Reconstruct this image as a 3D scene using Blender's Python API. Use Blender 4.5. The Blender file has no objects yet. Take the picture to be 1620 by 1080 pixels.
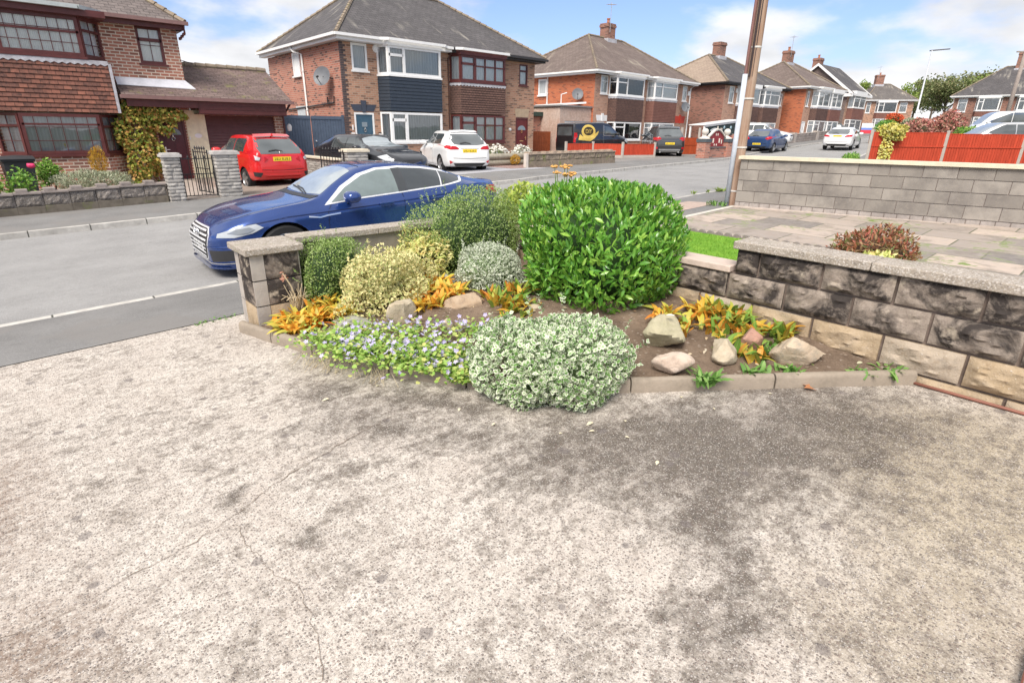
import bpy, math, random
import numpy as np
from math import sin, cos, pi, radians, atan2, hypot, sqrt
from mathutils import Vector, Matrix
from mathutils.bvhtree import BVHTree
from mathutils.geometry import delaunay_2d_cdt
random.seed(7); RNG = np.random.default_rng(7)
S = bpy.context.scene; COL = S.collection
# ------------------------------------------------------------------ camera
# world: x runs along the road (to the right and away), y across the road (away), z up, road surface z = 0 at x = 0
B = radians(48.4); P = radians(20.25); R = radians(-0.64)
U_ = np.array([sin(B), cos(B), 0]); V_ = np.array([-cos(B), sin(B), 0]); Mx = np.array([U_, V_, [0, 0, 1.]])
rt = Mx @ np.array([cos(R), -sin(P)*sin(R), -cos(P)*sin(R)])
up = Mx @ np.array([sin(R), sin(P)*cos(R), cos(P)*cos(R)])
fw = Mx @ np.array([0, cos(P), -sin(P)])
cam = bpy.data.cameras.new('camera'); co = bpy.data.objects.new('camera', cam); COL.objects.link(co)
co.matrix_world = Matrix(((rt[0], up[0], -fw[0], 0), (rt[1], up[1], -fw[1], 0), (rt[2], up[2], -fw[2], 1.87), (0, 0, 0, 1)))
cam.sensor_width = 36; cam.lens = 860/1620*36; cam.shift_x = 6/1620; cam.shift_y = -15/1620
cam.clip_start = .05; cam.clip_end = 2000; S.camera = co
# ------------------------------------------------------------------ light
SUN_AZ, SUN_EL = radians(-118), radians(50)        # azimuth from +y towards +x
S.view_settings.view_transform = 'Standard'; S.view_settings.look = 'None'
S.view_settings.exposure = 1.68; S.view_settings.gamma = 1
sun = bpy.data.lights.new('sun', 'SUN'); sun.energy = 1.6; sun.angle = radians(30); sun.color = (1, .925, .84)
so = bpy.data.objects.new('sun', sun); COL.objects.link(so)
sd = Vector((sin(SUN_AZ)*cos(SUN_EL), cos(SUN_AZ)*cos(SUN_EL), sin(SUN_EL)))
so.rotation_euler = sd.to_track_quat('Z', 'Y').to_euler(); so.location = sd*60
W = bpy.data.worlds.new('World'); S.world = W; W.use_nodes = True
def world():
    nt = W.node_tree; n = nt.nodes; n.clear(); L = nt.links.new
    sky = n.new('ShaderNodeTexSky'); sky.sky_type = 'NISHITA'; sky.sun_disc = False
    sky.sun_elevation = SUN_EL; sky.sun_rotation = SUN_AZ; sky.air_density = 1.15; sky.dust_density = 1.0; sky.ozone_density = 1.6
    tc = n.new('ShaderNodeTexCoord')
    sep = n.new('ShaderNodeSeparateXYZ'); L(tc.outputs['Generated'], sep.inputs[0])
    # flatten the cloud layer towards the horizon
    add = n.new('ShaderNodeMath'); add.operation = 'ADD'; L(sep.outputs['Z'], add.inputs[0]); add.inputs[1].default_value = .30
    div = n.new('ShaderNodeVectorMath'); div.operation = 'DIVIDE'
    cmb = n.new('ShaderNodeCombineXYZ')
    for i in range(3): L(add.outputs[0], cmb.inputs[i])
    L(tc.outputs['Generated'], div.inputs[0]); L(cmb.outputs[0], div.inputs[1])
    mp = n.new('ShaderNodeMapping'); L(div.outputs[0], mp.inputs[0]); mp.inputs['Location'].default_value = (3.15, 1.7, .4)
    ns = n.new('ShaderNodeTexNoise'); ns.inputs['Scale'].default_value = 1.9; ns.inputs['Detail'].default_value = 7; ns.inputs['Roughness'].default_value = .52
    L(mp.outputs[0], ns.inputs['Vector'])
    # cloud banks to the west (-x) and low in the east, open blue overhead in between
    def rng(x, a, b, lo, hi, smooth=True):
        m = n.new('ShaderNodeMapRange'); m.interpolation_type = 'SMOOTHSTEP' if smooth else 'LINEAR'; L(x, m.inputs[0])
        for i, v in enumerate((a, b, lo, hi)): m.inputs[i+1].default_value = v
        return m.outputs[0]
    def add2(x, y):
        m = n.new('ShaderNodeMath'); m.operation = 'ADD'; L(x, m.inputs[0]); L(y, m.inputs[1]); return m.outputs[0]
    west = rng(sep.outputs['X'], .62, .30, 0, .24); east = rng(sep.outputs['X'], .78, .93, 0, .17); high = rng(sep.outputs['Z'], 0, .5, .06, -.46, False)
    over = rng(sep.outputs['Z'], .27, .55, 0, .62); sm = add2(add2(ns.outputs['Fac'], over), add2(west, add2(east, high))); cr_ = rng(sm, .475, .66, .02, .96)
    tint = n.new('ShaderNodeMix'); tint.data_type = 'RGBA'; tint.blend_type = 'MULTIPLY'; tint.inputs[0].default_value = 1; L(sky.outputs[0], tint.inputs[6]); tint.inputs[7].default_value = (.60, .64, .86, 1)
    bg1 = n.new('ShaderNodeBackground'); L(tint.outputs[2], bg1.inputs[0]); bg1.inputs[1].default_value = .068
    ns2 = n.new('ShaderNodeTexNoise'); ns2.inputs['Scale'].default_value = 3.2; ns2.inputs['Detail'].default_value = 6; L(mp.outputs[0], ns2.inputs['Vector'])
    rp = n.new('ShaderNodeMapRange'); L(ns2.outputs['Fac'], rp.inputs[0]); rp.inputs[1].default_value = .3; rp.inputs[2].default_value = .7; rp.inputs[3].default_value = .25; rp.inputs[4].default_value = .36
    bg2 = n.new('ShaderNodeBackground'); bg2.inputs[0].default_value = (.985, .985, 1, 1); L(rp.outputs[0], bg2.inputs[1])
    mix = n.new('ShaderNodeMixShader'); L(cr_, mix.inputs[0]); L(bg1.outputs[0], mix.inputs[1]); L(bg2.outputs[0], mix.inputs[2])
    out = n.new('ShaderNodeOutputWorld'); L(mix.outputs[0], out.inputs[0])
world()
# ------------------------------------------------------------------ helpers
ZP = [(-400, -12.4), (13, .403), (20, .46), (30, .5), (38, .68), (45, .92), (60, 1.4), (90, 2.2), (160, 3.6), (400, 5)]
def zg(u): return float(np.interp(u, [a for a, b in ZP], [b for a, b in ZP]))
class NT:
    """small helper that writes a procedural material"""
    def __init__(s, name):
        s.m = bpy.data.materials.new(name); s.m.use_nodes = True; s.t = s.m.node_tree; s.t.nodes.clear(); s.L = s.t.links.new
        s.out = s.n('OutputMaterial'); s.b = s.n('BsdfPrincipled'); s.L(s.b.outputs[0], s.out.inputs[0])
    def n(s, k, **kw):
        x = s.t.nodes.new('ShaderNode'+k)
        for a, v in kw.items(): setattr(x, a, v)
        return x
    def put(s, sock, v):
        if v is None: return
        if hasattr(v, 'is_output') or isinstance(v, bpy.types.NodeSocket): s.L(v, sock)
        elif isinstance(v, (tuple, list)) and len(v) == 3 and sock.type == 'RGBA': sock.default_value = (*v, 1)
        else: sock.default_value = v
    def tc(s, k='Object'): return s.n('TexCoord').outputs[k]
    def uv(s): return s.n('UVMap').outputs[0]
    def mapv(s, v, scale=(1, 1, 1), loc=(0, 0, 0), rot=(0, 0, 0)):
        m = s.n('Mapping'); s.L(v, m.inputs[0]); m.inputs['Scale'].default_value = scale; m.inputs['Location'].default_value = loc; m.inputs['Rotation'].default_value = rot
        return m.outputs[0]
    def noise(s, v, sc, det=4, ro=.55, dist=0):
        x = s.n('TexNoise'); s.L(v, x.inputs['Vector']); x.inputs['Scale'].default_value = sc; x.inputs['Detail'].default_value = det
        x.inputs['Roughness'].default_value = ro; x.inputs['Distortion'].default_value = dist; return x.outputs['Fac']
    def voro(s, v, sc, out='Distance', feat='F1', rand=1):
        x = s.n('TexVoronoi', feature=feat); s.L(v, x.inputs['Vector']); x.inputs['Scale'].default_value = sc; x.inputs['Randomness'].default_value = rand
        return x.outputs[out]
    def ramp(s, f, a, b, lo=0., hi=1.):
        x = s.n('MapRange'); s.put(x.inputs[0], f); x.inputs[1].default_value = a; x.inputs[2].default_value = b; x.inputs[3].default_value = lo; x.inputs[4].default_value = hi
        return x.outputs[0]
    def math(s, op, a, b=0., c=0.):
        x = s.n('Math', operation=op); s.put(x.inputs[0], a); s.put(x.inputs[1], b); s.put(x.inputs[2], c); return x.outputs[0]
    def mix(s, f, a, b, mode='MIX'):
        x = s.n('Mix', data_type='RGBA', blend_type=mode); s.put(x.inputs[0], f); s.put(x.inputs[6], a); s.put(x.inputs[7], b); return x.outputs[2]
    def cramp(s, f, stops):
        x = s.n('ValToRGB'); s.put(x.inputs[0], f); e = x.color_ramp.elements
        while len(e) < len(stops): e.new(.5)
        for i, (p, c) in enumerate(stops): e[i].position = p; e[i].color = (*c, 1)
        return x.outputs[0]
    def bump(s, h, strength=.3, dist=.01, prev=None):
        x = s.n('Bump'); s.put(x.inputs['Height'], h); x.inputs['Strength'].default_value = strength; x.inputs['Distance'].default_value = dist
        if prev is not None: s.L(prev, x.inputs['Normal'])
        return x.outputs[0]
    def fin(s, color, rough=.6, normal=None, metal=0., spec=.4, **kw):
        b = s.b; s.put(b.inputs['Base Color'], color); s.put(b.inputs['Roughness'], rough); s.put(b.inputs['Metallic'], metal); s.put(b.inputs['Specular IOR Level'], spec)
        if normal is not None: s.L(normal, b.inputs['Normal'])
        for k, v in kw.items(): s.put(b.inputs[k.replace('_', ' ')], v)
        return s.m
MATS = {}
def mat(name, c, rough=.55, metal=0., var=.12, scale=6, spec=.4, **kw):
    """plain paint / plastic / metal with faint mottling"""
    if name in MATS: return MATS[name]
    t = NT(name); v = t.tc(); f = t.noise(v, scale, 5, .6)
    col = t.mix(t.ramp(f, .3, .7), tuple(x*(1-var) for x in c), tuple(min(1, x*(1+var)) for x in c))
    r = t.ramp(t.noise(v, scale*3, 3), .3, .7, max(0, rough-.06), min(1, rough+.06))
    MATS[name] = t.fin(col, r, None, metal, spec, **kw); return MATS[name]
def brick_mat(name, c1, c2, mortar, dark=(.1, .05, .04), darkamt=.25, bw=.225, bh=.075, ms=.010, stain=.25, scale=1.):
    if name in MATS: return MATS[name]
    t = NT(name); v = t.uv()
    br = t.n('TexBrick'); t.L(v, br.inputs['Vector'])
    for k, x in (('Scale', 1/scale), ('Mortar Size', ms), ('Mortar Smooth', .15), ('Bias', 0.), ('Brick Width', bw), ('Row Height', bh)): br.inputs[k].default_value = x
    t.put(br.inputs['Color1'], c1); t.put(br.inputs['Color2'], c2); t.put(br.inputs['Mortar'], mortar)
    # per-brick dark ones: a second brick texture in black/white gives an id
    b2 = t.n('TexBrick'); t.L(v, b2.inputs['Vector'])
    for k, x in (('Scale', 1/scale), ('Mortar Size', 0), ('Bias', 0.), ('Brick Width', bw), ('Row Height', bh)): b2.inputs[k].default_value = x
    t.put(b2.inputs['Color1'], (0, 0, 0)); t.put(b2.inputs['Color2'], (1, 1, 1)); b2.offset = br.offset
    idf = t.ramp(b2.outputs['Color'], 1-darkamt, 1-darkamt+.06)
    inbrick = t.math('SUBTRACT', 1., br.outputs['Fac'])
    col = t.mix(t.math('MULTIPLY', t.math('MULTIPLY', idf, inbrick), .75), br.outputs['Color'], dark)
    n1 = t.noise(v, 1.1, 6, .6); n2 = t.noise(v, 30, 4, .6)
    col = t.mix(t.ramp(n2, .3, .75, 0, .35), col, (.5, .5, .5), 'SOFT_LIGHT')
    col = t.mix(t.ramp(n1, .45, .75, 0, stain), col, (.16, .13, .11))
    h = t.math('ADD', inbrick, t.math('MULTIPLY', n2, .25))
    MATS[name] = t.fin(col, .85, t.bump(h, .5, .008), 0, .25); return MATS[name]
def tile_mat(name, c1, c2, line=(.03, .025, .025), w=.17, h=.1, lichen=None, moss=None, rough=.8, ms=.010):
    if name in MATS: return MATS[name]
    t = NT(name); v = t.uv()
    br = t.n('TexBrick'); t.L(v, br.inputs['Vector'])
    for k, x in (('Scale', 1.), ('Mortar Size', ms), ('Mortar Smooth', .2), ('Brick Width', w), ('Row Height', h)): br.inputs[k].default_value = x
    t.put(br.inputs['Color1'], c1); t.put(br.inputs['Color2'], c2); t.put(br.inputs['Mortar'], line)
    n1 = t.noise(v, .9, 7, .62); n2 = t.noise(v, 14, 4, .6); n3 = t.noise(t.mapv(v, (1, .25, 1)), 1.6, 6, .6)
    col = t.mix(t.ramp(n1, .35, .7, 0, .55), br.outputs['Color'], tuple(x*.5 for x in c1))
    col = t.mix(t.ramp(n2, .35, .75, 0, .35), col, tuple(min(1, x*1.7) for x in c2))
    if lichen: col = t.mix(t.math('MULTIPLY', t.ramp(n3, .55, .70, 0, .8), t.ramp(t.noise(v, .35, 3, .5), .44, .58)), col, lichen)
    if moss: col = t.mix(t.ramp(t.noise(v, 2.2, 6, .7), .56, .7, 0, .7), col, moss)
    sep = t.n('SeparateXYZ'); t.L(v, sep.inputs[0])
    row = t.math('FRACT', t.math('DIVIDE', sep.outputs[1], h))       # each course thickens to its lower edge
    hh = t.math('ADD', t.math('MULTIPLY', t.math('SUBTRACT', 1., row), .8), t.math('MULTIPLY', n2, .4))
    MATS[name] = t.fin(col, rough, t.bump(hh, .7, .018), 0, .3); return MATS[name]
def glass_mat(name, tint=(.95, .97, .97), refl=.10):
    if name in MATS: return MATS[name]
    t = NT(name); tr = t.n('BsdfTransparent'); t.put(tr.inputs[0], tint); g = t.n('BsdfGlossy'); g.inputs['Roughness'].default_value = .015
    fr = t.n('Fresnel'); fr.inputs[0].default_value = 1.5
    f = t.math('MINIMUM', t.math('ADD', fr.outputs[0], refl), 1.)
    nb = t.bump(t.noise(t.tc(), 1.3, 2), .04, .05); t.L(nb, g.inputs['Normal'])
    mx = t.n('MixShader'); t.L(f, mx.inputs[0]); t.L(tr.outputs[0], mx.inputs[1]); t.L(g.outputs[0], mx.inputs[2]); t.L(mx.outputs[0], t.out.inputs[0])
    MATS[name] = t.m; return t.m
def curtain_mat(name, c, freq=24, dark=.6):
    if name in MATS: return MATS[name]
    t = NT(name); v = t.uv(); w = t.n('TexWave', wave_type='BANDS', bands_direction='X'); t.L(v, w.inputs[0]); w.inputs['Scale'].default_value = freq/6.28*1.6
    w.inputs['Distortion'].default_value = 2.2; w.inputs['Detail'].default_value = 2; w.inputs['Detail Scale'].default_value = .7
    MATS[name] = t.fin(t.mix(w.outputs['Fac'], tuple(x*dark for x in c), c), .9, t.bump(w.outputs['Fac'], .5, .02), 0, .1); return MATS[name]

class MB:
    """collects geometry and links it as ONE mesh object; uv in metres"""
    def __init__(s): s.v = []; s.f = []; s.m = []; s.cur = 0
    def poly(s, pts, m=None):
        i = len(s.v); s.v += [tuple(p) for p in pts]; s.f.append(tuple(range(i, i+len(pts)))); s.m.append(s.cur if m is None else m)
    def raw(s, vs, fs, m=None):
        i = len(s.v); s.v += [tuple(p) for p in vs]; s.f += [tuple(a+i for a in f) for f in fs]; s.m += [s.cur if m is None else m]*len(fs)
    def box(s, x0, x1, y0, y1, z0, z1, m=None):
        p = [(x, y, z) for z in (z0, z1) for y in (y0, y1) for x in (x0, x1)]
        s.raw(p, [(0, 2, 3, 1), (4, 5, 7, 6), (0, 1, 5, 4), (2, 6, 7, 3), (0, 4, 6, 2), (1, 3, 7, 5)], m)
    def bar(s, a, b, w, h, upv=(0, 0, 1), m=None):
        a = Vector(a); b = Vector(b); d = (b-a).normalized(); u = Vector(upv); sd = d.cross(u)
        if sd.length < 1e-5: sd = Vector((1, 0, 0))
        sd.normalize(); u = sd.cross(d)
        q = [(-1, -1), (1, -1), (1, 1), (-1, 1)]
        vs = [e+sd*(i*w/2)+u*(j*h/2) for e in (a, b) for i, j in q]
        s.raw(vs, [(3, 2, 1, 0), (4, 5, 6, 7), (0, 1, 5, 4), (1, 2, 6, 5), (2, 3, 7, 6), (3, 0, 4, 7)], m)
    def prism(s, pts, vec, m=None):
        """closed outline (3d points) pushed along vec"""
        n = len(pts); vec = Vector(vec); a = [Vector(p) for p in pts]; b = [p+vec for p in a]
        s.raw(a+b, [tuple(range(n))[::-1], tuple(range(n, 2*n))]+[(i, (i+1) % n, n+(i+1) % n, n+i) for i in range(n)], m)
    def tube(s, pts, r, n=8, m=None, cap=True):
        pts = [Vector(p) for p in pts]; rr = r if isinstance(r, (list, tuple)) else [r]*len(pts); vs = []; fs = []
        ref = Vector((0, 0, 1))
        for i, p in enumerate(pts):
            d = (pts[min(i+1, len(pts)-1)]-pts[max(i-1, 0)]).normalized(); a = d.cross(ref if abs(d.z) < .95 else Vector((1, 0, 0))).normalized(); b = d.cross(a)
            vs += [p+a*(cos(2*pi*k/n)*rr[i])+b*(sin(2*pi*k/n)*rr[i]) for k in range(n)]
        for i in range(len(pts)-1):
            for k in range(n): fs.append((i*n+k, i*n+(k+1) % n, (i+1)*n+(k+1) % n, (i+1)*n+k))
        if cap: fs.append(tuple(range(n))[::-1]); fs.append(tuple(range((len(pts)-1)*n, len(pts)*n)))
        s.raw(vs, fs, m)
    def lathe(s, prof, n=20, c=(0, 0, 0), axis='z', m=None, cap=False):
        vs = []; fs = []
        for r, h in prof:
            for k in range(n):
                a = 2*pi*k/n; x, y = r*cos(a), r*sin(a)
                vs.append((c[0]+x, c[1]+y, c[2]+h) if axis == 'z' else (c[0]+x, c[1]+h, c[2]+y) if axis == 'y' else (c[0]+h, c[1]+x, c[2]+y))
        for i in range(len(prof)-1):
            for k in range(n): fs.append((i*n+k, i*n+(k+1) % n, (i+1)*n+(k+1) % n, (i+1)*n+k))
        if cap: fs.append(tuple(range(n))[::-1]); fs.append(tuple(range((len(prof)-1)*n, len(prof)*n)))
        s.raw(vs, fs, m)
    def grid(s, fn, nu, nv, m=None):
        vs = [fn(i/nu, j/nv) for j in range(nv+1) for i in range(nu+1)]
        s.raw(vs, [(j*(nu+1)+i, j*(nu+1)+i+1, (j+1)*(nu+1)+i+1, (j+1)*(nu+1)+i) for j in range(nv) for i in range(nu)], m)
    def holes(s, x0, x1, z0, z1, y, hs, depth=.12, m=None):
        """upright sheet at y facing -y with rectangular openings and their reveals"""
        hs = [(max(a, x0), min(b, x1), max(c, z0), min(d, z1)) for a, b, c, d in hs]
        xs = sorted({x0, x1, *[h[0] for h in hs], *[h[1] for h in hs]}); zs = sorted({z0, z1, *[h[2] for h in hs], *[h[3] for h in hs]})
        for i in range(len(xs)-1):
            for j in range(len(zs)-1):
                cx, cz = (xs[i]+xs[i+1])/2, (zs[j]+zs[j+1])/2
                if any(h[0] < cx < h[1] and h[2] < cz < h[3] for h in hs): continue
                s.poly([(xs[i], y, zs[j]), (xs[i+1], y, zs[j]), (xs[i+1], y, zs[j+1]), (xs[i], y, zs[j+1])], m)
        for a, b, c, d in hs:
            e = y+depth
            s.poly([(a, y, c), (a, y, d), (a, e, d), (a, e, c)], m); s.poly([(b, y, d), (b, y, c), (b, e, c), (b, e, d)], m)
            s.poly([(a, y, d), (b, y, d), (b, e, d), (a, e, d)], m); s.poly([(b, y, c), (a, y, c), (a, e, c), (b, e, c)], m)
    def build(s, name, mats, parent=None, smooth=False, bevel=0., off=None, loc=None, sharp=None):
        mats = mats if isinstance(mats, (list, tuple)) else [mats]
        o3 = np.array(off if off is not None else (PO.get(parent.name, (0, 0, 0)) if parent else (loc or (0, 0, 0))), float)
        me = bpy.data.meshes.new(name); va = np.array(s.v, float)-o3
        me.from_pydata(va.tolist(), [], s.f)
        for m in mats: me.materials.append(m)
        me.polygons.foreach_set('material_index', s.m)
        if smooth: me.polygons.foreach_set('use_smooth', [True]*len(s.f))
        box_uv(me)
        if smooth and sharp: me.set_sharp_from_angle(angle=radians(sharp))
        me.update()
        o = bpy.data.objects.new(name, me); COL.objects.link(o)
        if parent: o.parent = parent; PO[o.name] = tuple(o3)
        elif loc: o.location = loc; PO[o.name] = tuple(o3)
        if bevel:
            b = o.modifiers.new('b', 'BEVEL'); b.width = bevel; b.segments = 2; b.limit_method = 'ANGLE'; b.angle_limit = radians(40)
        return o
PO = {}
def box_uv(me):
    n = len(me.polygons); lv = np.empty(len(me.loops), int); me.loops.foreach_get('vertex_index', lv)
    nv = np.empty(len(me.vertices)*3); me.vertices.foreach_get('co', nv); nv = nv.reshape(-1, 3)
    nr = np.empty(n*3); me.polygons.foreach_get('normal', nr); nr = nr.reshape(-1, 3)
    tot = np.empty(n, int); me.polygons.foreach_get('loop_total', tot); pn = np.repeat(nr, tot, axis=0); p = nv[lv]
    h = np.hypot(pn[:, 0], pn[:, 1]); flat = h < .25; hs = np.where(h < 1e-6, 1, h)
    t = np.stack([-pn[:, 1]/hs, pn[:, 0]/hs, 0*h], 1); b = np.cross(pn, t)
    u = np.where(flat, p[:, 0], (p*t).sum(1)); v = np.where(flat, p[:, 1], (p*b).sum(1))
    uvl = me.uv_layers.new(name='UVMap'); uvl.data.foreach_set('uv', np.stack([u, v], 1).ravel())
def tag(o, label=None, cat=None, group=None, kind=None):
    for k, v in (('label', label), ('category', cat), ('group', group), ('kind', kind)):
        if v: o[k] = v
    return o
def thing(name, label, cat, loc, rotz=0., mo=(0, 0, 0), group=None, pitch=0.):
    o = bpy.data.objects.new(name, None); COL.objects.link(o); o.location = loc; o.rotation_euler = (0, pitch, rotz); o.empty_display_size = .1
    PO[o.name] = tuple(mo); return tag(o, label, cat, group)
def copy_tree(o, parent=None):
    c = o.copy(); COL.objects.link(c); c.parent = parent; PO[c.name] = PO.get(o.name, (0, 0, 0))
    for ch in list(o.children): copy_tree(ch, c)
    return c
def text(name, s, size, m, parent, pos, rot, off=None, ext=.001):
    cu = bpy.data.curves.new(name, 'FONT'); cu.body = s; cu.size = size; cu.align_x = 'CENTER'; cu.align_y = 'CENTER'; cu.extrude = ext
    tmp = bpy.data.objects.new(name, cu); COL.objects.link(tmp)
    me = bpy.data.meshes.new_from_object(tmp.evaluated_get(bpy.context.evaluated_depsgraph_get())); bpy.data.objects.remove(tmp)
    me.materials.clear(); me.materials.append(m); o = bpy.data.objects.new(name, me); COL.objects.link(o); o.parent = parent
    o3 = Vector(off if off is not None else PO.get(parent.name, (0, 0, 0))); o.location = Vector(pos)-o3; o.rotation_euler = rot; return o
# ------------------------------------------------------------------ ground
VN = [(-400, 7.1), (-2, 7.1), (14.6, 7.5), (28, 9.6), (42, 12.4), (60, 14.6), (90, 19), (160, 32), (400, 80)]
VF = [(-400, 12.7), (12, 12.95), (17, 13.6), (28, 15.2), (38, 17.5), (50, 18.9), (70, 20.6), (90, 24), (160, 38), (400, 86)]
def vn(u): return float(np.interp(u, [a for a, b in VN], [b for a, b in VN]))
def vf(u): return float(np.interp(u, [a for a, b in VF], [b for a, b in VF]))
XS = sorted(set(list(range(-120, 30, 3))+list(range(30, 120, 4))+[13, 20, 38, 45, 60, 90]))
def stone_noise(t, v):
    return t.noise(v, 1.2, 6, .6), t.noise(v, 9, 5, .6), t.noise(v, 60, 4, .65)
def tarmac_mat(name, c, var=.3, agg=260, patch=None, rough=.9):
    t = NT(name); v = t.tc(); n1, n2, n3 = stone_noise(t, v)
    sp = t.voro(v, agg, 'Color'); sx = t.n('SeparateColor'); t.L(sp, sx.inputs[0])
    col = t.mix(t.ramp(n1, .3, .7), tuple(x*(1-var) for x in c), tuple(x*(1+var) for x in c))
    col = t.mix(t.ramp(sx.outputs[0], .55, 1., 0, .55), col, tuple(min(1, x*2.0) for x in c))
    col = t.mix(t.ramp(n2, .55, .75, 0, .3), col, tuple(x*.55 for x in c))
    st = t.noise(t.mapv(v, (.12, 1.3, 1)), 1.4, 6, .6)                      # wheel tracks along the road
    col = t.mix(t.ramp(st, .45, .7, 0, .35), col, tuple(min(1, x*1.35) for x in c))
    if patch: col = t.mix(t.ramp(t.noise(v, .5, 3, .5), .52, .54, 0, .6), col, patch)
    h = t.math('ADD', sx.outputs[0], n3)
    return t.fin(col, rough, t.bump(h, .35, .006), 0, .25)
def drive_mat():
    t = NT('weathered concrete'); v = t.tc()
    big = t.noise(v, .9, 6, .62, .4); mid = t.noise(v, 3.2, 7, .66, .6); fine = t.noise(v, 26, 6, .7); grit = t.noise(v, 120, 3, .7)
    light = t.mix(t.ramp(mid, .3, .7), (.51, .455, .40), (.68, .63, .565))
    beige = t.mix(t.ramp(mid, .3, .7), (.36, .305, .225), (.50, .435, .335))
    def blob(cx, cy, rx, ry, rot=0., soft=.55):
        m = t.n('Mapping', vector_type='TEXTURE'); t.L(v, m.inputs[0]); m.inputs['Location'].default_value = (cx, cy, .17); m.inputs['Scale'].default_value = (rx, ry, 50); m.inputs['Rotation'].default_value = (0, 0, rot)
        l = t.n('VectorMath', operation='LENGTH'); t.L(m.outputs[0], l.inputs[0]); return t.ramp(l.outputs['Value'], 1., 1-soft, 0, 1)
    # stains that lie on the slab: along the bed, a broad mossy area over the right half with long darker tongues, a brown patch at the left edge
    wn = t.n('TexNoise'); t.L(v, wn.inputs['Vector']); wn.inputs['Scale'].default_value = 2.6; wn.inputs['Detail'].default_value = 7; wn.inputs['Roughness'].default_value = .68
    wv = t.n('VectorMath', operation='MULTIPLY_ADD'); t.L(wn.outputs['Color'], wv.inputs[0]); wv.inputs[1].default_value = (.75, .75, 0); wv.inputs[2].default_value = (-.375, -.375, 0)
    wa = t.n('VectorMath', operation='ADD'); t.L(wv.outputs[0], wa.inputs[0]); t.L(v, wa.inputs[1]); v0 = v; v = wa.outputs[0]
    dark = None
    for b, a in (((1.75, 2.75, 1.25, .30, -.95, .9), .85), ((1.3, 2.85, 1.15, .75, -.85, .9), .56), ((2.15, 1.65, 1.0, .65, -.3, .8), .85), ((2.9, 1.15, 2.2, 1.15, -.35, .8), .86), ((1.75, 2.3, 1.2, .7, -.9, .9), .48), ((2.75, 1.25, 1.3, .6, -.38, .8), .9), ((2.15, .95, 1.1, .36, .62, .8), .80), ((1.55, .62, .75, .24, .5, .9), .75),
                 ((3.4, .72, .75, .28, -.5, .9), .72), ((1.35, 3.35, .6, .35, -1.1, .9), .5), ((1.15, 2.75, .9, .35, -.2, .9), .34), ((2.85, .35, .8, .22, .2, .9), .5), ((.62, 2.05, .16, .12, .3, .6), .5), ((.50, 2.62, .20, .10, .2, .6), .6), ((.75, 1.75, .12, .10, 0, .6), .45), ((.35, 3.7, .6, .25, -.9, .9), .30)):
        x = t.math('MULTIPLY', blob(*b), a); dark = x if dark is None else t.math('MAXIMUM', dark, x)
    v = v0
    m2 = t.noise(v, 11, 8, .72, .3); st = t.noise(t.mapv(v, (1., 3.2, 1), (0, 0, 0), (0, 0, .9)), 3.4, 7, .7)
    f = t.math('ADD', t.math('MULTIPLY', t.math('SUBTRACT', mid, .5), 1.5), t.math('MULTIPLY', t.math('SUBTRACT', big, .5), 1.3)); f = t.math('ADD', f, t.math('MULTIPLY', t.math('SUBTRACT', st, .5), 1.5))
    mm = t.math('ADD', t.math('MULTIPLY', t.math('SUBTRACT', m2, .5), 2.1), t.math('ADD', t.math('MULTIPLY', f, .62), t.math('MULTIPLY', t.math('SUBTRACT', fine, .5), 1.5)))
    dk = t.ramp(t.math('ADD', t.math('ADD', t.math('MULTIPLY', dark, 1.0), t.math('MULTIPLY', f, .62)), t.math('ADD', t.math('MULTIPLY', t.math('SUBTRACT', fine, .5), .9), t.math('MULTIPLY', t.math('SUBTRACT', m2, .5), 1.0))), .14, .78)
    col = t.mix(t.ramp(t.math('ADD', t.math('MULTIPLY', blob(3.3, .2, 1.9, 1.2, 0, .9), .9), t.math('MULTIPLY', t.math('SUBTRACT', big, .5), 1.5)), .15, .7), light, beige)
    col = t.mix(t.math('MULTIPLY', t.ramp(mm, -.14, .42), .70), col, (.18, .150, .122))
    col = t.mix(t.math('MULTIPLY', dk, .9), col, t.mix(t.ramp(fine, .35, .65), (.046, .039, .031), (.140, .118, .095)))
    gr2 = t.noise(v, 62, 4, .75); gr3 = t.noise(v, 150, 3, .7)
    gk = t.math('MULTIPLY', t.ramp(t.math('ADD', gr2, t.math('MULTIPLY', t.math('SUBTRACT', gr3, .5), .7)), .50, .63), t.math('MULTIPLY', t.ramp(dk, 0, 1, .50, .42), t.ramp(t.noise(v, 1.7, 5, .6), .35, .65, .35, 1.))); col = t.mix(gk, col, (.115, .090, .072))
    # brownish exposed pebbles at the left edge
    br = t.math('MULTIPLY', t.math('MAXIMUM', blob(-.45, 3.3, .35, 1.0, 0, .9), blob(-.35, 2.15, .42, .6, .4, .9)), t.ramp(fine, .3, .6))
    col = t.mix(t.math('MULTIPLY', br, .75), col, (.22, .15, .11))
    # aggregate: rounded pebbles, some dark, some pale
    pc = t.voro(v, 95, 'Color'); ps = t.n('SeparateColor'); t.L(pc, ps.inputs[0]); pd = t.voro(v, 95, 'Distance')
    isp = t.math('MULTIPLY', t.ramp(pd, .46, .34), t.ramp(ps.outputs[0], .50, .56))
    pcol = t.cramp(ps.outputs[1], [(0., (.10, .085, .08)), (.35, (.30, .22, .19)), (.62, (.20, .18, .165)), (.85, (.62, .57, .53))])
    col = t.mix(t.math('MULTIPLY', isp, .72), col, pcol)
    pc2 = t.voro(v, 210, 'Color'); p2 = t.n('SeparateColor'); t.L(pc2, p2.inputs[0])
    col = t.mix(t.ramp(p2.outputs[0], .6, 1., 0, .5), col, (.13, .105, .095)); col = t.mix(t.ramp(p2.outputs[1], .80, 1., 0, .45), col, (.70, .65, .60))
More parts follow.
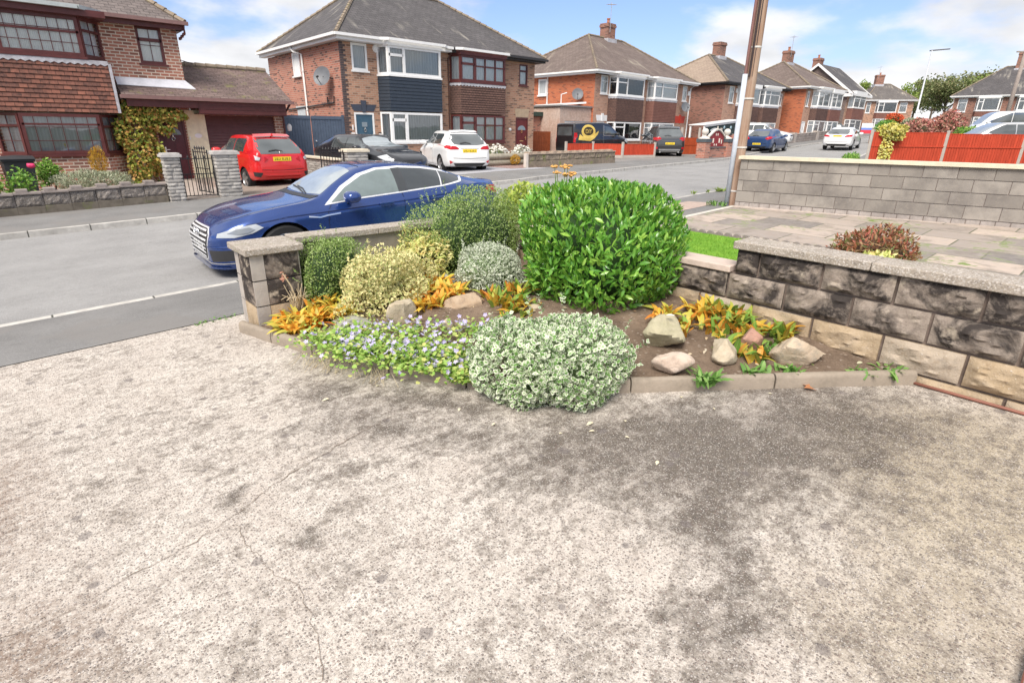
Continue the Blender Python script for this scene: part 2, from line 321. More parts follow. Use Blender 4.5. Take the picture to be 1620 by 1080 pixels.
    # small round pits and drips
    sd = t.voro(v, 9, 'Distance'); sc = t.voro(v, 9, 'Color'); s3 = t.n('SeparateColor'); t.L(sc, s3.inputs[0])
    rad = t.math('MULTIPLY', s3.outputs[1], .34)
    spot = t.math('MULTIPLY', t.ramp(t.math('SUBTRACT', t.math('ADD', sd, t.math('MULTIPLY', t.math('SUBTRACT', fine, .5), .28)), rad), .02, -.04), t.ramp(s3.outputs[0], .78, .82))
    col = t.mix(t.math('MULTIPLY', spot, .6), col, (.15, .13, .125))
    h = t.math('ADD', t.math('ADD', t.math('MULTIPLY', isp, .8), t.math('MULTIPLY', grit, .7)), t.math('MULTIPLY', fine, 1.2))
    return t.fin(col, t.ramp(dk, 0, 1, .88, .78), t.bump(h, .9, .007), 0, .3)
def flag_mat():
    t = NT('concrete flags'); v = t.tc(); br = t.n('TexBrick'); t.L(t.mapv(v, (1, 1, 1), (.2, .35, 0), (0, 0, pi/2)), br.inputs['Vector'])
    for k, x in (('Scale', 1.), ('Mortar Size', .012), ('Mortar Smooth', .2), ('Brick Width', .92), ('Row Height', .62)): br.inputs[k].default_value = x
    t.put(br.inputs['Color1'], (.17, .155, .145)); t.put(br.inputs['Color2'], (.50, .41, .34)); t.put(br.inputs['Mortar'], (.11, .115, .07))
    n1, n2, n3 = stone_noise(t, v); col = t.mix(t.ramp(n2, .35, .7, 0, .5), br.outputs['Color'], (.34, .31, .29))
    col = t.mix(t.ramp(n1, .5, .7, 0, .5), col, (.44, .385, .33)); col = t.mix(t.ramp(t.noise(v, 2.6, 7, .7), .5, .66, 0, .7), col, (.20, .175, .15)); col = t.mix(t.math('MULTIPLY', t.ramp(n1, .52, .62), t.ramp(n2, .48, .58)), col, (.17, .23, .07))
    return t.fin(col, .9, t.bump(t.math('ADD', t.math('SUBTRACT', 1., br.outputs['Fac']), t.math('MULTIPLY', n3, .3)), .4, .01), 0, .2)
def concrete_mat(name, c, var=.25, stain=(.12, .11, .10), samt=.5, moss=None, bumpy=.4, speck=0.):
    if name in MATS: return MATS[name]
    t = NT(name); v = t.tc(); n1, n2, n3 = stone_noise(t, v)
    col = t.mix(t.ramp(n2, .3, .7), tuple(x*(1-var) for x in c), tuple(min(1, x*(1+var)) for x in c))
    col = t.mix(t.ramp(t.math('ADD', t.math('MULTIPLY', n1, .7), t.math('MULTIPLY', n2, .3)), .46, .66, 0, samt), col, stain)
    if speck:
        sp = t.voro(v, 110, 'Color'); sx = t.n('SeparateColor'); t.L(sp, sx.inputs[0])
        col = t.mix(t.ramp(sx.outputs[0], .6, .9, 0, speck), col, (.75, .72, .68)); col = t.mix(t.ramp(sx.outputs[1], .7, .95, 0, speck), col, (.13, .11, .10))
    if moss: col = t.mix(t.ramp(t.noise(v, 3, 6, .7), .55, .68, 0, .75), col, moss)
    MATS[name] = t.fin(col, .9, t.bump(t.math('ADD', n3, n2), bumpy, .01), 0, .2); return MATS[name]
def rock_mat(name, c1, c2, c3=(.1, .09, .08)):
    if name in MATS: return MATS[name]
    t = NT(name); v = t.tc(); n1 = t.noise(v, 5, 6, .6, .5); n2 = t.noise(v, 22, 6, .65); n3 = t.noise(v, 90, 3, .6)
    col = t.mix(t.ramp(n1, .3, .7), c1, c2); col = t.mix(t.ramp(n2, .5, .75, 0, .6), col, c3); col = t.mix(t.ramp(n3, .6, .8, 0, .5), col, (.62, .58, .5))
    MATS[name] = t.fin(col, .85, t.bump(t.math('ADD', n2, t.math('MULTIPLY', n3, .5)), .6, .012), 0, .25); return MATS[name]
M_soil = None
def soil_mat():
    t = NT('garden soil'); v = t.tc(); n1 = t.noise(v, 3, 6, .6); n2 = t.noise(v, 30, 6, .7); c = t.voro(v, 55, 'Color'); s = t.n('SeparateColor'); t.L(c, s.inputs[0])
    col = t.mix(t.ramp(n1, .3, .7), (.125, .09, .066), (.25, .185, .135)); col = t.mix(t.ramp(n2, .5, .8, 0, .6), col, (.045, .03, .022))
    col = t.mix(t.ramp(s.outputs[0], .93, .97, 0, .6), col, (.36, .30, .25))
    return t.fin(col, .95, t.bump(t.math('ADD', n2, s.outputs[1]), .9, .02), 0, .15)
def strip(name, fa, fb, off, m, x0=-120, x1=120, nb=1, off2=None, kind='structure'):
    q = MB(); xs = [x0]+[x for x in XS if x0 < x < x1]+[x1]
    def fn(i, j):
        x = xs[i]; a, b = fa(x), fb(x); k = j/nb; return (x, a+(b-a)*k, zg(x)+off+((off2-off)*k if off2 is not None else 0))
    q.raw([fn(i, j) for j in range(nb+1) for i in range(len(xs))], [(j*len(xs)+i, j*len(xs)+i+1, (j+1)*len(xs)+i+1, (j+1)*len(xs)+i) for j in range(nb) for i in range(len(xs)-1)])
    o = q.build(name, m); return tag(o, kind=kind)
def kerb(name, f, w, off, m, x0=-120, x1=120):
    q = MB(); xs = [x0]+[x for x in XS if x0 < x < x1]+[x1]
    for a, b in zip(xs, xs[1:]):
        p = [(a, f(a), zg(a)-.1), (a, f(a), zg(a)+off), (a, f(a)+w, zg(a)+off), (a, f(a)+w, zg(a)-.1)]
        r = [(b, f(b), zg(b)-.1), (b, f(b), zg(b)+off), (b, f(b)+w, zg(b)+off), (b, f(b)+w, zg(b)-.1)]
        for k in range(3): q.poly([p[k], r[k], r[k+1], p[k+1]])
    return tag(q.build(name, m), kind='structure')
def kerb_mat():
    t = NT('kerb stone'); v = t.tc(); n1, n2, n3 = stone_noise(t, v)
    sx = t.n('SeparateXYZ'); t.L(v, sx.inputs[0]); j = t.math('FRACT', t.math('DIVIDE', sx.outputs[0], .915)); gap = t.ramp(t.math('ABSOLUTE', t.math('SUBTRACT', j, .5)), .485, .495)
    col = t.mix(t.ramp(n2, .3, .7), (.36, .345, .32), (.56, .54, .50)); col = t.mix(t.ramp(n1, .5, .7, 0, .5), col, (.25, .24, .22)); col = t.mix(gap, col, (.06, .06, .05))
    return t.fin(col, .85, t.bump(n3, .3, .006), 0, .25)
earth = concrete_mat('rough grass and earth', (.085, .10, .045), .4, (.05, .05, .03), .6)
def build_ground():
    q = MB(); xs = [-400, -200, -120, -60, -20, 0, 13, 20, 30, 38, 45, 60, 90, 160, 260, 400]; ys = [-400, -200, -60, -10, 0, 6, 13, 24, 40, 80, 200, 400]
    q.raw([(x, y, zg(x)-.07) for y in ys for x in xs], [(j*len(xs)+i, j*len(xs)+i+1, (j+1)*len(xs)+i+1, (j+1)*len(xs)+i) for j in range(len(ys)-1) for i in range(len(xs)-1)])
    tag(q.build('ground', earth), kind='structure')
    strip('road', vn, vf, 0, tarmac_mat('road asphalt', (.245, .242, .238), .16, 230, None))
    km = kerb_mat(); kerb('near_kerb', lambda x: vn(x)-.12, .12, .03, km); kerb('far_kerb', vf, .13, .10, km)
    pm = tarmac_mat('pavement asphalt', (.175, .172, .168), .2, 260, (.205, .195, .185))
    strip('near_pavement', lambda x: 5.503 if x < 13 else vn(x)-1.9, lambda x: vn(x)-.12, .125, pm, nb=2, off2=.034)
    strip('far_pavement', lambda x: vf(x)+.13, lambda x: vf(x)+2.35, .099, pm, off2=.125)
    strip('far_front_gardens', lambda x: vf(x)+2.35, lambda x: vf(x)+60, .121, tarmac_mat('driveway asphalt', (.20, .19, .18), .25, 120), x0=-60, x1=110)
    strip('driveway', lambda x: -6, lambda x: 5.5, .12, drive_mat(), x0=-9, x1=4.56)
    strip('patio_paving', lambda x: -6, lambda x: 5.5, .14, flag_mat(), x0=4.56, x1=12.2)
    # the pale edging strip between pavement and neighbour's paving, and a mended slab in the pavement
    strip('paving_edge', lambda x: 5.38, lambda x: 5.5, .146, concrete_mat('pale cement', (.55, .52, .46), .15, (.35, .33, .3), .4), x0=4.8, x1=11.0)
    strip('pavement_slab', lambda x: 6.0, lambda x: 6.75, .105, concrete_mat('pink mended concrete', (.42, .33, .28), .2, (.3, .26, .22), .4), x0=9.2, x1=11.4, off2=.069)
    strip('white_car_drive', lambda x: 15.35, lambda x: 21.5, .127, concrete_mat('pale drive setts', (.36, .36, .38), .15, (.25, .25, .26), .4), x0=11.3, x1=15.6)
    strip('garage_drive', lambda x: 15.25, lambda x: 21.2, .127, concrete_mat('brown drive concrete', (.27, .225, .19), .2, (.16, .14, .12), .4), x0=4.35, x1=7.9)
    strip('garden_path', lambda x: 15.2, lambda x: 21.2, .131, concrete_mat('path concrete', (.36, .31, .27), .2, (.2, .18, .15), .4), x0=3.05, x1=4.34)
    gm = concrete_mat('far lawn', (.10, .15, .04), .35, (.07, .10, .03), .5)
    strip('front_garden_soil', lambda x: 15.45, lambda x: 20.6, .129, concrete_mat('border earth', (.16, .12, .085), .3, (.08, .06, .045), .5), x0=-6, x1=3.04)
    strip('gravel_border', lambda x: 16.0, lambda x: 17.55, .133, concrete_mat('red slate chips', (.26, .14, .12), .4, (.12, .08, .07), .5, speck=.5), x0=14.3, x1=16.9)
    # hairline cracks in the slab: thin dark fissures
    def crack(pts, w):
        q = MB(); f = []
        for (a, b), (c, d) in zip(pts, pts[1:]):
            n = max(2, int(hypot(c-a, d-b)/.03))
            f += [(a+(c-a)*i/n+random.gauss(0, .006), b+(d-b)*i/n+random.gauss(0, .006)) for i in range(n)]
        f.append(pts[-1]); ws = [w*random.uniform(.35, 1.3) for _ in f]
        for i in range(len(f)-1):
            (a, b), (c, d) = f[i], f[i+1]; l = hypot(c-a, d-b) or 1; nx, ny = -(d-b)/l, (c-a)/l
            z = lambda x: zg(x)+.1245
            q.poly([(a-nx*ws[i], b-ny*ws[i], z(a)), (a+nx*ws[i], b+ny*ws[i], z(a)), (c+nx*ws[i+1], d+ny*ws[i+1], z(c)), (c-nx*ws[i+1], d-ny*ws[i+1], z(c))])
        tag(q.build('slab_crack', mat('crack dirt', (.17, .125, .09), .95)), kind='structure')
    crack([(-.41, 2.33), (-.3, 2.3), (-.18, 2.3), (-.05, 2.34), (.11, 2.36), (.23, 2.38), (.47, 2.46), (.62, 2.55), (.77, 2.6), (1.01, 2.66), (1.19, 2.71), (1.47, 2.76)], .0017)
    crack([(.42, 2.39), (.43, 2.16), (.45, 1.98), (.5, 1.84), (.49, 1.73), (.48, 1.6), (.45, 1.49), (.41, 1.38)], .0011)
build_ground()
# ------------------------------------------------------------------ houses (local frame: x along the front, y into the house, front wall y = 0)
white = lambda: mat('white upvc', (.78, .78, .77), .35, var=.05)
maroon = lambda: mat('dark red brown timber', (.105, .030, .028), .4, var=.2)
lead = lambda: concrete_mat('lead flashing', (.42, .42, .45), .25, (.62, .62, .66), .5)
GL = lambda: glass_mat('window glass')
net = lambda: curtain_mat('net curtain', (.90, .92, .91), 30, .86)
dark = lambda: mat('dark room', (.035, .037, .038), .9)
grey = lambda: curtain_mat('grey blind', (.50, .53, .54), 10, .8)
def frame(parent, a, b, z0, z1, fm, vs=(), hs=(), fw=.06, back=None, glass=None, lead_n=None, name='window', bo=.045, sill=0., sillm=None):
    """a flat window between plan points a and b (left to right seen from outside); vs: (fraction, width), hs: (f0, f1, z, width)"""
    a = Vector((a[0], a[1], 0)); b = Vector((b[0], b[1], 0)); d = (b-a); l = d.length; d.normalize(); nrm = Vector((d.y, -d.x, 0))   # outward
    at = lambda s, z, o=0.: a+d*s+nrm*o+Vector((0, 0, z))
    q = MB(); up = tuple(nrm); t = .055
    def hbar(s0, s1, z, w): q.bar(at(s0, z), at(s1, z), w, t, up)
    def vbar(s, w, za, zb): q.bar(at(s, za), at(s, zb), w, t, up)
    hbar(0, l, z0+fw/2, fw); hbar(0, l, z1-fw/2, fw); vbar(fw/2, fw, z0+fw, z1-fw); vbar(l-fw/2, fw, z0+fw, z1-fw)
    for f, w in vs: vbar(f*l, w, z0+fw, z1-fw)
    for f0, f1, z, w in hs: hbar(f0*l+.03, f1*l-.03, z, w)
    if lead_n:
        t = .02
        for i in range(1, lead_n[0]): vbar(l*i/lead_n[0], .016, z0+fw, z1-fw)
        for j in range(1, lead_n[1]): hbar(fw, l-fw, z0+(z1-z0)*j/lead_n[1], .016)
    w = q.build(name, fm, parent)
    q = MB(); e = .012; q.poly([at(fw*.6, z0+fw*.6, -e), at(l-fw*.6, z0+fw*.6, -e), at(l-fw*.6, z1-fw*.6, -e), at(fw*.6, z1-fw*.6, -e)]); g = q.build('pane', glass or GL(), w)
    if back is not None:
        q = MB(); k = max(2, int(l/.09)); 
        for i in range(k):
            o0, o1 = -bo-.03*(i % 2), -bo-.03*((i+1) % 2)
            q.poly([at(l*i/k, z0, o0), at(l*(i+1)/k, z0, o1), at(l*(i+1)/k, z1, o1), at(l*i/k, z1, o0)])
        q.build('curtain', back, w)
    if sill:
        q = MB(); q.bar(at(-.05, z0-sill/2, .05), at(l+.05, z0-sill/2, .05), sill, .13, (0, 0, 1)) if False else q.prism([at(-.05, z0-sill, .09), at(l+.05, z0-sill, .09), at(l+.05, z0-sill, -.03), at(-.05, z0-sill, -.03)], (0, 0, sill-.004))
        q.build('sill', sillm or fm, w)
    return w
def plan(x0, x1, pr, sp, e=0.):
    """bay outline from left wall point to right wall point, grown by e"""
    return [(x0-sp-e, 0), (x0-e*.6, -pr-e), (x1+e*.6, -pr-e), (x1+sp+e, 0)]
def facets(q, pl, z0, z1, e0=0, e1=0, m=None):
    for (a, b), (c, d) in zip(pl, pl[1:]): q.poly([(a, b, z0), (c, d, z0), (c, d, z1), (a, b, z1)], m)
def tile_rows(q, x0, x1, pr, sp, z0, z1, row=.10, lip=.02):
    n = max(1, int(round((z1-z0)/row))); h = (z1-z0)/n
    for i in range(n):
        lo = plan(x0, x1, pr, sp, .03+lip); hi = plan(x0, x1, pr, sp, .03); za, zb = z0+i*h, z0+(i+1)*h
        for k in range(3): q.poly([(*lo[k], za), (*lo[k+1], za), (*hi[k+1], zb), (*hi[k], zb)])
        for k in range(3): q.poly([(*hi[k], za), (*hi[k+1], za), (*lo[k+1], za), (*lo[k], za)])
def bay(root, x0, x1, pr, sp, zu, zl, zb, zt, fm, tm, wall, vu=(), hu=(), vl=(), hl=(), bu=None, bl=None, sm=None, row=.1, ledge=None, head=None, flash=True, lead_u=None, lead_l=None, tile_sp=None, side_h=None, fw=.065):
    q = MB(); facets(q, plan(x0, x1, pr, sp), zb, zl[0]-.06)
    if q.f: q.build('bay_wall', wall, root)
    for (z0, z1), vs, hs, bk, ln in ((zu, vu, hu, bu, lead_u), (zl, vl, hl, bl, lead_l)):
        p = plan(x0, x1, pr, sp)
        frame(root, p[1], p[2], z0, z1, fm, vs, hs, fw, bk, lead_n=ln)
        for a, b in ((0, 1), (2, 3)):
            hh = [(0, 1, side_h*(z1-z0)+z0, .05)] if side_h else []
            frame(root, p[a], p[b], z0, z1, fm, (), hh, fw*.8, bk, lead_n=(2, 3) if ln else None, bo=.06)
        q = MB(); o = plan(x0, x1, pr, sp, .07); q.prism([(*c, z0-.075) for c in o], (0, 0, .07)); q.build('bay_sill', sm or fm, root)
    ts = sp if tile_sp is None else tile_sp
    q = MB(); tile_rows(q, x0-(sp-ts), x1+(sp-ts), pr, ts, zl[1]+.05, zu[0]-.16 if flash else zu[0]-.08, row); q.build('hung_tiles', tm, root)
    if flash:
        q = MB(); pl = plan(x0-(sp-ts), x1+(sp-ts), pr, ts, .055)
        for (a, b), (c, d) in zip(pl, pl[1:]):
            l = hypot(c-a, d-b); k = max(2, int(l/.17))
            for i in range(k):
                f0, f1 = i/k, (i+1)/k; fm_ = (f0+f1)/2; P_ = lambda f, z: (a+(c-a)*f, b+(d-b)*f, z)
                q.poly([P_(f0, zu[0]-.17), P_(fm_, zu[0]-.215), P_(f1, zu[0]-.17), P_(f1, zu[0]-.08), P_(f0, zu[0]-.08)])
        q.build('flashing', lead(), root)
    if head:   # boxed head of the bay up to the eaves
        q = MB(); o = plan(x0, x1, pr, sp, .09); q.prism([(*c, zu[1]) for c in o], (0, 0, zt-zu[1])); q.build('bay_head', head, root)
def door(root, x0, x1, z0, z1, y, dm, fm, fan=None, name='door', knock=True, panels=True, km=None, handle='l'):
    q = MB(); w = .07; q.box(x0, x0+w, y-.03, y+.05, z0, z1); q.box(x1-w, x1, y-.03, y+.05, z0, z1); q.box(x0+w, x1-w, y-.03, y+.05, z1-w, z1); q.build('door_frame', fm, root)
    q = MB(); q.box(x0+w, x1-w, y, y+.04, z0+.02, z1-w)
    a, b = x0+w, x1-w; W_ = b-a; H_ = z1-z0
    if panels:
        for px, pw in ((.12, .32), (.56, .32)):
            for pz, ph in ((.08, .30), (.42, .22)):
                q.box(a+W_*px, a+W_*(px+pw), y-.012, y+.001, z0+H_*pz, z0+H_*(pz+ph))
    d = q.build(name, dm, root)
    ch = km or mat('bright metal', (.75, .74, .72), .25, 1.)
    cx = (a+b)/2
    if fan:
        q = MB(); k = 12; pts = [(cx+.38*W_*cos(pi*i/k), y-.014, z0+H_*fan+.22*sin(pi*i/k)*1.0) for i in range(k+1)]; q.prism(pts, (0, .01, 0)); q.build('fanlight', mat('fanlight glass', (.22, .27, .31), .1), d)
    q = MB(); q.box(cx-.13, cx+.13, y-.022, y+.001, z0+H_*.38, z0+H_*.38+.05); q.build('letterbox', ch, d)
    if knock:
        q = MB(); zc = z0+H_*.64; q.tube([(cx+.045*cos(i*pi/5), y-.025, zc+.06*sin(i*pi/5)) for i in range(11)], .012, 6); q.tube([(cx, y-.02, zc+.06), (cx, y-.02, zc+.12)], .018, 6); q.build('knocker', ch, d)
    hx = a+.06 if handle == 'l' else b-.06
    q = MB(); q.box(hx-.02, hx+.02, y-.02, y+.001, z0+H_*.42, z0+H_*.52); q.bar((hx, y-.05, z0+H_*.48), (hx+(.12 if handle == 'l' else -.12), y-.05, z0+H_*.48), .02, .02); q.build('handle', ch, d)
    return d
def gutter(root, pts, fm, name='gutter'):
    q = MB()
    for a, b in zip(pts, pts[1:]): q.bar(a, b, .12, .10)
    return q.build(name, fm, root)
def hip_roof(root, x0, x1, y0, y1, ze, rx0, rx1, ry, rz, tm, rm, th=.06):
    q = MB(); A, B_, C_, D_ = (x0, y0, ze), (x1, y0, ze), (x1, y1, ze), (x0, y1, ze); R0, R1 = (rx0, ry, rz), (rx1, ry, rz)
    q.poly([A, B_, R1, R0]); q.poly([C_, D_, R0, R1]); q.poly([D_, A, R0]) if hypot(rx0-x0, 0) > .01 else q.poly([D_, A, R0]); q.poly([B_, C_, R1])
    lo = [(p[0], p[1], p[2]-th) for p in (A, B_, C_, D_)]
    for a, b, c, d in ((A, B_, lo[1], lo[0]), (B_, C_, lo[2], lo[1]), (C_, D_, lo[3], lo[2]), (D_, A, lo[0], lo[3])): q.poly([a, d, c, b])
    q.poly(lo)
    r = q.build('roof', tm, root)
    q = MB()
    for a, b in ((A, R0), (B_, R1), (C_, R1), (D_, R0), (R0, R1)):
        a = Vector(a); b = Vector(b); n = max(1, int((b-a).length/.33))
        for i in range(n):
            u = a+(b-a)*(i/n); v = a+(b-a)*((i+.97)/n); q.tube([u+Vector((0, 0, .03)), v+Vector((0, 0, .015))], [.085, .075], 6)
    q.build('ridge_tiles', rm, r)
    return r
def eaves(root, x0, x1, y0, y1, ze, fm, gm, over, wallz, front_parts=None):
    q = MB(); h = .2
    q.box(x0, x1, y0, y0+.03, ze-h, ze-.004); q.box(x0, x0+.03, y0+.03, y1, ze-h, ze-.004); q.box(x1-.03, x1, y0+.03, y1, ze-h, ze-.004)
    q.box(x0+.03, x1-.03, y0+.03, over*1.0-.002 if over < 0 else .0, ze-h+.002, ze-h+.02); q.box(x0+.03, x0+abs(y0), .0, y1, ze-h+.002, ze-h+.02); q.box(x1-abs(y0), x1-.03, .0, y1, ze-h+.002, ze-h+.02)
    q.build('fascia', fm, root)
    z = ze-.04
    if gm: gutter(root, [(x0-.06, y1, z), (x0-.06, y0-.06, z), (x1+.06, y0-.06, z), (x1+.06, y1, z)], gm)
def chimney(root, x, y, z0, z1, w, d, bm, pots=2, aerial=False):
    q = MB(); q.box(x-w/2, x+w/2, y-d/2, y+d/2, z0, z1-.25); q.box(x-w/2-.05, x+w/2+.05, y-d/2-.05, y+d/2+.05, z1-.25, z1-.1); q.box(x-w/2-.02, x+w/2+.02, y-d/2-.02, y+d/2+.02, z1-.1, z1)
    c = q.build('chimney', bm, root)
    for i in range(pots):
        q = MB(); px = x+(i-(pots-1)/2)*.35; q.lathe([(.11, z1-.01), (.1, z1+.28), (.13, z1+.3), (.13, z1+.36), (.09, z1+.36)], 10, (px, y, 0), cap=True); q.build('chimney_pot', mat('terracotta pot', (.42, .17, .10), .8), c, smooth=True, sharp=40)
    q = MB(); q.box(x-w/2-.09, x+w/2+.09, y-d/2-.12, y+d/2+.09, z0-.3, z0+.35); q.build('flashing', lead(), c)
    if aerial:
        q = MB(); ax = x-w*.3; q.tube([(ax, y-d/2-.04, z1-.6), (ax, y-d/2-.04, z1+1.3)], .025, 6); q.tube([(ax-.5, y-d/2-.04, z1+1.1), (ax+.5, y-d/2-.04, z1+1.2)], .015, 5)
        for i in range(7): q.tube([(ax-.45+.15*i, y-d/2-.25, z1+1.1+.015*i), (ax-.45+.15*i, y-d/2+.17, z1+1.1+.015*i)], .008, 4)
        q.build('aerial', mat('aluminium', (.6, .6, .6), .4, .8), c)
def dish(root, p, face, r=.38, arm=(0, .25, 0)):
    """wall-mounted satellite dish at p looking along face"""
    q = MB(); f = Vector(face).normalized(); a = f.cross(Vector((0, 0, 1))).normalized(); b = a.cross(f); n = 20; P0 = Vector(p)
    vs = []; fs = []
    for i in range(5):
        k = i/4
        for j in range(n): vs.append(P0+a*(cos(2*pi*j/n)*r*k)+b*(sin(2*pi*j/n)*r*1.05*k)+f*(.09*(k*k-1)))
    for i in range(4):
        for j in range(n): fs.append((i*n+j, i*n+(j+1) % n, (i+1)*n+(j+1) % n, (i+1)*n+j))
    q.raw(vs, fs); d = q.build('satellite_dish', mat('dish grey', (.15, .16, .175), .5), root, smooth=True)
    q = MB(); q.tube([P0-f*.09, P0-f*.12+Vector(arm)*.6, P0-f*.1+Vector(arm)], .025, 6); q.tube([P0-b*r*.9, P0+f*.34-b*r*.55], .014, 5); q.tube([P0+f*.34-b*r*.5, P0+f*.26-b*r*.35], .04, 8); q.build('dish_arm', mat('black plastic', (.03, .03, .032), .5), d)
def downpipe(root, pts, m, r=.04):
    q = MB(); q.tube(pts, r, 8)
    for i in (len(pts)-1,):
        a, b = Vector(pts[i-1]), Vector(pts[i])
        for k in (.15, .5, .85): c = a+(b-a)*k; q.tube([c-Vector((0, 0, .03)), c+Vector((0, 0, .03))], r*1.35, 8)
    return q.build('downpipe', m, root, smooth=True, sharp=50)

BR_H1 = brick_mat('brown red brick with cream joints', (.38, .155, .11), (.48, .235, .16), (.62, .53, .43), (.17, .075, .06), .3, .24, .088, .014)
BR_BUFF = brick_mat('buff brown brick', (.38, .195, .125), (.49, .285, .19), (.42, .33, .26), (.13, .07, .05), .28, .235, .083, .009)
BR_RED = brick_mat('old red brick', (.41, .15, .105), (.52, .235, .165), (.44, .34, .28), (.09, .05, .05), .22, .235, .083, .010)
BR_ORANGE = brick_mat('bright orange red brick', (.47, .125, .055), (.56, .18, .08), (.40, .21, .14), (.20, .06, .04), .2, .235, .083, .010, .12)
BR_PALE = brick_mat('pinkish buff brick', (.40, .21, .14), (.50, .29, .20), (.44, .34, .28), (.22, .12, .09), .15, .235, .083, .009)
BR_DK = brick_mat('mottled brown brick', (.27, .12, .085), (.36, .17, .125), (.30, .22, .18), (.10, .055, .045), .3, .235, .083, .01)
RF_GREY = tile_mat('dark grey concrete tiles', (.070, .066, .068), (.105, .098, .10), (.025, .024, .025), .30, .22, (.42, .39, .33))
RF_BROWN = tile_mat('brown grey roof tiles', (.12, .092, .082), (.18, .14, .122), (.045, .035, .03), .28, .2, (.38, .34, .27), None)
RF_SUNLIT = tile_mat('hip tiles painted as sunlit', (.25, .19, .15), (.33, .26, .20), (.12, .09, .075), .28, .2)  # pale tone for one hip, the light on it put into the colour
RF_GAR = tile_mat('purple brown garage tiles', (.10, .068, .062), (.20, .145, .13), (.022, .017, .016), .26, .125, None, (.20, .20, .06))
RIDGE = concrete_mat('ridge tile', (.26, .21, .16), .3, (.12, .11, .10), .5, (.30, .27, .14))
HT_RED = tile_mat('red brown hung tiles', (.085, .048, .042), (.30, .125, .085), (.03, .018, .016), .19, .118, None, (.07, .055, .045))
HT_DARK = tile_mat('dark brown hung tiles', (.10, .058, .048), (.15, .085, .068), (.03, .022, .02), .17, .10, None, None)
HT_REDDK = tile_mat('plain red brown hung tiles', (.19, .085, .065), (.23, .11, .085), (.08, .04, .035), .17, .10)
HT_SLATE = mat('slate blue cladding', (.030, .040, .055), .45, var=.12)

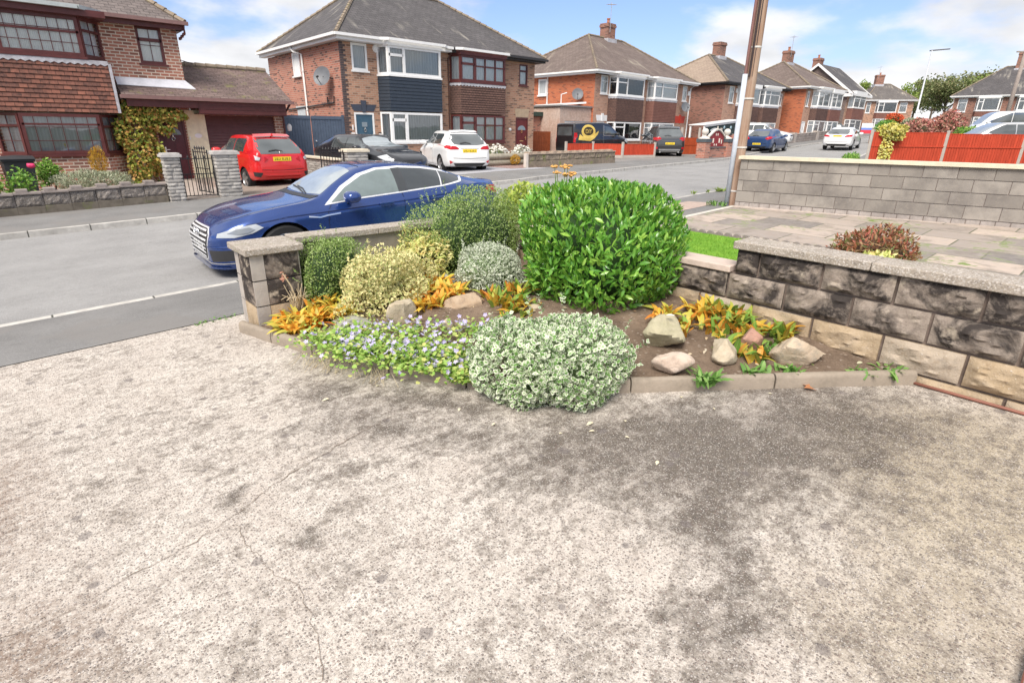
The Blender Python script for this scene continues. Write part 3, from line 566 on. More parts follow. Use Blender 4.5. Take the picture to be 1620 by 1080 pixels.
def house_one():
    o = thing('semi_detached_house', 'red brick house at far left with maroon windows, tile-hung bay and attached garage', 'house', (2.4, 21.2, .2), 0, (2.4, 0, .2))
    mr = maroon(); wl = 4.85; zt = 4.74
    q = MB(); q.holes(-6, wl, .2-.4, zt, 0, [(3.74, 4.42, 3.7, 4.72), (3.82, 4.62, .19, 2.27)], .14)
    q.poly([(wl, 0, -.2), (wl, 8, -.2), (wl, 8, zt), (wl, 0, zt)]); q.poly([(-6, 8, -.2), (-6, 0, -.2), (-6, 0, zt), (-6, 8, zt)]); q.poly([(wl, 8, -.2), (-6, 8, -.2), (-6, 8, zt), (wl, 8, zt)])
    q.build('wall', BR_H1, o)
    frame(o, (3.74, .03), (4.42, .03), 3.7, 4.72, mr, (), [(0, 1, 4.36, .09)], .075, net(), lead_n=(2, 2), sill=.06)
    bay(o, .5, 2.3, .6, .52, (3.70, 4.68), (1.13, 2.2), -.2, 4.8, mr, HT_RED, BR_H1, (), [(0, 1, 4.30, .06)], (), [(0, 1, 1.92, .05)], net(), grey(), row=.118, tile_sp=.06, lead_u=(8, 3), lead_l=(6, 3), side_h=.70, head=mr, fw=.085)
    for xa in (-.02, 2.79): q = MB(); q.box(xa, xa+.07, -.67, .02, 2.25, 3.55); q.build('corner_flashing', lead(), o)
    # ornaments standing in the lower bay window
    q = MB(); q.lathe([(.0, 1.2), (.10, 1.2), (.12, 1.4), (.08, 1.42)], 10, (1.35, -.42, 0)); q.build('window_vase', mat('yellow pot', (.55, .42, .12), .5), o, smooth=True)
    q = MB()
    for i in range(9): q.lathe([(.0, -.05), (.055, -.02), (.05, .03), (0, .05)], 7, (1.35+random.uniform(-.16, .16), -.44, 1.52+random.uniform(-.08, .1)))
    q.build('window_flowers', mat('pale flowers', (.8, .7, .72), .7), o, smooth=True)
    hip_roof(o, -6.25, 5.06, -.34, 8.3, 4.88, -1, 1.5, 4.0, 8.0, tile_mat('grey brown slates', (.12, .10, .095), (.19, .16, .15), (.03, .026, .026), .24, .15), RIDGE)
    eaves(o, -6.2, 5.0, -.3, 8.2, 4.88, mr, None, -.3, zt)
    gutter(o, [(-.2, -.86, 4.9), (.45, -.86, 4.9), (2.35, -.86, 4.9), (2.9, -.40, 4.88)], mat('pale grey gutter', (.42, .46, .46), .5), 'gutter')
    gutter(o, [(2.9, -.42, 4.86), (5.12, -.42, 4.86)], mat('dusty maroon gutter', (.22, .13, .12), .5)); 
    q = MB(); q.box(-.1, 2.95, -.80, -.3, 4.70, 4.86); q.build('bay_soffit', mr, o)
    downpipe(o, [(5.0, -.40, 4.84), (5.0, -.36, 4.60), (4.9, -.06, 4.45)], mr, .035)
    # porch and garage roof in one slope, leaning on the house
    q = MB(); x0, x1, y0, y1, z0, z1 = 2.96, 7.95, -.75, 1.5, 2.75, 3.86; th = .08
    q.poly([(x0, y0, z0), (x1, y0, z0), (x1, y1, z1), (x0, y1, z1)]); q.poly([(x1, y0, z0), (x1, y0, z0-th), (x1, y1, z1-th), (x1, y1, z1)]); q.poly([(x0, y0, z0-th), (x0, y0, z0), (x0, y1, z1), (x0, y1, z1-th)])
    q.poly([(x0, y0, z0-th), (x1, y0, z0-th), (x1, y0, z0), (x0, y0, z0)]); q.poly([(4.9, y1, z1), (x1, y1, z1), (x1, y1+2.2, z0), (4.9, y1+2.2, z0)]); q.build('garage_roof', RF_GAR, o)
    q = MB(); n = 9
    for i in range(n): a = 4.92+(7.95-4.92)*i/n; q.tube([(a, y1, z1+.02), (a+(7.95-4.92)/n*.97, y1, z1+.01)], [.10, .09], 8)
    q.build('ridge_tiles', RIDGE, o)
    q = MB(); q.prism([(2.98, -.012, 3.26), (4.86, -.012, 3.26), (5.08, -.20, 3.02), (2.98, -.20, 3.05)], (0, 0, .02)); q.build('flashing', mat('new lead', (.62, .62, .66), .6), o)
    q = MB(); q.box(2.9, 7.98, -.86, -.74, 2.66, 2.76); q.build('garage_gutter', mat('dusty maroon gutter', (.22, .13, .12), .5), o)
    q = MB(); q.box(3.05, 4.95, -.70, -.66, 2.45, 2.68); q.box(4.95, 7.72, -.70, -.66, 2.28, 2.68); q.box(4.95, 7.72, -.66, .02, 2.28, 2.30); q.box(3.05, 4.95, -.66, -.002, 2.46, 2.48)
    for k in range(3): q.box(4.97, 7.70, -.715, -.70, 2.30+.125*k, 2.41+.125*k)
    q.build('garage_fascia', mr, o)
    door(o, 3.82, 4.62, .2, 2.27, .03, mat('maroon door', (.085, .022, .028), .35), mr, .70, handle='l')
    cw = mat('cream render', (.74, .70, .50), .85); q = MB(); q.box(4.66, 5.25, -.02, .3, -.2, 2.4); b = q.build('render_panel', cw, o)
    q = MB(); k = 20; q.prism([(4.96+.11*cos(2*pi*i/k), -.022, 1.62+.07*sin(2*pi*i/k)) for i in range(k)], (0, -.015, 0)); q.build('house_sign', white(), o)
    q = MB(); q.box(4.69, 4.72, -.045, -.02, 1.5, 1.6); q.build('bell_push', white(), o)
    q = MB(); q.holes(4.86, 7.88, -.2, 2.7, .02, [(5.25, 7.52, -.2, 2.27)], .12); q.poly([(7.88, .02, -.2), (7.88, 3.6, -.2), (7.88, 3.6, 2.7), (7.88, .02, 2.7)]); q.poly([(7.88, .02, 2.7), (7.88, 3.0, 2.7), (7.88, 1.5, 3.78)]); q.build('garage_wall', BR_H1, o)
    q = MB()
    for i in range(23): z = .13+.093*i; q.poly([(5.25, .09, z), (7.52, .09, z), (7.52, .115, z+.085), (5.25, .115, z+.085)]); q.poly([(5.25, .115, z+.085), (7.52, .115, z+.085), (7.52, .09, z+.093), (5.25, .09, z+.093)])
    q.build('garage_door', mat('maroon brown roller door', (.13, .06, .058), .5), o)
    downpipe(o, [(7.86, -.72, 2.66), (7.86, -.3, 2.45), (7.83, -.04, 2.3), (7.83, -.04, .3)], mr, .035)
    q = MB(); q.tube([(7.98, .0, 1.85), (7.98, -.12, 1.95), (7.98, -.12, 2.05)], .02, 6); q.lathe([(.0, 1.78), (.07, 1.8), (.09, 1.95), (.05, 2.02)], 8, (7.98, -.12, 0)); q.build('wall_lamp', mat('pale lamp', (.7, .68, .66), .4), o)
house_one()
def house_pair():
    o = thing('semi_detached_house', 'brick semi-detached pair, left half white windows and slate-blue bay cladding, right half maroon', 'house', (16, 22.3, .55), 0, (16, 0, .55))
    wm, mr = white(), maroon(); x0, x1, pt, zt = 10.8, 21.42, 15.93, 5.12
    q = MB(); q.holes(x0, x1, .1, zt, 0, [(11.25, 11.95, 4.12, 5.11), (11.17, 12.07, .62, 2.53), (20.35, 20.93, 4.05, 5.03), (20.15, 21.01, .66, 2.53)], .14)
    q.cur = 1; q.poly([(x0, 8, .1), (x0, 0, .1), (x0, 0, zt), (x0, 8, zt)]); q.poly([(x1, 0, .1), (x1, 8, .1), (x1, 8, zt), (x1, 0, zt)]); q.poly([(x1, 8, .1), (x0, 8, .1), (x0, 8, zt), (x1, 8, zt)]); q.build('wall', [BR_BUFF, BR_RED], o)
    q = MB()
    for i in range(56): z = .15+.0886*i; q.box(x0-.012, x0+.11*(1 if i % 2 else 1.9), -.012, .10, z, z+.075)
    q.build('corner_bricks', mat('blue black brick', (.085, .065, .065), .7, var=.3), o)
    frame(o, (11.25, .03), (11.95, .03), 4.12, 5.11, wm, (), (), .085, grey(), sill=.07)
    bay(o, 12.62, 15.2, .5, .22, (4.03, 5.10), (1.38, 2.58), .1, 5.3, wm, HT_SLATE, BR_BUFF, [(.285, .12)], [(0, .285, 4.76, .1)], [(.285, .14)], [(0, .285, 2.27, .12)], grey(), grey(), row=.135, head=wm, flash=False, fw=.09)
    door(o, 11.17, 12.07, .62, 2.53, .02, mat('teal blue door', (.045, .10, .15), .4), wm, None, panels=True, handle='l')
    q = MB(); q.box(11.5, 11.74, .005, .02, 1.98, 2.16); q.build('door_pane', mat('fanlight glass', (.22, .27, .31), .1), o)
    sl = mat('slate blue paint', (.05, .06, .085), .5); q = MB(); q.prism([(11.17, -.02, 2.58), (12.07, -.02, 2.58), (12.20, -.02, 2.84), (11.04, -.02, 2.84)], (0, .03, 0)); q.prism([(11.55, -.05, 2.55), (11.69, -.05, 2.55), (11.74, -.05, 3.0), (11.50, -.05, 3.0)], (0, .06, 0)); q.build('lintel', sl, o)
    q = MB(); q.lathe([(.0, -.07), (.15, -.06), (.17, 0.0)], 18, (12.38, -.0, 4.98), 'y'); q.build('alarm_box', wm, o, smooth=True, sharp=40)
    q = MB(); q.box(10.98, 11.14, -.02, 0, 1.55, 1.75); n_ = q.build('house_number', wm, o); text('number', '252', .10, mat('dark lettering', (.05, .05, .06), .6), n_, (11.06, -.024, 1.65), (pi/2, 0, 0))
    q = MB(); q.box(11.04, 11.09, -.03, 0, 1.85, 2.05); q.build('meter_tag', wm, o)
    q = MB(); q.box(12.24, 12.32, -.10, -.02, 1.55, 1.72); q.build('porch_lamp', wm, o); q = MB(); q.box(12.23, 12.33, -.11, 0, 1.725, 1.76); q.build('porch_lamp_cap', mat('black plastic', (.03, .03, .032), .5), o)
    bay(o, 16.3, 18.95, .5, .22, (4.0, 5.07), (1.38, 2.57), .1, 5.25, mr, HT_DARK, BR_BUFF, [(.31, .14), (.54, .055), (.77, .055)], [(0, .31, 4.72, .10), (.31, 1, 4.66, .055)], [(.31, .14), (.54, .055), (.77, .055)], [(0, .31, 2.22, .10), (.31, 1, 2.12, .055)], net(), net(), row=.1, head=mr, fw=.09)
    frame(o, (20.35, .03), (20.93, .03), 4.05, 5.03, mr, (), [(0, 1, 4.72, .08)], .07, net(), sill=.05)
    door(o, 20.15, 21.01, .66, 2.53, .02, mat('dark red door', (.13, .022, .022), .35), mr, .68, knock=True, handle='r', km=mat('brass', (.75, .42, .20), .35, .8))
    q = MB(); q.prism([(20.15, -.015, 2.56), (21.01, -.015, 2.56), (21.1, -.015, 2.95), (20.06, -.015, 2.95)], (0, .03, 0)); q.build('lintel', mat('buff stone lintel', (.42, .32, .22), .8), o)
    q = MB(); q.lathe([(.0, -.07), (.07, -.06), (.08, 0)], 12, (19.75, 0, 1.95), 'y'); q.build('door_light', wm, o, smooth=True)
    hip_roof(o, x0-.32, x1+.4, -.42, 8.4, 5.34, 13.9, 18.3, 4.0, 8.02, RF_GREY, RIDGE)
    bk = mat('black gutter', (.035, .033, .033), .5)
    q = MB(); q.box(x0-.3, pt, -.4, -.37, 5.13, 5.335); q.box(x0-.3, x0-.27, -.37, 8.3, 5.13, 5.335); q.box(x0-.27, pt, -.37, -.002, 5.13, 5.15); q.box(x0-.27, x0-.002, 0, 8.3, 5.13, 5.15); q.build('fascia', wm, o)
    q = MB(); q.box(pt, x1+.38, -.4, -.37, 5.13, 5.335); q.box(x1+.35, x1+.38, -.37, 8.3, 5.13, 5.335); q.box(pt, x1+.35, -.37, -.002, 5.13, 5.15); q.build('fascia_dark', bk, o)
    gutter(o, [(x0-.4, 8.3, 5.30), (x0-.4, -.47, 5.30), (12.3, -.47, 5.30), (12.6, -.72, 5.30), (15.3, -.72, 5.29), (15.55, -.47, 5.29), (pt, -.47, 5.28)], wm)
    gutter(o, [(pt, -.48, 5.27), (16.05, -.48, 5.27)], bk); gutter(o, [(16.05, -.5, 5.29), (16.3, -.72, 5.28), (19.0, -.72, 5.27), (19.2, -.5, 5.27)], wm, 'bay_gutter'); gutter(o, [(19.2, -.48, 5.26), (x1+.45, -.48, 5.25)], bk)
    downpipe(o, [(15.95, -.42, 5.2), (15.95, -.05, 4.9), (15.95, -.05, .3)], mat('brown pipe', (.10, .05, .04), .5), .03)
    # gable-end side: small landing window, white downpipe, waste pipe, dish
    frame(o, (x0-.01, 4.85), (x0-.01, 4.05), 4.12, 5.08, wm, (), (), .10, net(), sill=.06, bo=-.02)
    downpipe(o, [(x0-.36, 4.15, 5.26), (x0-.30, 4.0, 5.05), (x0-.06, 3.7, 4.95), (x0-.06, 3.65, .4)], wm, .045)
    bp = mat('black plastic', (.03, .03, .032), .5)
    q = MB(); q.tube([(x0-.06, 6.1, 2.72), (x0-.06, .85, 2.90), (x0-.06, .80, 3.15)], .03, 6); q.tube([(x0-.06, 1.45, 2.88), (x0-.06, 1.45, 3.14)], .025, 6); q.build('waste_pipe', bp, o)
    dish(o, (x0-.42, 1.0, 3.9), (-.75, -.55, .3), .37, (.42, -.25, -.05))
    q = MB(); q.box(x0-.03, x0, 4.0, 4.9, 2.3, 2.75); q.box(x0-.05, x0-.01, 3.9, 5.0, 2.75, 2.85); q.build('side_window', mat('frosted glass', (.5, .53, .55), .3), o)
    return o
house_pair()
def semi(label, loc, rot, zb, zt, spec):
    """white-windowed semi-detached pair"""
    o = thing('semi_detached_house', label, 'house', (*loc, zb), rot, (0, 0, zb), group='houses along the far side of the road'); o.pop('group') if False else None
    wm = white(); Wd = spec['w']; D = spec.get('d', 8.); hs = [h for h in spec['win']]+[(d[0], d[1], zb-.3, d[2]) for d in spec.get('doors', [])]
    q = MB(); q.holes(0, Wd, zb-.5, zt, 0, hs, .14); q.cur = 1
    q.poly([(0, D, zb-.5), (0, 0, zb-.5), (0, 0, zt), (0, D, zt)]); q.poly([(Wd, 0, zb-.5), (Wd, D, zb-.5), (Wd, D, zt), (Wd, 0, zt)]); q.poly([(Wd, D, zb-.5), (0, D, zb-.5), (0, D, zt), (Wd, D, zt)])
    q.build('wall', [spec['front'], spec['side']], o)
    for a, b, c, d in spec['win']: frame(o, (a, .03), (b, .03), c, d, wm, (), [(0, 1, c+(d-c)*.68, .06)], .08, net(), sill=.07)
    for b in spec['bays']:
        bay(o, b[0]+.2, b[1]-.2, .5, .2, b[2], b[3], zb-.4, zt+.2, wm, b[4], spec['front'], [(b[5], .09)], [(0, b[5], b[2][0]+(b[2][1]-b[2][0])*.7, .07)]+([(b[5], 1, b[2][0]+(b[2][1]-b[2][0])*.7, .06)] if b[6] else []), [(b[5], .1)], [(0, b[5], b[3][0]+(b[3][1]-b[3][0])*.72, .08)], b[7], b[8], head=wm, flash=b[9], fw=.085, side_h=.7)
    for d in spec.get('doors', []): door(o, d[0], d[1], zb, d[2], .03, d[3], wm, None)
    for l in spec.get('lintels', []):
        q = MB(); a, b, c, d = l[:4]; m = (a+b)/2; q.prism([(a+.12, -.02, c), (b-.12, -.02, c), (b, -.02, d), (a, -.02, d)], (0, .03, 0)); q.prism([(m-.08, -.05, c-.02), (m+.08, -.05, c-.02), (m+.12, -.05, d+.1), (m-.12, -.05, d+.1)], (0, .06, 0)); q.build('lintel', l[4], o)
    if spec.get('gable'):
        ov = .3; ry = D/2; rz = zt+spec['rise']; q = MB()
        q.poly([(-ov, -.5, zt-.1), (Wd+ov, -.5, zt-.1), (Wd+ov, ry, rz), (-ov, ry, rz)]); q.poly([(Wd+ov, D+.4, zt), (-ov, D+.4, zt), (-ov, ry, rz), (Wd+ov, ry, rz)]); q.build('roof', spec['roof'], o)
        q = MB(); q.poly([(0, D, zt), (0, 0, zt), (0, ry, rz-.15)]); q.poly([(Wd, 0, zt), (Wd, D, zt), (Wd, ry, rz-.15)]); q.build('gable_wall', spec['side'], o)
        q = MB()
        for x in (-ov-.03, Wd+ov):
            q.prism([(x, -.55, zt-.35), (x, ry, rz-.25), (x, ry, rz+.03), (x, -.55, zt-.02)], (.03, 0, 0)); q.prism([(x, D+.45, zt-.3), (x, D+.45, zt+.03), (x, ry, rz+.03), (x, ry, rz-.25)], (.03, 0, 0))
        q.prism([(-ov-.03, -.6, zt-.42), (-ov-.03, .35, zt-.42), (-ov-.03, .35, zt-.1), (-ov-.03, -.6, zt-.12)], (.25, 0, 0)); q.box(-ov, Wd+ov, -.6, -.5, zt-.32, zt-.08); q.build('bargeboard', wm, o)
    else:
        r = spec['ridge']; rf = hip_roof(o, -.4, Wd+.4, -.42, D+.4, zt+.2, r[0], r[1], D/2, r[2], spec['roof'], RIDGE)
        fm = spec.get('fascia', wm); eaves(o, -.38, Wd+.38, -.4, D+.3, zt+.2, fm, fm, -.4, zt)
        if spec.get('hip_lit'):   # left hip takes a paler tile colour, sunlight painted into it
            rf.data.materials.append(spec['hip_lit']); rf.data.polygons[2].material_index = 1
        for x in spec.get('bayg', []): gutter(o, [(x[0], -.46, zt+.17), (x[0]+.2, -.74, zt+.17), (x[1]-.2, -.74, zt+.17), (x[1], -.46, zt+.17)], wm, 'bay_gutter')
    for c in spec.get('chim', []): chimney(o, *c[:6], BR_DK, c[6], c[7])
    for p in spec.get('pipes', []): downpipe(o, p, wm, .05)
    for p, f, a in spec.get('dish', []): dish(o, p, f, .36, a)
    for p, c in spec.get('alarms', []):
        q = MB(); q.box(p[0]-.13, p[0]+.13, -.09, 0, p[1]-.16, p[1]+.16); q.build('alarm_box', c, o, bevel=.02)
    return o
yl = lambda: mat('faded yellow box', (.62, .40, .10), .5)
rd = lambda: mat('red painted stone', (.50, .045, .02), .5)
def row_houses():
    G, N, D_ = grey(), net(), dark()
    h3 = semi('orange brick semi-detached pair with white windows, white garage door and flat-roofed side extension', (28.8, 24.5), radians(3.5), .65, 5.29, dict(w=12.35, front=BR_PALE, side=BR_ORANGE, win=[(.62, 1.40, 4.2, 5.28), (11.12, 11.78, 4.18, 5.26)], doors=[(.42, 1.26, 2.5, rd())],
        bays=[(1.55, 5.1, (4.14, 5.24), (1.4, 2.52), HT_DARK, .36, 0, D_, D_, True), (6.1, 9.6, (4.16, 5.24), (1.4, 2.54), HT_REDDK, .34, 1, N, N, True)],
        lintels=[(.3, 1.66, 2.56, 2.92, white()), (10.3, 11.9, 2.6, 3.1, rd())], ridge=(4.24, 8.5, 8.3), roof=RF_BROWN, bayg=[(1.45, 5.2), (6.0, 9.7)], chim=[(6.5, 4.0, 7.9, 9.25, .92, .7, 1, True)],
        pipes=[[(-.3, 3.7, 5.4), (-.06, 3.9, 5.2), (-.06, 3.9, 3.4)], [(12.2, -.4, 5.3), (12.2, -.06, 5.1), (12.2, -.06, .8)]], dish=[((-.42, 1.0, 4.15), (-.7, -.6, .35), (.42, -.2, -.05)), ((11.1, -.4, 3.75), (-.5, -.8, .35), (0, .4, -.05))], alarms=[((1.45+.35, 4.65), yl()), ((12.0, 4.75), white())]))
    q = MB(); q.holes(-3.1, 0, .15, 3.3, .15, [(-2.62, -.1, .2, 2.5)], .1); q.poly([(-3.1, 7, .2), (-3.1, .15, .2), (-3.1, .15, 3.3), (-3.1, 7, 3.3)]); q.poly([(-3.1, .15, 3.3), (0, .15, 3.3), (0, 7, 3.3), (-3.1, 7, 3.3)]); q.build('garage_wall', concrete_mat('peeling pink render', (.50, .36, .29), .2, (.58, .50, .44), .6), h3)
    q = MB(); q.box(-3.2, 0, .05, 7.1, 3.31, 3.40); q.build('garage_roof', mat('grey felt', (.22, .21, .21), .9), h3)
    q = MB(); q.box(-2.62, -.1, .2, .24, .2, 2.5)
    for k in range(5): q.box(-2.58, -.14, .185, .2, .3+.44*k, .3+.44*k+.40)
    q.build('garage_door', white(), h3)
    q = MB(); q.bar((-2.2, 3.0, 3.43), (-.25, .4, 3.62), .18, .10); q.tube([(-1.2, 1.7, 3.55), (-1.2, 1.7, 4.1), (-1.0, 1.4, 4.2)], .035, 6); q.build('white_pipe', white(), h3)
    frame(h3, (-.01, 4.75), (-.01, 4.0), 4.2, 5.2, white(), (), (), .1, G, sill=.08, bo=-.02)
    h4 = semi('mottled red brick semi-detached pair with a hip coloured as sunlit and black gutters', (44.0, 24.0), radians(-1), .95, 5.5, dict(w=10.4, front=BR_PALE, side=BR_DK, win=[(.75, 1.5, 4.2, 5.45), (9.55, 10.05, 4.3, 5.3)], doors=[(.7, 1.5, 2.9, white())],
        bays=[(2.0, 5.1, (4.2, 5.4), (1.6, 2.8), HT_DARK, .36, 0, N, N, True), (5.6, 8.7, (4.2, 5.4), (1.6, 2.8), HT_DARK, .36, 1, G, N, True)], ridge=(3.6, 6.6, 8.25), roof=RF_GREY, hip_lit=RF_SUNLIT, fascia=mat('black gutter', (.035, .033, .033), .5), bayg=[(5.4, 8.9)],
        chim=[(5.2, 4.0, 7.9, 9.35, 1.0, .7, 0, False)], dish=[((-.42, 3.5, 5.1), (-.7, -.6, .35), (.42, -.2, -.05))], alarms=[((1.8, 5.15), white()), ((9.2, 5.1), white())]))
    h5 = semi('orange brick semi-detached pair with a long white downpipe, beyond the blue hatchback', (55.8, 22.5), radians(-1), 1.25, 5.75, dict(w=7.9, front=BR_PALE, side=BR_ORANGE, win=[(.35, .85, 4.3, 5.6)], doors=[(.2, .95, 3.0, white())],
        bays=[(1.5, 4.4, (4.35, 5.6), (1.9, 3.1), HT_DARK, .45, 0, N, N, True), (4.6, 7.5, (4.35, 5.6), (1.9, 3.1), HT_REDDK, .45, 0, N, N, True)], ridge=(3.2, 5.4, 8.5), roof=RF_BROWN, bayg=[(1.4, 4.5)], chim=[(3.9, 4.0, 8.1, 9.5, 1.0, .7, 1, True)], pipes=[[(-.35, 7.2, 5.9), (-.06, 7.3, 5.7), (-.06, 7.3, 1.6)]]))
    h6 = semi('dark brick house with a gable end and white bargeboards', (71, 24.2), radians(2), 1.7, 6.25, dict(w=6.6, d=7., front=BR_BUFF, side=brick_mat('sooty brown brick', (.13, .095, .085), (.20, .15, .135), (.22, .18, .16), (.08, .06, .055), .3, .235, .083, .01), win=[], bays=[(.8, 5.2, (4.75, 6.1), (2.1, 3.5), HT_REDDK, .5, 1, N, N, False)], gable=1, rise=3.1, roof=RF_GREY, chim=[(.6, 3.9, 8.6, 9.95, 1.0, .8, 1, False)]))
    h7 = semi('distant brick house with pale lichen-streaked roof behind the green hedge', (107.9, 33.7), radians(-53.2), 2.9, 7.05, dict(w=7.0, d=8, front=BR_BUFF, side=BR_PALE, win=[(.0+.1, .75, 5.3, 6.9), (5.0, 6.1, 5.4, 6.9)], bays=[(1.5, 4.6, (5.4, 6.9), (3.1, 4.4), HT_REDDK, .3, 0, G, N, False)], ridge=(2.4, 4.4, 9.9), roof=tile_mat('lichen streaked tiles', (.10, .092, .09), (.15, .135, .125), (.05, .045, .04), .3, .22, (.46, .41, .33)), chim=[(2.6, 4.0, 9.5, 11.3, 1.2, .9, 1, True)], pipes=[[(7.3, 2.0, 7.0), (7.06, 2.2, 6.8), (7.06, 2.2, 3)]]))
    h8 = semi('brick semi-detached pair at the right edge with grey tiled roof and white doors', (90, 18.4), radians(-82.5), 2.2, 6.3, dict(w=10.5, d=8, front=BR_DK, side=BR_DK, win=[(.45, 1.35, 4.7, 6.2)], doors=[(.3, 1.4, 4.05, white())], bays=[(2.2, 4.6, (4.8, 6.2), (2.6, 4.1), HT_REDDK, .25, 0, G, N, False), (5.9, 8.6, (4.8, 6.2), (2.6, 4.1), HT_REDDK, .25, 0, G, N, False)], ridge=(4.0, 6.6, 9.9), roof=RF_GREY, chim=[(5.4, 4.0, 9.3, 11.4, 1.2, .9, 2, False)], dish=[((-.1, -.4, 4.5), (-.3, -.9, .3), (.2, .4, -.05))]))
    for h in (h3, h4, h5, h6, h7, h8): del h['group']
row_houses()
# ------------------------------------------------------------------ walls, pillars, gates, fences, poles
def vnoise(seed):
    r = np.random.default_rng(seed); ph = r.uniform(0, 6.28, (6, 3)); fr = r.normal(0, 1, (6, 3))
    def f(p, s=1.): return sum(sin((p[0]*fr[k][0]+p[1]*fr[k][1]+p[2]*fr[k][2])*s*(1+.7*k)+ph[k][0])/(1+.6*k) for k in range(6))/2.6
    return f
VNZ = vnoise(3)
def rock_block(q, a, d, l, h, n, depth, disp, seed, nu=9, nv=5, marg=.14, m=None):
    """one block: lower-left corner a, direction d (unit, horizontal), outward normal n, rough face"""
    a = Vector(a); d = Vector(d); n = Vector(n); up = Vector((0, 0, 1)); o = random.uniform(0, 99)
    def P_(i, j):
        u, v = i/nu, j/nv; e = min(1, min(u, 1-u)/marg*1.0, min(v, 1-v)/marg*.8); e = max(0, e)
        p = a+d*(u*l)+up*(v*h); k = VNZ((p.x*9+o, p.y*9+o, p.z*9), 1.)*.6+abs(VNZ((p.x*26, p.y*26+o, p.z*34), 1.))*.9-.3+VNZ((p.x*70, p.y*70+o, p.z*80), 1.)*.22
        return p+n*(disp*(e*.55+e*k*.75))
    vs = [P_(i, j) for j in range(nv+1) for i in range(nu+1)]; fs = [(j*(nu+1)+i, j*(nu+1)+i+1, (j+1)*(nu+1)+i+1, (j+1)*(nu+1)+i) for j in range(nv) for i in range(nu)]
    flip = d.cross(up).dot(n) < 0
    k = len(vs); c = [a, a+d*l, a+d*l+up*h, a+up*h]; vs += c+[x-n*depth for x in c]
    fs += [(k, k+4, k+5, k+1), (k+1, k+5, k+6, k+2), (k+2, k+6, k+7, k+3), (k+3, k+7, k+4, k)]
    q.raw(vs, [f[::-1] for f in fs] if flip else fs, m)
def sooty_mat():
    t = NT('sooty rock-faced block'); v = t.tc(); g = t.n('NewGeometry').outputs['Random Per Island']; n1 = t.noise(v, 4.5, 7, .65, .6); n2 = t.noise(v, 22, 6, .7); n3 = t.noise(v, 90, 3, .7)
    base = t.mix(t.ramp(n2, .3, .7), (.22, .18, .15), (.36, .305, .255))
    k = t.math('ADD', n1, t.math('MULTIPLY', t.math('SUBTRACT', g, .5), .18)); col = t.mix(t.ramp(k, .40, .55, 0, .96), base, (.038, .032, .030))
    col = t.mix(t.math('MULTIPLY', t.ramp(t.noise(v, 6, 5, .6), .60, .70), .8), col, (.50, .43, .34)); col = t.mix(t.ramp(n3, .68, .8, 0, .8), col, (.70, .67, .62))
    return t.fin(col, .9, t.bump(t.math('ADD', n2, n3), .6, .01), 0, .2)
def sandy_mat():
    t = NT('sandy rock-faced block'); v = t.tc(); n1 = t.noise(v, 5, 7, .65, .5); n2 = t.noise(v, 24, 6, .7); n3 = t.noise(v, 80, 3, .7); g = t.n('NewGeometry').outputs['Random Per Island']
    base = t.mix(t.ramp(n1, .3, .7), (.34, .255, .16), (.47, .375, .265)); base = t.mix(t.ramp(g, .75, .95), base, (.42, .37, .315)); col = t.mix(t.ramp(n2, .52, .72, 0, .6), base, (.23, .16, .10))
    col = t.mix(t.ramp(n1, .55, .70, 0, .55), col, (.09, .08, .075)); col = t.mix(t.ramp(n3, .62, .78, 0, .7), col, (.66, .64, .60))
    return t.fin(col, .9, t.bump(t.math('ADD', n2, n3), .6, .01), 0, .2)
SOOTY, SANDY = sooty_mat(), sandy_mat()
MORTAR = concrete_mat('dark mortar', (.21, .165, .14), .3, (.10, .08, .07), .6)
COPING = concrete_mat('pebbled coping', (.35, .305, .255), .22, (.19, .165, .14), .55, (.24, .235, .15), .6, .42)
COPPINK = concrete_mat('pale pink coping', (.56, .46, .40), .15, (.36, .30, .26), .3)
RENDER = concrete_mat('stained grey concrete', (.33, .295, .25), .3, (.13, .115, .10), .65)
def rock_wall(root, a, b, z0, rows, bl, n, disp, thick, off0=0., heights=None, gap=.016, mats=None, name='blocks', nu=9, nv=5, mort=True):
    """coursed blocks from plan point a to b; rows: [(z0, height, material index, phase)]"""
    a = Vector((a[0], a[1], 0)); b = Vector((b[0], b[1], 0)); d = (b-a); L = d.length; d.normalize(); n = Vector((*n, 0)); q = MB(); sd = 0
    for z, h, mi, ph, zend in rows:
        s = -ph
        while s < L:
            e = min(s+bl, zend if zend else L, L); s0 = max(s, 0)
            if e-s0 > .04: rock_block(q, a+d*(s0+gap/2)+Vector((0, 0, z+gap/2)), d, e-s0-gap, h-gap, n, .05, disp, sd, nu if e-s0 > .2 else 4, nv, m=mi); sd += 1
            s += bl
            if zend and s >= zend: break
    o = q.build(name, mats, root, smooth=True, sharp=45)
    return o
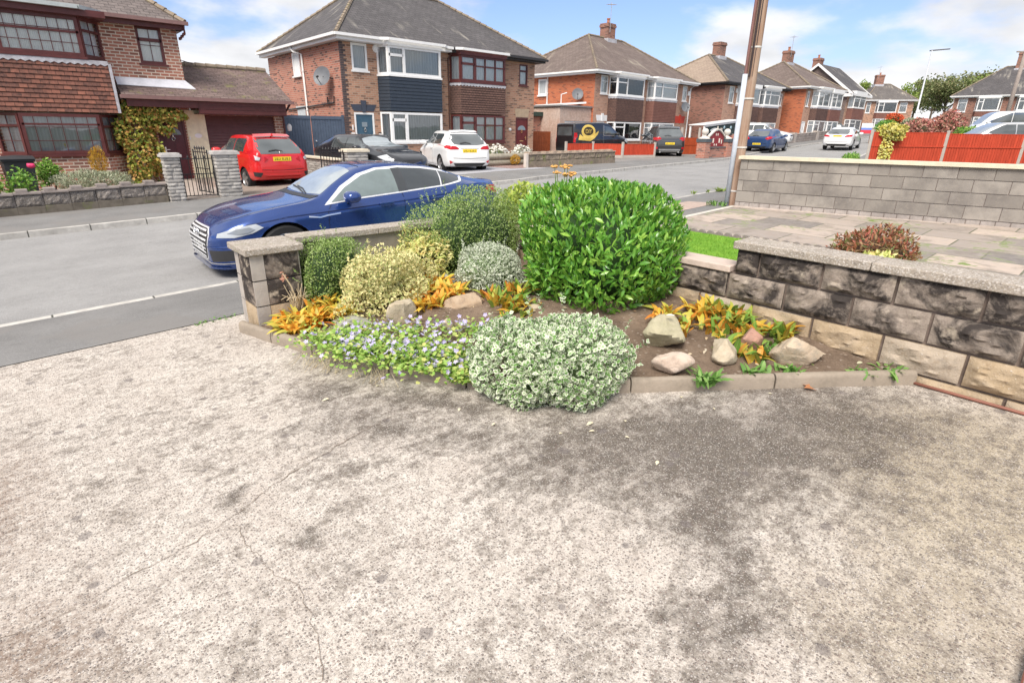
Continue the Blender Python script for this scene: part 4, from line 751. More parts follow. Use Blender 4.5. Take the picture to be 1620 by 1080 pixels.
def party_wall():
    o = thing('garden_wall', 'sooty rock-faced block wall with pebbled coping between the concrete drive and the paved garden', 'wall', (4.5, 2.0, .2), 0, (4.5, 2.0, .2))
    f = 4.41; q = MB(); q.box(f+.022, f+.2, -1.5, 2.1, -.1, .975); q.box(f+.022, f+.2, 2.1, 5.08, -.1, .765); q.build('core', MORTAR, o)
    # joints as measured: first course at y = 1.18 and 0.70, the next half a block over
    rows = [(.768, .207, 0, .44, 3.6), (.543, .225, 0, .20, None), (.316, .227, 1, .44, None), (.09, .226, 1, .20, None)]
    rock_wall(o, (f, -1.5), (f, 5.08), 0, rows, .48, (-1, 0), .042, .2, mats=[SOOTY, SANDY], nu=22, nv=11, gap=.02)
    rock_wall(o, (f+.22, 5.08), (f+.22, -1.5), 0, [(.768, .207, 0, .3, 6.58), (.543, .225, 0, .1, None), (.316, .227, 0, .3, None)], .48, (1, 0), .02, .2, mats=[SOOTY], name='back_blocks', nu=4, nv=3) if False else None
    q = MB(); q.box(f+.205, f+.21, -1.5, 2.1, -.1, .97); q.box(f+.205, f+.21, 2.1, 5.08, -.1, .76); q.build('rear_face', RENDER, o)
    q = MB()
    for y0, y1 in ((-1.5, -.62), (-.615, .255), (.26, 1.11), (1.115, 2.12)): q.box(f-.045, f+.25, y0, y1, .976, 1.04)
    q.build('coping', COPING, o, bevel=.008)
    q = MB()
    for y0, y1 in ((2.125, 3.0), (3.005, 4.0), (4.005, 5.06)): q.box(f-.03, f+.235, y0, y1, .766, .822)
    q.build('low_coping', COPPINK, o, bevel=.008)
    return o
party_wall()
def front_wall():
    o = thing('front_garden_wall', 'low grey stained concrete wall with a coping running behind the rockery shrubs', 'wall', (3.1, 5.18, .15), 0, (3.1, 5.18, .15))
    q = MB(); q.box(1.80, 4.40, 5.09, 5.27, -.05, .868); q.build('wall_body', RENDER, o)
    q = MB()
    for a, b in ((1.835, 2.70), (2.705, 3.55), (3.555, 4.40)): q.box(a, b, 5.055, 5.305, .869, .93)
    q.build('coping', COPING, o, bevel=.008)
    p = thing('gate_pillar', 'sooty block gate pillar with a flat stone cap beside the blue car', 'pillar', (1.575, 5.085, .16), 0, (1.575, 5.085, .16))
    q = MB(); q.box(1.385, 1.77, 4.895, 5.28, .0, .85); q.build('core', MORTAR, p)
    rows = [(.622, .228, 0, 0, None), (.392, .23, 0, .0, None), (.165, .227, 1, 0, None)]
    q = MB(); qs = MB()
    for z, h, mi, ph, _ in rows:
        lead_first = True
        for a, d, n in (((1.365, 4.87), (1, 0, 0), (0, -1, 0)), ((1.365, 5.30), (0, -1, 0), (-1, 0, 0)), ((1.79, 4.87), (0, 1, 0), (1, 0, 0)), ((1.79, 5.30), (-1, 0, 0), (0, 1, 0))):
            w = .42; s = .12
            rock_block(q, (a[0]+d[0]*s, a[1]+d[1]*s, z+.006), d, w-s-.004, h-.012, n, .04, .022, 0, 7, 5, m=mi)
            rock_block(q, (a[0]+d[0]*.004, a[1]+d[1]*.004, z+.006), d, s-.008, h-.012, n, .04, .004, 0, 3, 4, m=2)
    q.build('blocks', [SOOTY, SANDY, concrete_mat('smooth quoin', (.40, .365, .33), .2, (.12, .105, .10), .6)], p, smooth=True, sharp=45)
    q = MB(); q.box(1.325, 1.83, 4.835, 5.335, .851, .912); q.build('cap', COPING, p, bevel=.01)
front_wall()
def grey_wall():
    a, b = Vector((10.94, 5.42, 0)), Vector((12.45, -1.6, 0)); d = (b-a).normalized(); n = Vector((d.y, -d.x, 0))
    if n.x > 0: n = -n
    o = thing('block_wall', 'tall grey concrete block wall with cream coping beside the telegraph pole', 'wall', (11.4, 3.2, .5), 0, (11.4, 3.2, .5))
    t = NT('grey concrete block'); v = t.tc(); g = t.n('NewGeometry').outputs['Random Per Island']; n1 = t.noise(v, 2.2, 6, .62); n2 = t.noise(v, 16, 6, .7)
    col = t.mix(g, (.235, .213, .19), (.35, .32, .285)); col = t.mix(t.ramp(n1, .44, .66, 0, .65), col, (.155, .14, .13)); col = t.mix(t.ramp(n2, .55, .75, 0, .35), col, (.42, .375, .31))
    gm = t.fin(col, .9, t.bump(n2, .3, .008), 0, .2)
    ru = concrete_mat('pale rubble', (.36, .325, .30), .3, (.17, .15, .14), .6)
    rows = [(.52+.06, .215, 0, .12, None), (.795, .205, 0, .36, None), (1.0, .205, 0, .10, None), (1.205, .195, 0, .33, None)]
    rock_wall(o, a[:2], b[:2], 0, rows, .47, n[:2], .004, .2, mats=[gm], nu=3, nv=2, gap=.012)
    rock_wall(o, a[:2], b[:2], 0, [(.40, .18, 0, .1, None)], .19, n[:2], .012, .2, mats=[ru], nu=4, nv=3, name='rubble_base')
    q = MB(); q.prism([a-n*.012+Vector((0, 0, .2)), b-n*.012+Vector((0, 0, .2)), b-n*.2+Vector((0, 0, .2)), a-n*.2+Vector((0, 0, .2))], (0, 0, 1.2)); q.build('core', concrete_mat('mortar pink grey', (.27, .23, .21), .2, (.15, .13, .12), .5), o)
    q = MB(); e = .05; A, B_ = a-d*.04, b+d*.04; q.prism([A+n*e+Vector((0, 0, 1.401)), B_+n*e+Vector((0, 0, 1.401)), B_-n*.26+Vector((0, 0, 1.401)), A-n*.26+Vector((0, 0, 1.401))], (0, 0, .062)); q.build('coping', concrete_mat('cream coping', (.66, .60, .46), .12, (.45, .40, .32), .3), o)
    q = MB(); q.prism([a+n*.09+Vector((0, 0, .2)), b+n*.09+Vector((0, 0, .2)), b+Vector((0, 0, .2)), a+Vector((0, 0, .2))], (0, 0, .30)); q.build('footing', concrete_mat('pale footing', (.50, .43, .38), .15, (.3, .26, .23), .4), o)
grey_wall()
# bed edging stones
EDGE = [(1.26, 5.02), (1.38, 4.55), (1.53, 4.06), (1.80, 3.32), (2.08, 2.76), (2.38, 2.30), (2.86, 1.965), (3.63, 1.335), (4.40, .705)]
def edging():
    m = concrete_mat('weathered edging concrete', (.29, .245, .195), .25, (.16, .13, .11), .6)
    for i, ((a, b), (c, d)) in enumerate(zip(EDGE, EDGE[1:])):
        l = hypot(c-a, d-b); q = MB(); cx, cy = (a+c)/2, (b+d)/2; z = zg(cx)+.12; n = 10
        def prof(u):   # rounded top
            return [(-.035, -.08), (-.035, .07), (-.027, .088), (-.012, .096), (.012, .096), (.027, .088), (.035, .07), (.035, -.08)]
        vs = []; fs = []; P_ = prof(0); k = len(P_)
        for j in range(n+1):
            s = -l/2+.006+(l-.012)*j/n; w = random.uniform(-.003, .003)
            vs += [(s, y+w, z_+random.uniform(-.003, .003)) for y, z_ in P_]
        for j in range(n):
            for e in range(k-1): fs.append((j*k+e, (j+1)*k+e, (j+1)*k+e+1, j*k+e+1))
        fs += [tuple(range(k)), tuple(range(n*k, n*k+k))[::-1]]
        q.raw(vs, fs); o = q.build('edging_stone', m, smooth=True, sharp=40); o.location = (cx, cy, z); o.rotation_euler = (0, -(zg(c)-zg(a))/l, atan2(d-b, c-a))
        lab = ['short edging stone at the foot of the gate pillar', 'edging stone under the orange leaves nearest the road', 'edging stone with dry grass stalks beside the purple flowers', 'longest edging stone half covered by purple flowers',
               'edging stone between the purple flowers and the white shrub', 'edging stone hidden beneath the white variegated shrub', 'edging stone in front of the roundest boulder', 'edging stone that meets the sooty garden wall'][i]
        tag(o, lab, 'edging stone', 'stones edging the rockery')
edging()
def bed():
    poly = [*EDGE, (4.43, .72), (4.43, 5.09), (1.79, 5.09), (1.79, 4.85), (1.36, 4.85)]
    poly = [(x+.01, y+.0) for x, y in poly]
    pts = [Vector(p) for p in poly]; n = len(pts); cand = []
    def inside(x, y):
        c = False
        for i in range(n):
            (a, b), (d, e) = poly[i], poly[(i+1) % n]
            if (b > y) != (e > y) and x < (d-a)*(y-b)/(e-b)+a: c = not c
        return c
    g = .055
    for i in range(70):
        for j in range(90):
            x, y = 1.25+i*g+random.uniform(-.01, .01), .65+j*g+random.uniform(-.01, .01)
            if inside(x, y): cand.append(Vector((x, y)))
    v, e, f, *_ = delaunay_2d_cdt(pts+cand, [(i, (i+1) % n) for i in range(n)], [list(range(n))], 1, 1e-5)
    def h(x, y):
        d = min(hypot(x-a-(c-a)*t, y-b-(dd-b)*t) for (a, b), (c, dd) in zip(EDGE, EDGE[1:]) for t in [max(0, min(1, ((x-a)*(c-a)+(y-b)*(dd-b))/((c-a)**2+(dd-b)**2)))])
        return zg(x)+.12+.06+min(d, 1.2)*.11+VNZ((x*7, y*7, 0))*.012+VNZ((x*25, y*25, 1))*.008
    global BEDZ; BEDZ = h
    q = MB(); q.raw([(p.x, p.y, h(p.x, p.y)) for p in v], [tuple(x) for x in f]); o = q.build('flower_bed_soil', soil_mat(), smooth=True); tag(o, kind='structure')
bed()
IRON = mat('black wrought iron', (.02, .02, .022), .5, var=.1)
STONE_SPLIT = lambda: None
def split_mat():
    t = NT('split grey stone'); v = t.tc(); g = t.n('NewGeometry').outputs['Random Per Island']; n1 = t.noise(v, 9, 6, .65); n2 = t.noise(v, 40, 4, .7)
    col = t.mix(g, (.29, .275, .255), (.47, .45, .42)); col = t.mix(t.ramp(n1, .5, .72, 0, .7), col, (.16, .15, .145)); return t.fin(col, .9, t.bump(n2, .5, .01), 0, .2)
SPLIT = split_mat()
def split_pillar(label, x0, x1, y0, y1, z0, z1, capm, cap=True):
    o = thing('stone_pillar', label, 'pillar', ((x0+x1)/2, (y0+y1)/2, z0), 0, ((x0+x1)/2, (y0+y1)/2, z0), 'split stone pillars across the road'); q = MB(); h = .082; n = int((z1-z0-.09)/h); h = (z1-z0-.09)/n; q2 = MB(); q2.box(x0+.02, x1-.02, y0+.02, y1-.02, z0-.1, z1-.09)
    for i in range(n):
        z = z0+i*h
        for a, d, nn, L in (((x0, y0), (1, 0, 0), (0, -1, 0), x1-x0), ((x0, y1), (0, -1, 0), (-1, 0, 0), y1-y0), ((x1, y0), (0, 1, 0), (1, 0, 0), y1-y0)):
            c = random.choice([.38, .5, .62, 1.]); s = 0
            for e in ((c, 1.) if c < 1 else (1.,)):
                rock_block(q, (a[0]+d[0]*s*L, a[1]+d[1]*s*L, z+.003), d, (e-s)*L-.005, h-.006, nn, .03, .028, 0, 5, 3, .1); s = e
    q.build('stonework', SPLIT, o, smooth=True, sharp=50); q2.build('core', MORTAR, o)
    q = MB(); q.box(x0-.05, x1+.05, y0-.05, y1+.05, z1-.09, z1-.03); q.prism([(x0-.02, y0-.02, z1-.03), (x1+.02, y0-.02, z1-.03), (x1+.02, y1+.02, z1-.03), (x0-.02, y1+.02, z1-.03)], (0, 0, .03)); q.build('cap', capm, o)
    return o
def iron_gate(label, a, b, z0, zt, bars, tall, arch=0.):
    """gate hung between plan points a, b"""
    a = Vector((*a, 0)); b = Vector((*b, 0)); d = b-a; L = d.length; d.normalize(); at = lambda s, z: a+d*s+Vector((0, 0, z)); m = (a+b)/2
    o = thing('iron_gate', label, 'gate', (m.x, m.y, z0), 0, (m.x, m.y, z0)); q = MB(); w = .025
    q.bar(at(0, z0), at(0, zt+.06), w, w); q.bar(at(L, z0), at(L, zt+.06), w, w)
    for z in (z0+.02, z0+(zt-z0)*.6, zt): q.bar(at(0, z), at(L, z), w, .02)
    q.build('gate_frame', IRON, o); q = MB()
    for i in range(1, bars+1):
        s = L*i/(bars+1); z1 = zt if (not tall and i % 2 == 0) else zt+.06+arch*sin(pi*i/(bars+1)); hi = z0+(zt-z0)*.6 if (i % 2 == 1 and not tall) else z1
        q.bar(at(s, z0+.03), at(s, hi), .014, .014)
        if hi == z1 and (tall or arch): q.tube([at(s, hi), at(s, hi+.03), at(s, hi+.09)], [.01, .028, .001], 4)
    q.build('bars', IRON, o); return o
def castellated(label, x0, x1, yf, th, zoff, hh, slope=True, mats=None, group=None, moss=None):
    o = thing('stone_wall', label, 'wall', ((x0+x1)/2, yf, zg((x0+x1)/2)), 0, ((x0+x1)/2, yf, zg((x0+x1)/2)))
    q = MB(); q.cur = 1; n = max(2, int((x1-x0)/.45)); bl = (x1-x0)/n; zz = lambda x: zg(x)+zoff
    for i in range(n):
        a = x0+i*bl; z = zz(a+bl/2)
        rock_block(q, (a+.005, yf, z+hh*.42), (1, 0, 0), bl-.01, hh*.40, (0, -1, 0), th*.5, .04, 0, 9, 5, .1, m=0); q.box(a, a+bl, yf+.03, yf+th, z-.25, z+hh*.82)
        q.box(a, a+bl, yf-.03, yf+.03, z-.25, z+hh*.41, 2)
        q.box(a-.002, a+bl-.004, yf-.05, yf+th+.03, z+hh*.825, z+hh*.90, 3); q.box(a+bl*.08, a+bl*.52, yf-.035, yf+th+.02, z+hh*.901, z+hh*1.0, 3); q.box(a+bl*.1, a+bl*.16, yf-.05, yf+th, z+hh*.901, z+hh*.93, 3) if False else None
    q.build('stonework', mats, o, bevel=.008); return o
def front_boundaries():
    dk = concrete_mat('dark mossy stone', (.20, .175, .155), .45, (.08, .07, .06), .65, None, .9, .25); md = concrete_mat('brown plinth', (.155, .135, .11), .35, (.08, .07, .055), .6, (.13, .15, .05)); cp = concrete_mat('rough coping stone', (.29, .25, .23), .35, (.13, .115, .105), .6)
    castellated('dark mossy castellated stone wall in front of the far left house', -6, 2.70, 15.28, .22, .03, .60, mats=[dk, MORTAR, md, cp])
    cap = concrete_mat('grey pillar cap', (.47, .45, .43), .15, (.28, .26, .25), .4)
    split_pillar('narrow grey split-stone pillar left of the iron gate', 2.73, 3.05, 15.12, 15.45, .15, 1.31, cap); split_pillar('wide grey split-stone pillar between the iron gate and red car', 3.83, 4.33, 15.1, 15.5, .18, 1.35, cap)
    split_pillar('stone pillar with cream cap in front of the black car', 7.85, 8.52, 16.3, 16.75, .35, 1.31, mat('cream cap', (.66, .60, .48), .8))
    iron_gate('closed black iron garden gate between two stone pillars', (3.09, 15.28), (3.79, 15.28), .29, 1.17, 7, False, .13)
    iron_gate('open taller black iron gate leaf behind the stone pillar', (3.74, 15.45), (3.62, 16.25), .32, 1.30, 5, True)
    iron_gate('black iron railing gate beside the cream-coped wall', (7.12, 16.6), (7.80, 16.5), .6, 1.22, 7, True)
    o = thing('boundary_wall', 'grey brick boundary wall with cream coping behind the red hatchback', 'wall', (8.0, 19, .4), 0, (8.0, 19, .4))
    q = MB()
    for i in range(8):
        for j in range(11): rock_block(q, (7.92, 21.6-.46*j-.23*(i % 2), .30+.075*i), (0, -1, 0), .45, .07, (-1, 0, 0), .05, .015, 0, 4, 2, .1)
    q.box(7.94, 8.1, 16.55, 21.6, .2, .93); q.build('stonework', SPLIT, o); q = MB(); q.box(7.86, 8.18, 16.5, 21.65, .931, .99); q.build('coping', mat('cream cap', (.66, .60, .48), .8), o)
    ms = concrete_mat('mossy stone', (.27, .22, .17), .35, (.10, .09, .07), .55, (.20, .25, .05), .8); cs = concrete_mat('buff coping', (.40, .32, .25), .3, (.2, .16, .13), .5)
    castellated('mossy castellated stone wall in front of the maroon-windowed half of the pair', 15.2, 20.6, 16.1, .22, .10, .60, mats=[ms, MORTAR, ms, cs])
    o = thing('concrete_post', 'short pale concrete post at the end of the mossy castellated wall', 'post', (15.1, 16.1, .5), 0, (15.1, 16.1, .5)); q = MB(); q.box(15.03, 15.16, 16.0, 16.15, .4, 1.04); q.prism([(15.03, 16.0, 1.04), (15.16, 16.0, 1.04), (15.16, 16.15, 1.04), (15.03, 16.15, 1.04)], (0, 0, .03)); q.build('shaft', mat('pale concrete', (.58, .52, .46), .85), o, bevel=.01)
    o = thing('log_retaining_wall', 'two grey weathered logs stacked as a low retaining wall by white car', 'log wall', (15.5, 17.6, .55), 0, (15.5, 17.6, .55)); lm = concrete_mat('weathered log', (.30, .275, .22), .3, (.16, .15, .12), .5)
    for z in (.66, .89): q = MB(); q.tube([(14.2, 17.62, z), (16.0, 17.58, z+.01), (17.6, 17.6, z-.01), (19.4, 17.6, z)], [.125, .12, .13, .12], 12); q.build('log', lm, o, smooth=True, sharp=50)
    # grey side gate of the pair
    o = thing('side_gate', 'tall slate-blue double board gate beside the brick pair', 'gate', (9.4, 22.45, .5), 0, (9.4, 22.45, .5)); gm = mat('slate blue gate paint', (.085, .115, .165), .55)
    for a, b in ((8.02, 9.36), (9.40, 10.74)):
        q = MB(); q.box(a, b, 22.46, 22.49, .55, 2.33); k = 12
        for i in range(k): w = (b-a)/k; q.box(a+i*w+.004, a+(i+1)*w-.004, 22.44, 22.46, .55, 2.33)
        q.box(a, b, 22.42, 22.44, 2.24, 2.36); l = q.build('gate_leaf', gm, o)
    q = MB(); q.lathe([(.0, -.05), (.035, -.04), (.04, 0)], 10, (9.50, 22.44, 1.42), 'y'); q.build('handle', mat('bright metal', (.75, .74, .72), .25, 1.), o)
    q = MB(); q.box(10.66, 10.77, 22.40, 22.44, .55, 2.42); q.build('gate_post', gm, o)
    o = thing('timber_gate', 'brown timber double gate beside the peeling pink garage', 'gate', (23.9, 25.0, .5), 0, (23.9, 25, .5)); tm = mat('red brown stained timber', (.30, .075, .025), .6, var=.25)
    for a, b in ((22.6, 23.95), (23.98, 25.5)):
        q = MB()
        for i in range(10): w = (b-a)/10; q.box(a+i*w+.004, a+(i+1)*w-.004, 25.0, 25.03, .5, 1.88)
        q.build('gate_leaf', tm, o)
    o = thing('brick_outbuilding', 'small red brick outbuilding with a dark green flat roof edge behind the timber gate', 'outbuilding', (24, 26.5, .5), 0, (24, 26.5, .5))
    q = MB(); q.poly([(22.2, 26, .4), (25.9, 26, .4), (25.9, 26, 2.75), (22.2, 26, 2.75)]); q.poly([(25.9, 26, .4), (25.9, 30, .4), (25.9, 30, 2.75), (25.9, 26, 2.75)]); q.poly([(22.2, 30, .4), (22.2, 26, .4), (22.2, 26, 2.75), (22.2, 30, 2.75)]); q.build('wall', BR_RED, o)
    q = MB(); q.box(22.0, 26.0, 25.8, 30.2, 2.76, 3.0); q.build('flat_roof', mat('dark green felt edge', (.035, .06, .05), .6), o)
front_boundaries()
REDF = None
def board_mat(name, c):
    t = NT(name); v = t.tc(); n = t.noise(t.mapv(v, (6, 6, .8)), 3, 6, .6); g = t.n('NewGeometry').outputs['Random Per Island']
    col = t.mix(t.ramp(n, .3, .7), tuple(x*.75 for x in c), tuple(min(1, x*1.2) for x in c)); col = t.mix(t.math('MULTIPLY', g, .35), col, tuple(x*.6 for x in c)); return t.fin(col, .75, t.bump(n, .3, .006), 0, .2)
REDF = board_mat('red stained fence timber', (.50, .068, .034)); BROWNF = board_mat('brown red fence timber', (.36, .065, .022)); POSTM = concrete_mat('concrete post', (.46, .42, .375), .15, (.3, .27, .24), .4)
def fence(label, pts, zb, zt, gravel, m, name='timber_fence', group=None, rail=True, post_h=.08, tilt=None):
    """concrete posts (things) with a timber panel (thing) in each gap"""
    for i, (a, b) in enumerate(zip(pts, pts[1:])):
        A = Vector((*a, 0)); B_ = Vector((*b, 0)); d = (B_-A); L = d.length; d.normalize(); n = Vector((d.y, -d.x, 0)); n = -n if n.y > 0 and n.x > 0 else n
        M_ = (A+B_)/2; z0, z1 = zb(M_.x), zt(M_.x); o = thing(name, label[0][i], 'fence', (M_.x, M_.y, z0), 0, (M_.x, M_.y, z0), group[0]); q = MB(); s = .06; w = .105
        k = int((L-.12)/w); w = (L-.12)/k
        for j in range(k):
            p = A+d*(s+j*w); q.prism([p+Vector((0, 0, z0+gravel)), p+d*(w-.003)+Vector((0, 0, z0+gravel)), p+d*(w-.003)+n*.012+Vector((0, 0, z0+gravel)), p+n*.022+Vector((0, 0, z0+gravel))], (0, 0, z1-z0-gravel-.03))
        q.build('boards', m, o); q = MB(); q.bar(A+d*s+Vector((0, 0, z1-.015)), B_-d*s+Vector((0, 0, z1-.015)), .05, .03)
        if rail: q.bar(A+d*s+n*.028+Vector((0, 0, (z0+z1)/2+.1)), B_-d*s+n*.028+Vector((0, 0, (z0+z1)/2+.1)), .03, .05)
        q.build('rails', m, o)
        if gravel > .05: q = MB(); q.bar(A+d*s+Vector((0, 0, z0+gravel/2)), B_-d*s+Vector((0, 0, z0+gravel/2)), .05, gravel-.01); q.build('gravel_board', POSTM, o)
    for i, p in enumerate(pts):
        z0, z1 = zb(p[0]), zt(p[0])+post_h; o = thing('concrete_post', label[1][i], 'fence post', (*p, z0), 0, (*p, z0), group[1]); q = MB(); q.box(p[0]-.055, p[0]+.055, p[1]-.055, p[1]+.055, z0-.2, z1); q.prism([(p[0]-.055, p[1]-.055, z1), (p[0]+.055, p[1]-.055, z1), (p[0]+.055, p[1]+.055, z1), (p[0]-.055, p[1]+.055, z1)], (0, 0, .02)); q.build('shaft', POSTM, o, bevel=.012)
def fences():
    fence((['low red fence panel beside the white garage door', 'low red fence panel below the black van door', 'low red fence panel beside the dark grey SUV'], ['short concrete post at the end of low red fence by brown gate', 'short concrete post under the black van logo', 'short concrete post in front of van bonnet', 'short concrete post beside the rear wheel of dark SUV']),
          [(22.2, 20.6), (23.9, 20.2), (24.6, 18.75), (26.7, 18.2)], lambda x: .58, lambda x: 1.30, .16, REDF, group=('low red fence panels along the drive', 'short concrete posts of low red fence'), rail=False)
    fence((['tall red boarded fence panel nearest the road with yellow ivy hanging over it', 'tall red boarded fence panel in the middle of the run', 'tall red boarded fence panel at right edge of photo'], ['tall concrete fence post beside the white estate car', 'tall concrete fence post between the ivy panel and next red panel', 'tall concrete fence post at the right edge of photo', 'tall concrete fence post beyond the frame']),
          [(28.82, 8.5), (30.76, 6.18), (32.7, 3.86), (34.64, 1.54)], lambda x: .62+(x-28.8)*.02, lambda x: 2.03-(x-28.8)*.02, .08, REDF, group=('tall red fence panels above the grey wall', 'tall concrete posts of the red fence'))
    fence((['brown red fence panel between the dark SUV and concrete post', 'brown red fence panel left of the arched brick wall'], ['concrete post hidden behind the dark SUV', 'tallest slim concrete post right of the dark SUV', 'concrete post behind the ball-topped pillar']),
          [(31.0, 19.3), (31.8, 18.6), (33.6, 18.2)], lambda x: .62, lambda x: 1.62, .05, BROWNF, group=('brown fence panels beside the SUV', 'concrete posts beside the SUV'), post_h=.55)
fences()
def ornate_wall():
    o = thing('arched_brick_wall', 'low brick wall with ball-topped pillars and a red house-shaped arched panel', 'wall', (30.2, 16.4, .6), 0, (30.2, 16.4, .6)); st = mat('pale cast stone', (.62, .58, .52), .8)
    q = MB(); q.box(28.9, 33.4, 16.35, 16.6, .4, 1.12); q.box(31.9, 33.4, 16.35, 16.6, 1.121, 1.85); q.build('wall_body', BR_RED, o)
    q = MB(); q.box(28.9, 31.9, 16.3, 16.65, 1.121, 1.18); q.build('coping', mat('dark coping', (.13, .12, .12), .8), o)
    for x in (28.75, 31.15):
        q = MB(); q.box(x-.26, x+.26, 16.22, 16.74, .4, 1.42); p = q.build('pillar', BR_RED, o); q = MB(); q.box(x-.3, x+.3, 16.18, 16.78, 1.421, 1.60); q.build('pillar_band', mat('dark slate band', (.085, .10, .11), .7), p)
        q = MB(); q.lathe([(.30, 1.601), (.27, 1.64), (.12, 1.72), (.07, 1.76), (.09, 1.80), (.16, 1.86), (.185, 1.95), (.16, 2.05), (.08, 2.12), (0, 2.13)], 16, (x, 16.48, 0)); q.build('ball_finial', st, p, smooth=True, sharp=50)
    pr = [(29.15, 1.19), (30.75, 1.19), (30.75, 1.72), (30.45, 1.88), (30.2, 1.98), (29.95, 2.0), (29.7, 1.98), (29.45, 1.88), (29.15, 1.72)]
    q = MB(); q.prism([(x, 16.44, z) for x, z in pr], (0, .06, 0)); h = q.build('house_panel', mat('deep red panel', (.26, .03, .035), .6), o)
    q = MB(); ar = [(29.0, 1.66), (29.45, 1.93), (29.7, 2.05), (29.95, 2.09), (30.2, 2.05), (30.45, 1.93), (30.9, 1.66)]
    for a, b in zip(ar, ar[1:]): q.bar((a[0], 16.44, a[1]), (b[0], 16.44, b[1]), .14, .07)
    q.bar((29.95, 16.44, 2.12), (29.95, 16.44, 2.25), .04, .04); q.build('arch', st, h)
    wm = mat('cream window', (.78, .72, .62), .6)
    for x, z, w, hh in ((29.32, 1.33, .07, .22), (29.56, 1.38, .12, .24), (30.22, 1.38, .12, .24), (30.50, 1.33, .07, .22), (29.83, 1.76, .07, .12), (30.02, 1.76, .07, .12), (29.75, 1.23, .07, .1), (29.98, 1.23, .07, .1)): q = MB(); q.box(x, x+w, 16.425, 16.441, z, z+hh); q.build('toy_window', wm, h)
    o = thing('garden_shelter', 'dark panelled shelter with a white sloping frame and oval plate behind the arched wall', 'shelter', (36.5, 21, .6), 0, (36.5, 21, .6)); wm = white()
    q = MB(); q.bar((34.7, 20, 2.32), (39.6, 20, 2.72), .1, .12); q.bar((34.7, 20, .6), (34.7, 20, 2.3), .1, .1); q.bar((39.55, 20, .6), (39.55, 20, 2.68), .1, .1); q.bar((34.7, 21.0, .6), (34.7, 21.0, 2.3), .1, .1); q.bar((39.55, 21.0, .6), (39.55, 21.0, 2.68), .1, .1); q.build('frame', wm, o)
    q = MB(); q.prism([(34.75, 20.02, 1.75), (39.5, 20.02, 1.75), (39.5, 20.02, 2.66), (34.75, 20.02, 2.26)], (0, .04, 0)); q.build('board', mat('black green board', (.012, .03, .025), .4), o)
    q = MB(); q.prism([(34.75, 20.02, .6), (39.5, 20.02, .6), (39.5, 20.02, 1.74), (34.75, 20.02, 1.74)], (0, .04, 0)); q.build('lower_board', mat('deep red panel', (.26, .03, .035), .6), o)
    q = MB(); q.prism([(34.6, 19.9, 2.36), (39.7, 19.9, 2.78), (39.7, 21.1, 2.78), (34.6, 21.1, 2.36)], (0, 0, .05)); q.build('shelter_roof', wm, o)
    q = MB(); k = 20; q.prism([(36.0+.48*cos(2*pi*i/k), 20.01, 2.08+.14*sin(2*pi*i/k)+.04*cos(2*pi*i/k)) for i in range(k)], (0, -.02, 0)); q.build('oval_plate', mat('pale grey plate', (.6, .62, .62), .5), o)
    for x in (37.3, 38.2): q = MB(); q.lathe([(0, -.03), (.11, -.02), (.12, 0)], 12, (x, 20.01, 2.26), 'y'); q.build('round_light', mat('pale blue lens', (.40, .55, .60), .3), o, smooth=True)
ornate_wall()
def low_wall_far():
    o = thing('low_stone_wall', 'low grey stone wall with piers between the blue hatchback and white estate car', 'wall', (48, 19.9, 1), 0, (48, 19.9, 1)); q = MB(); xs = np.arange(42.5, 62, .95)
    for i, x in enumerate(xs):
        for j in range(3):
            for k in range(2): y = vf(x)+1.7; rock_block(q, (x+.475*k, y, zg(x)+.1+.22*j), (1, 0, 0), .465, .212, (0, -1, 0), .2, .03, 0, 4, 3, .12)
    q.build('stonework', concrete_mat('grey brown stone', (.27, .235, .215), .35, (.13, .115, .105), .5), o); q = MB()
    for x in (42.6, 47.3, 50.4, 56.5): y = vf(x)+1.6; q.box(x-.25, x+.25, y, y+.42, zg(x), zg(x)+.92)
    for a, b in zip(xs, xs[1:]): q.prism([(a, vf(a)+1.64, zg(a)+.765), (b, vf(b)+1.64, zg(b)+.765), (b, vf(b)+1.95, zg(b)+.765), (a, vf(a)+1.95, zg(a)+.765)], (0, 0, .05))
    q.build('piers_and_coping', concrete_mat('pale stone coping', (.42, .37, .33), .2, (.25, .22, .2), .4), o)
low_wall_far()
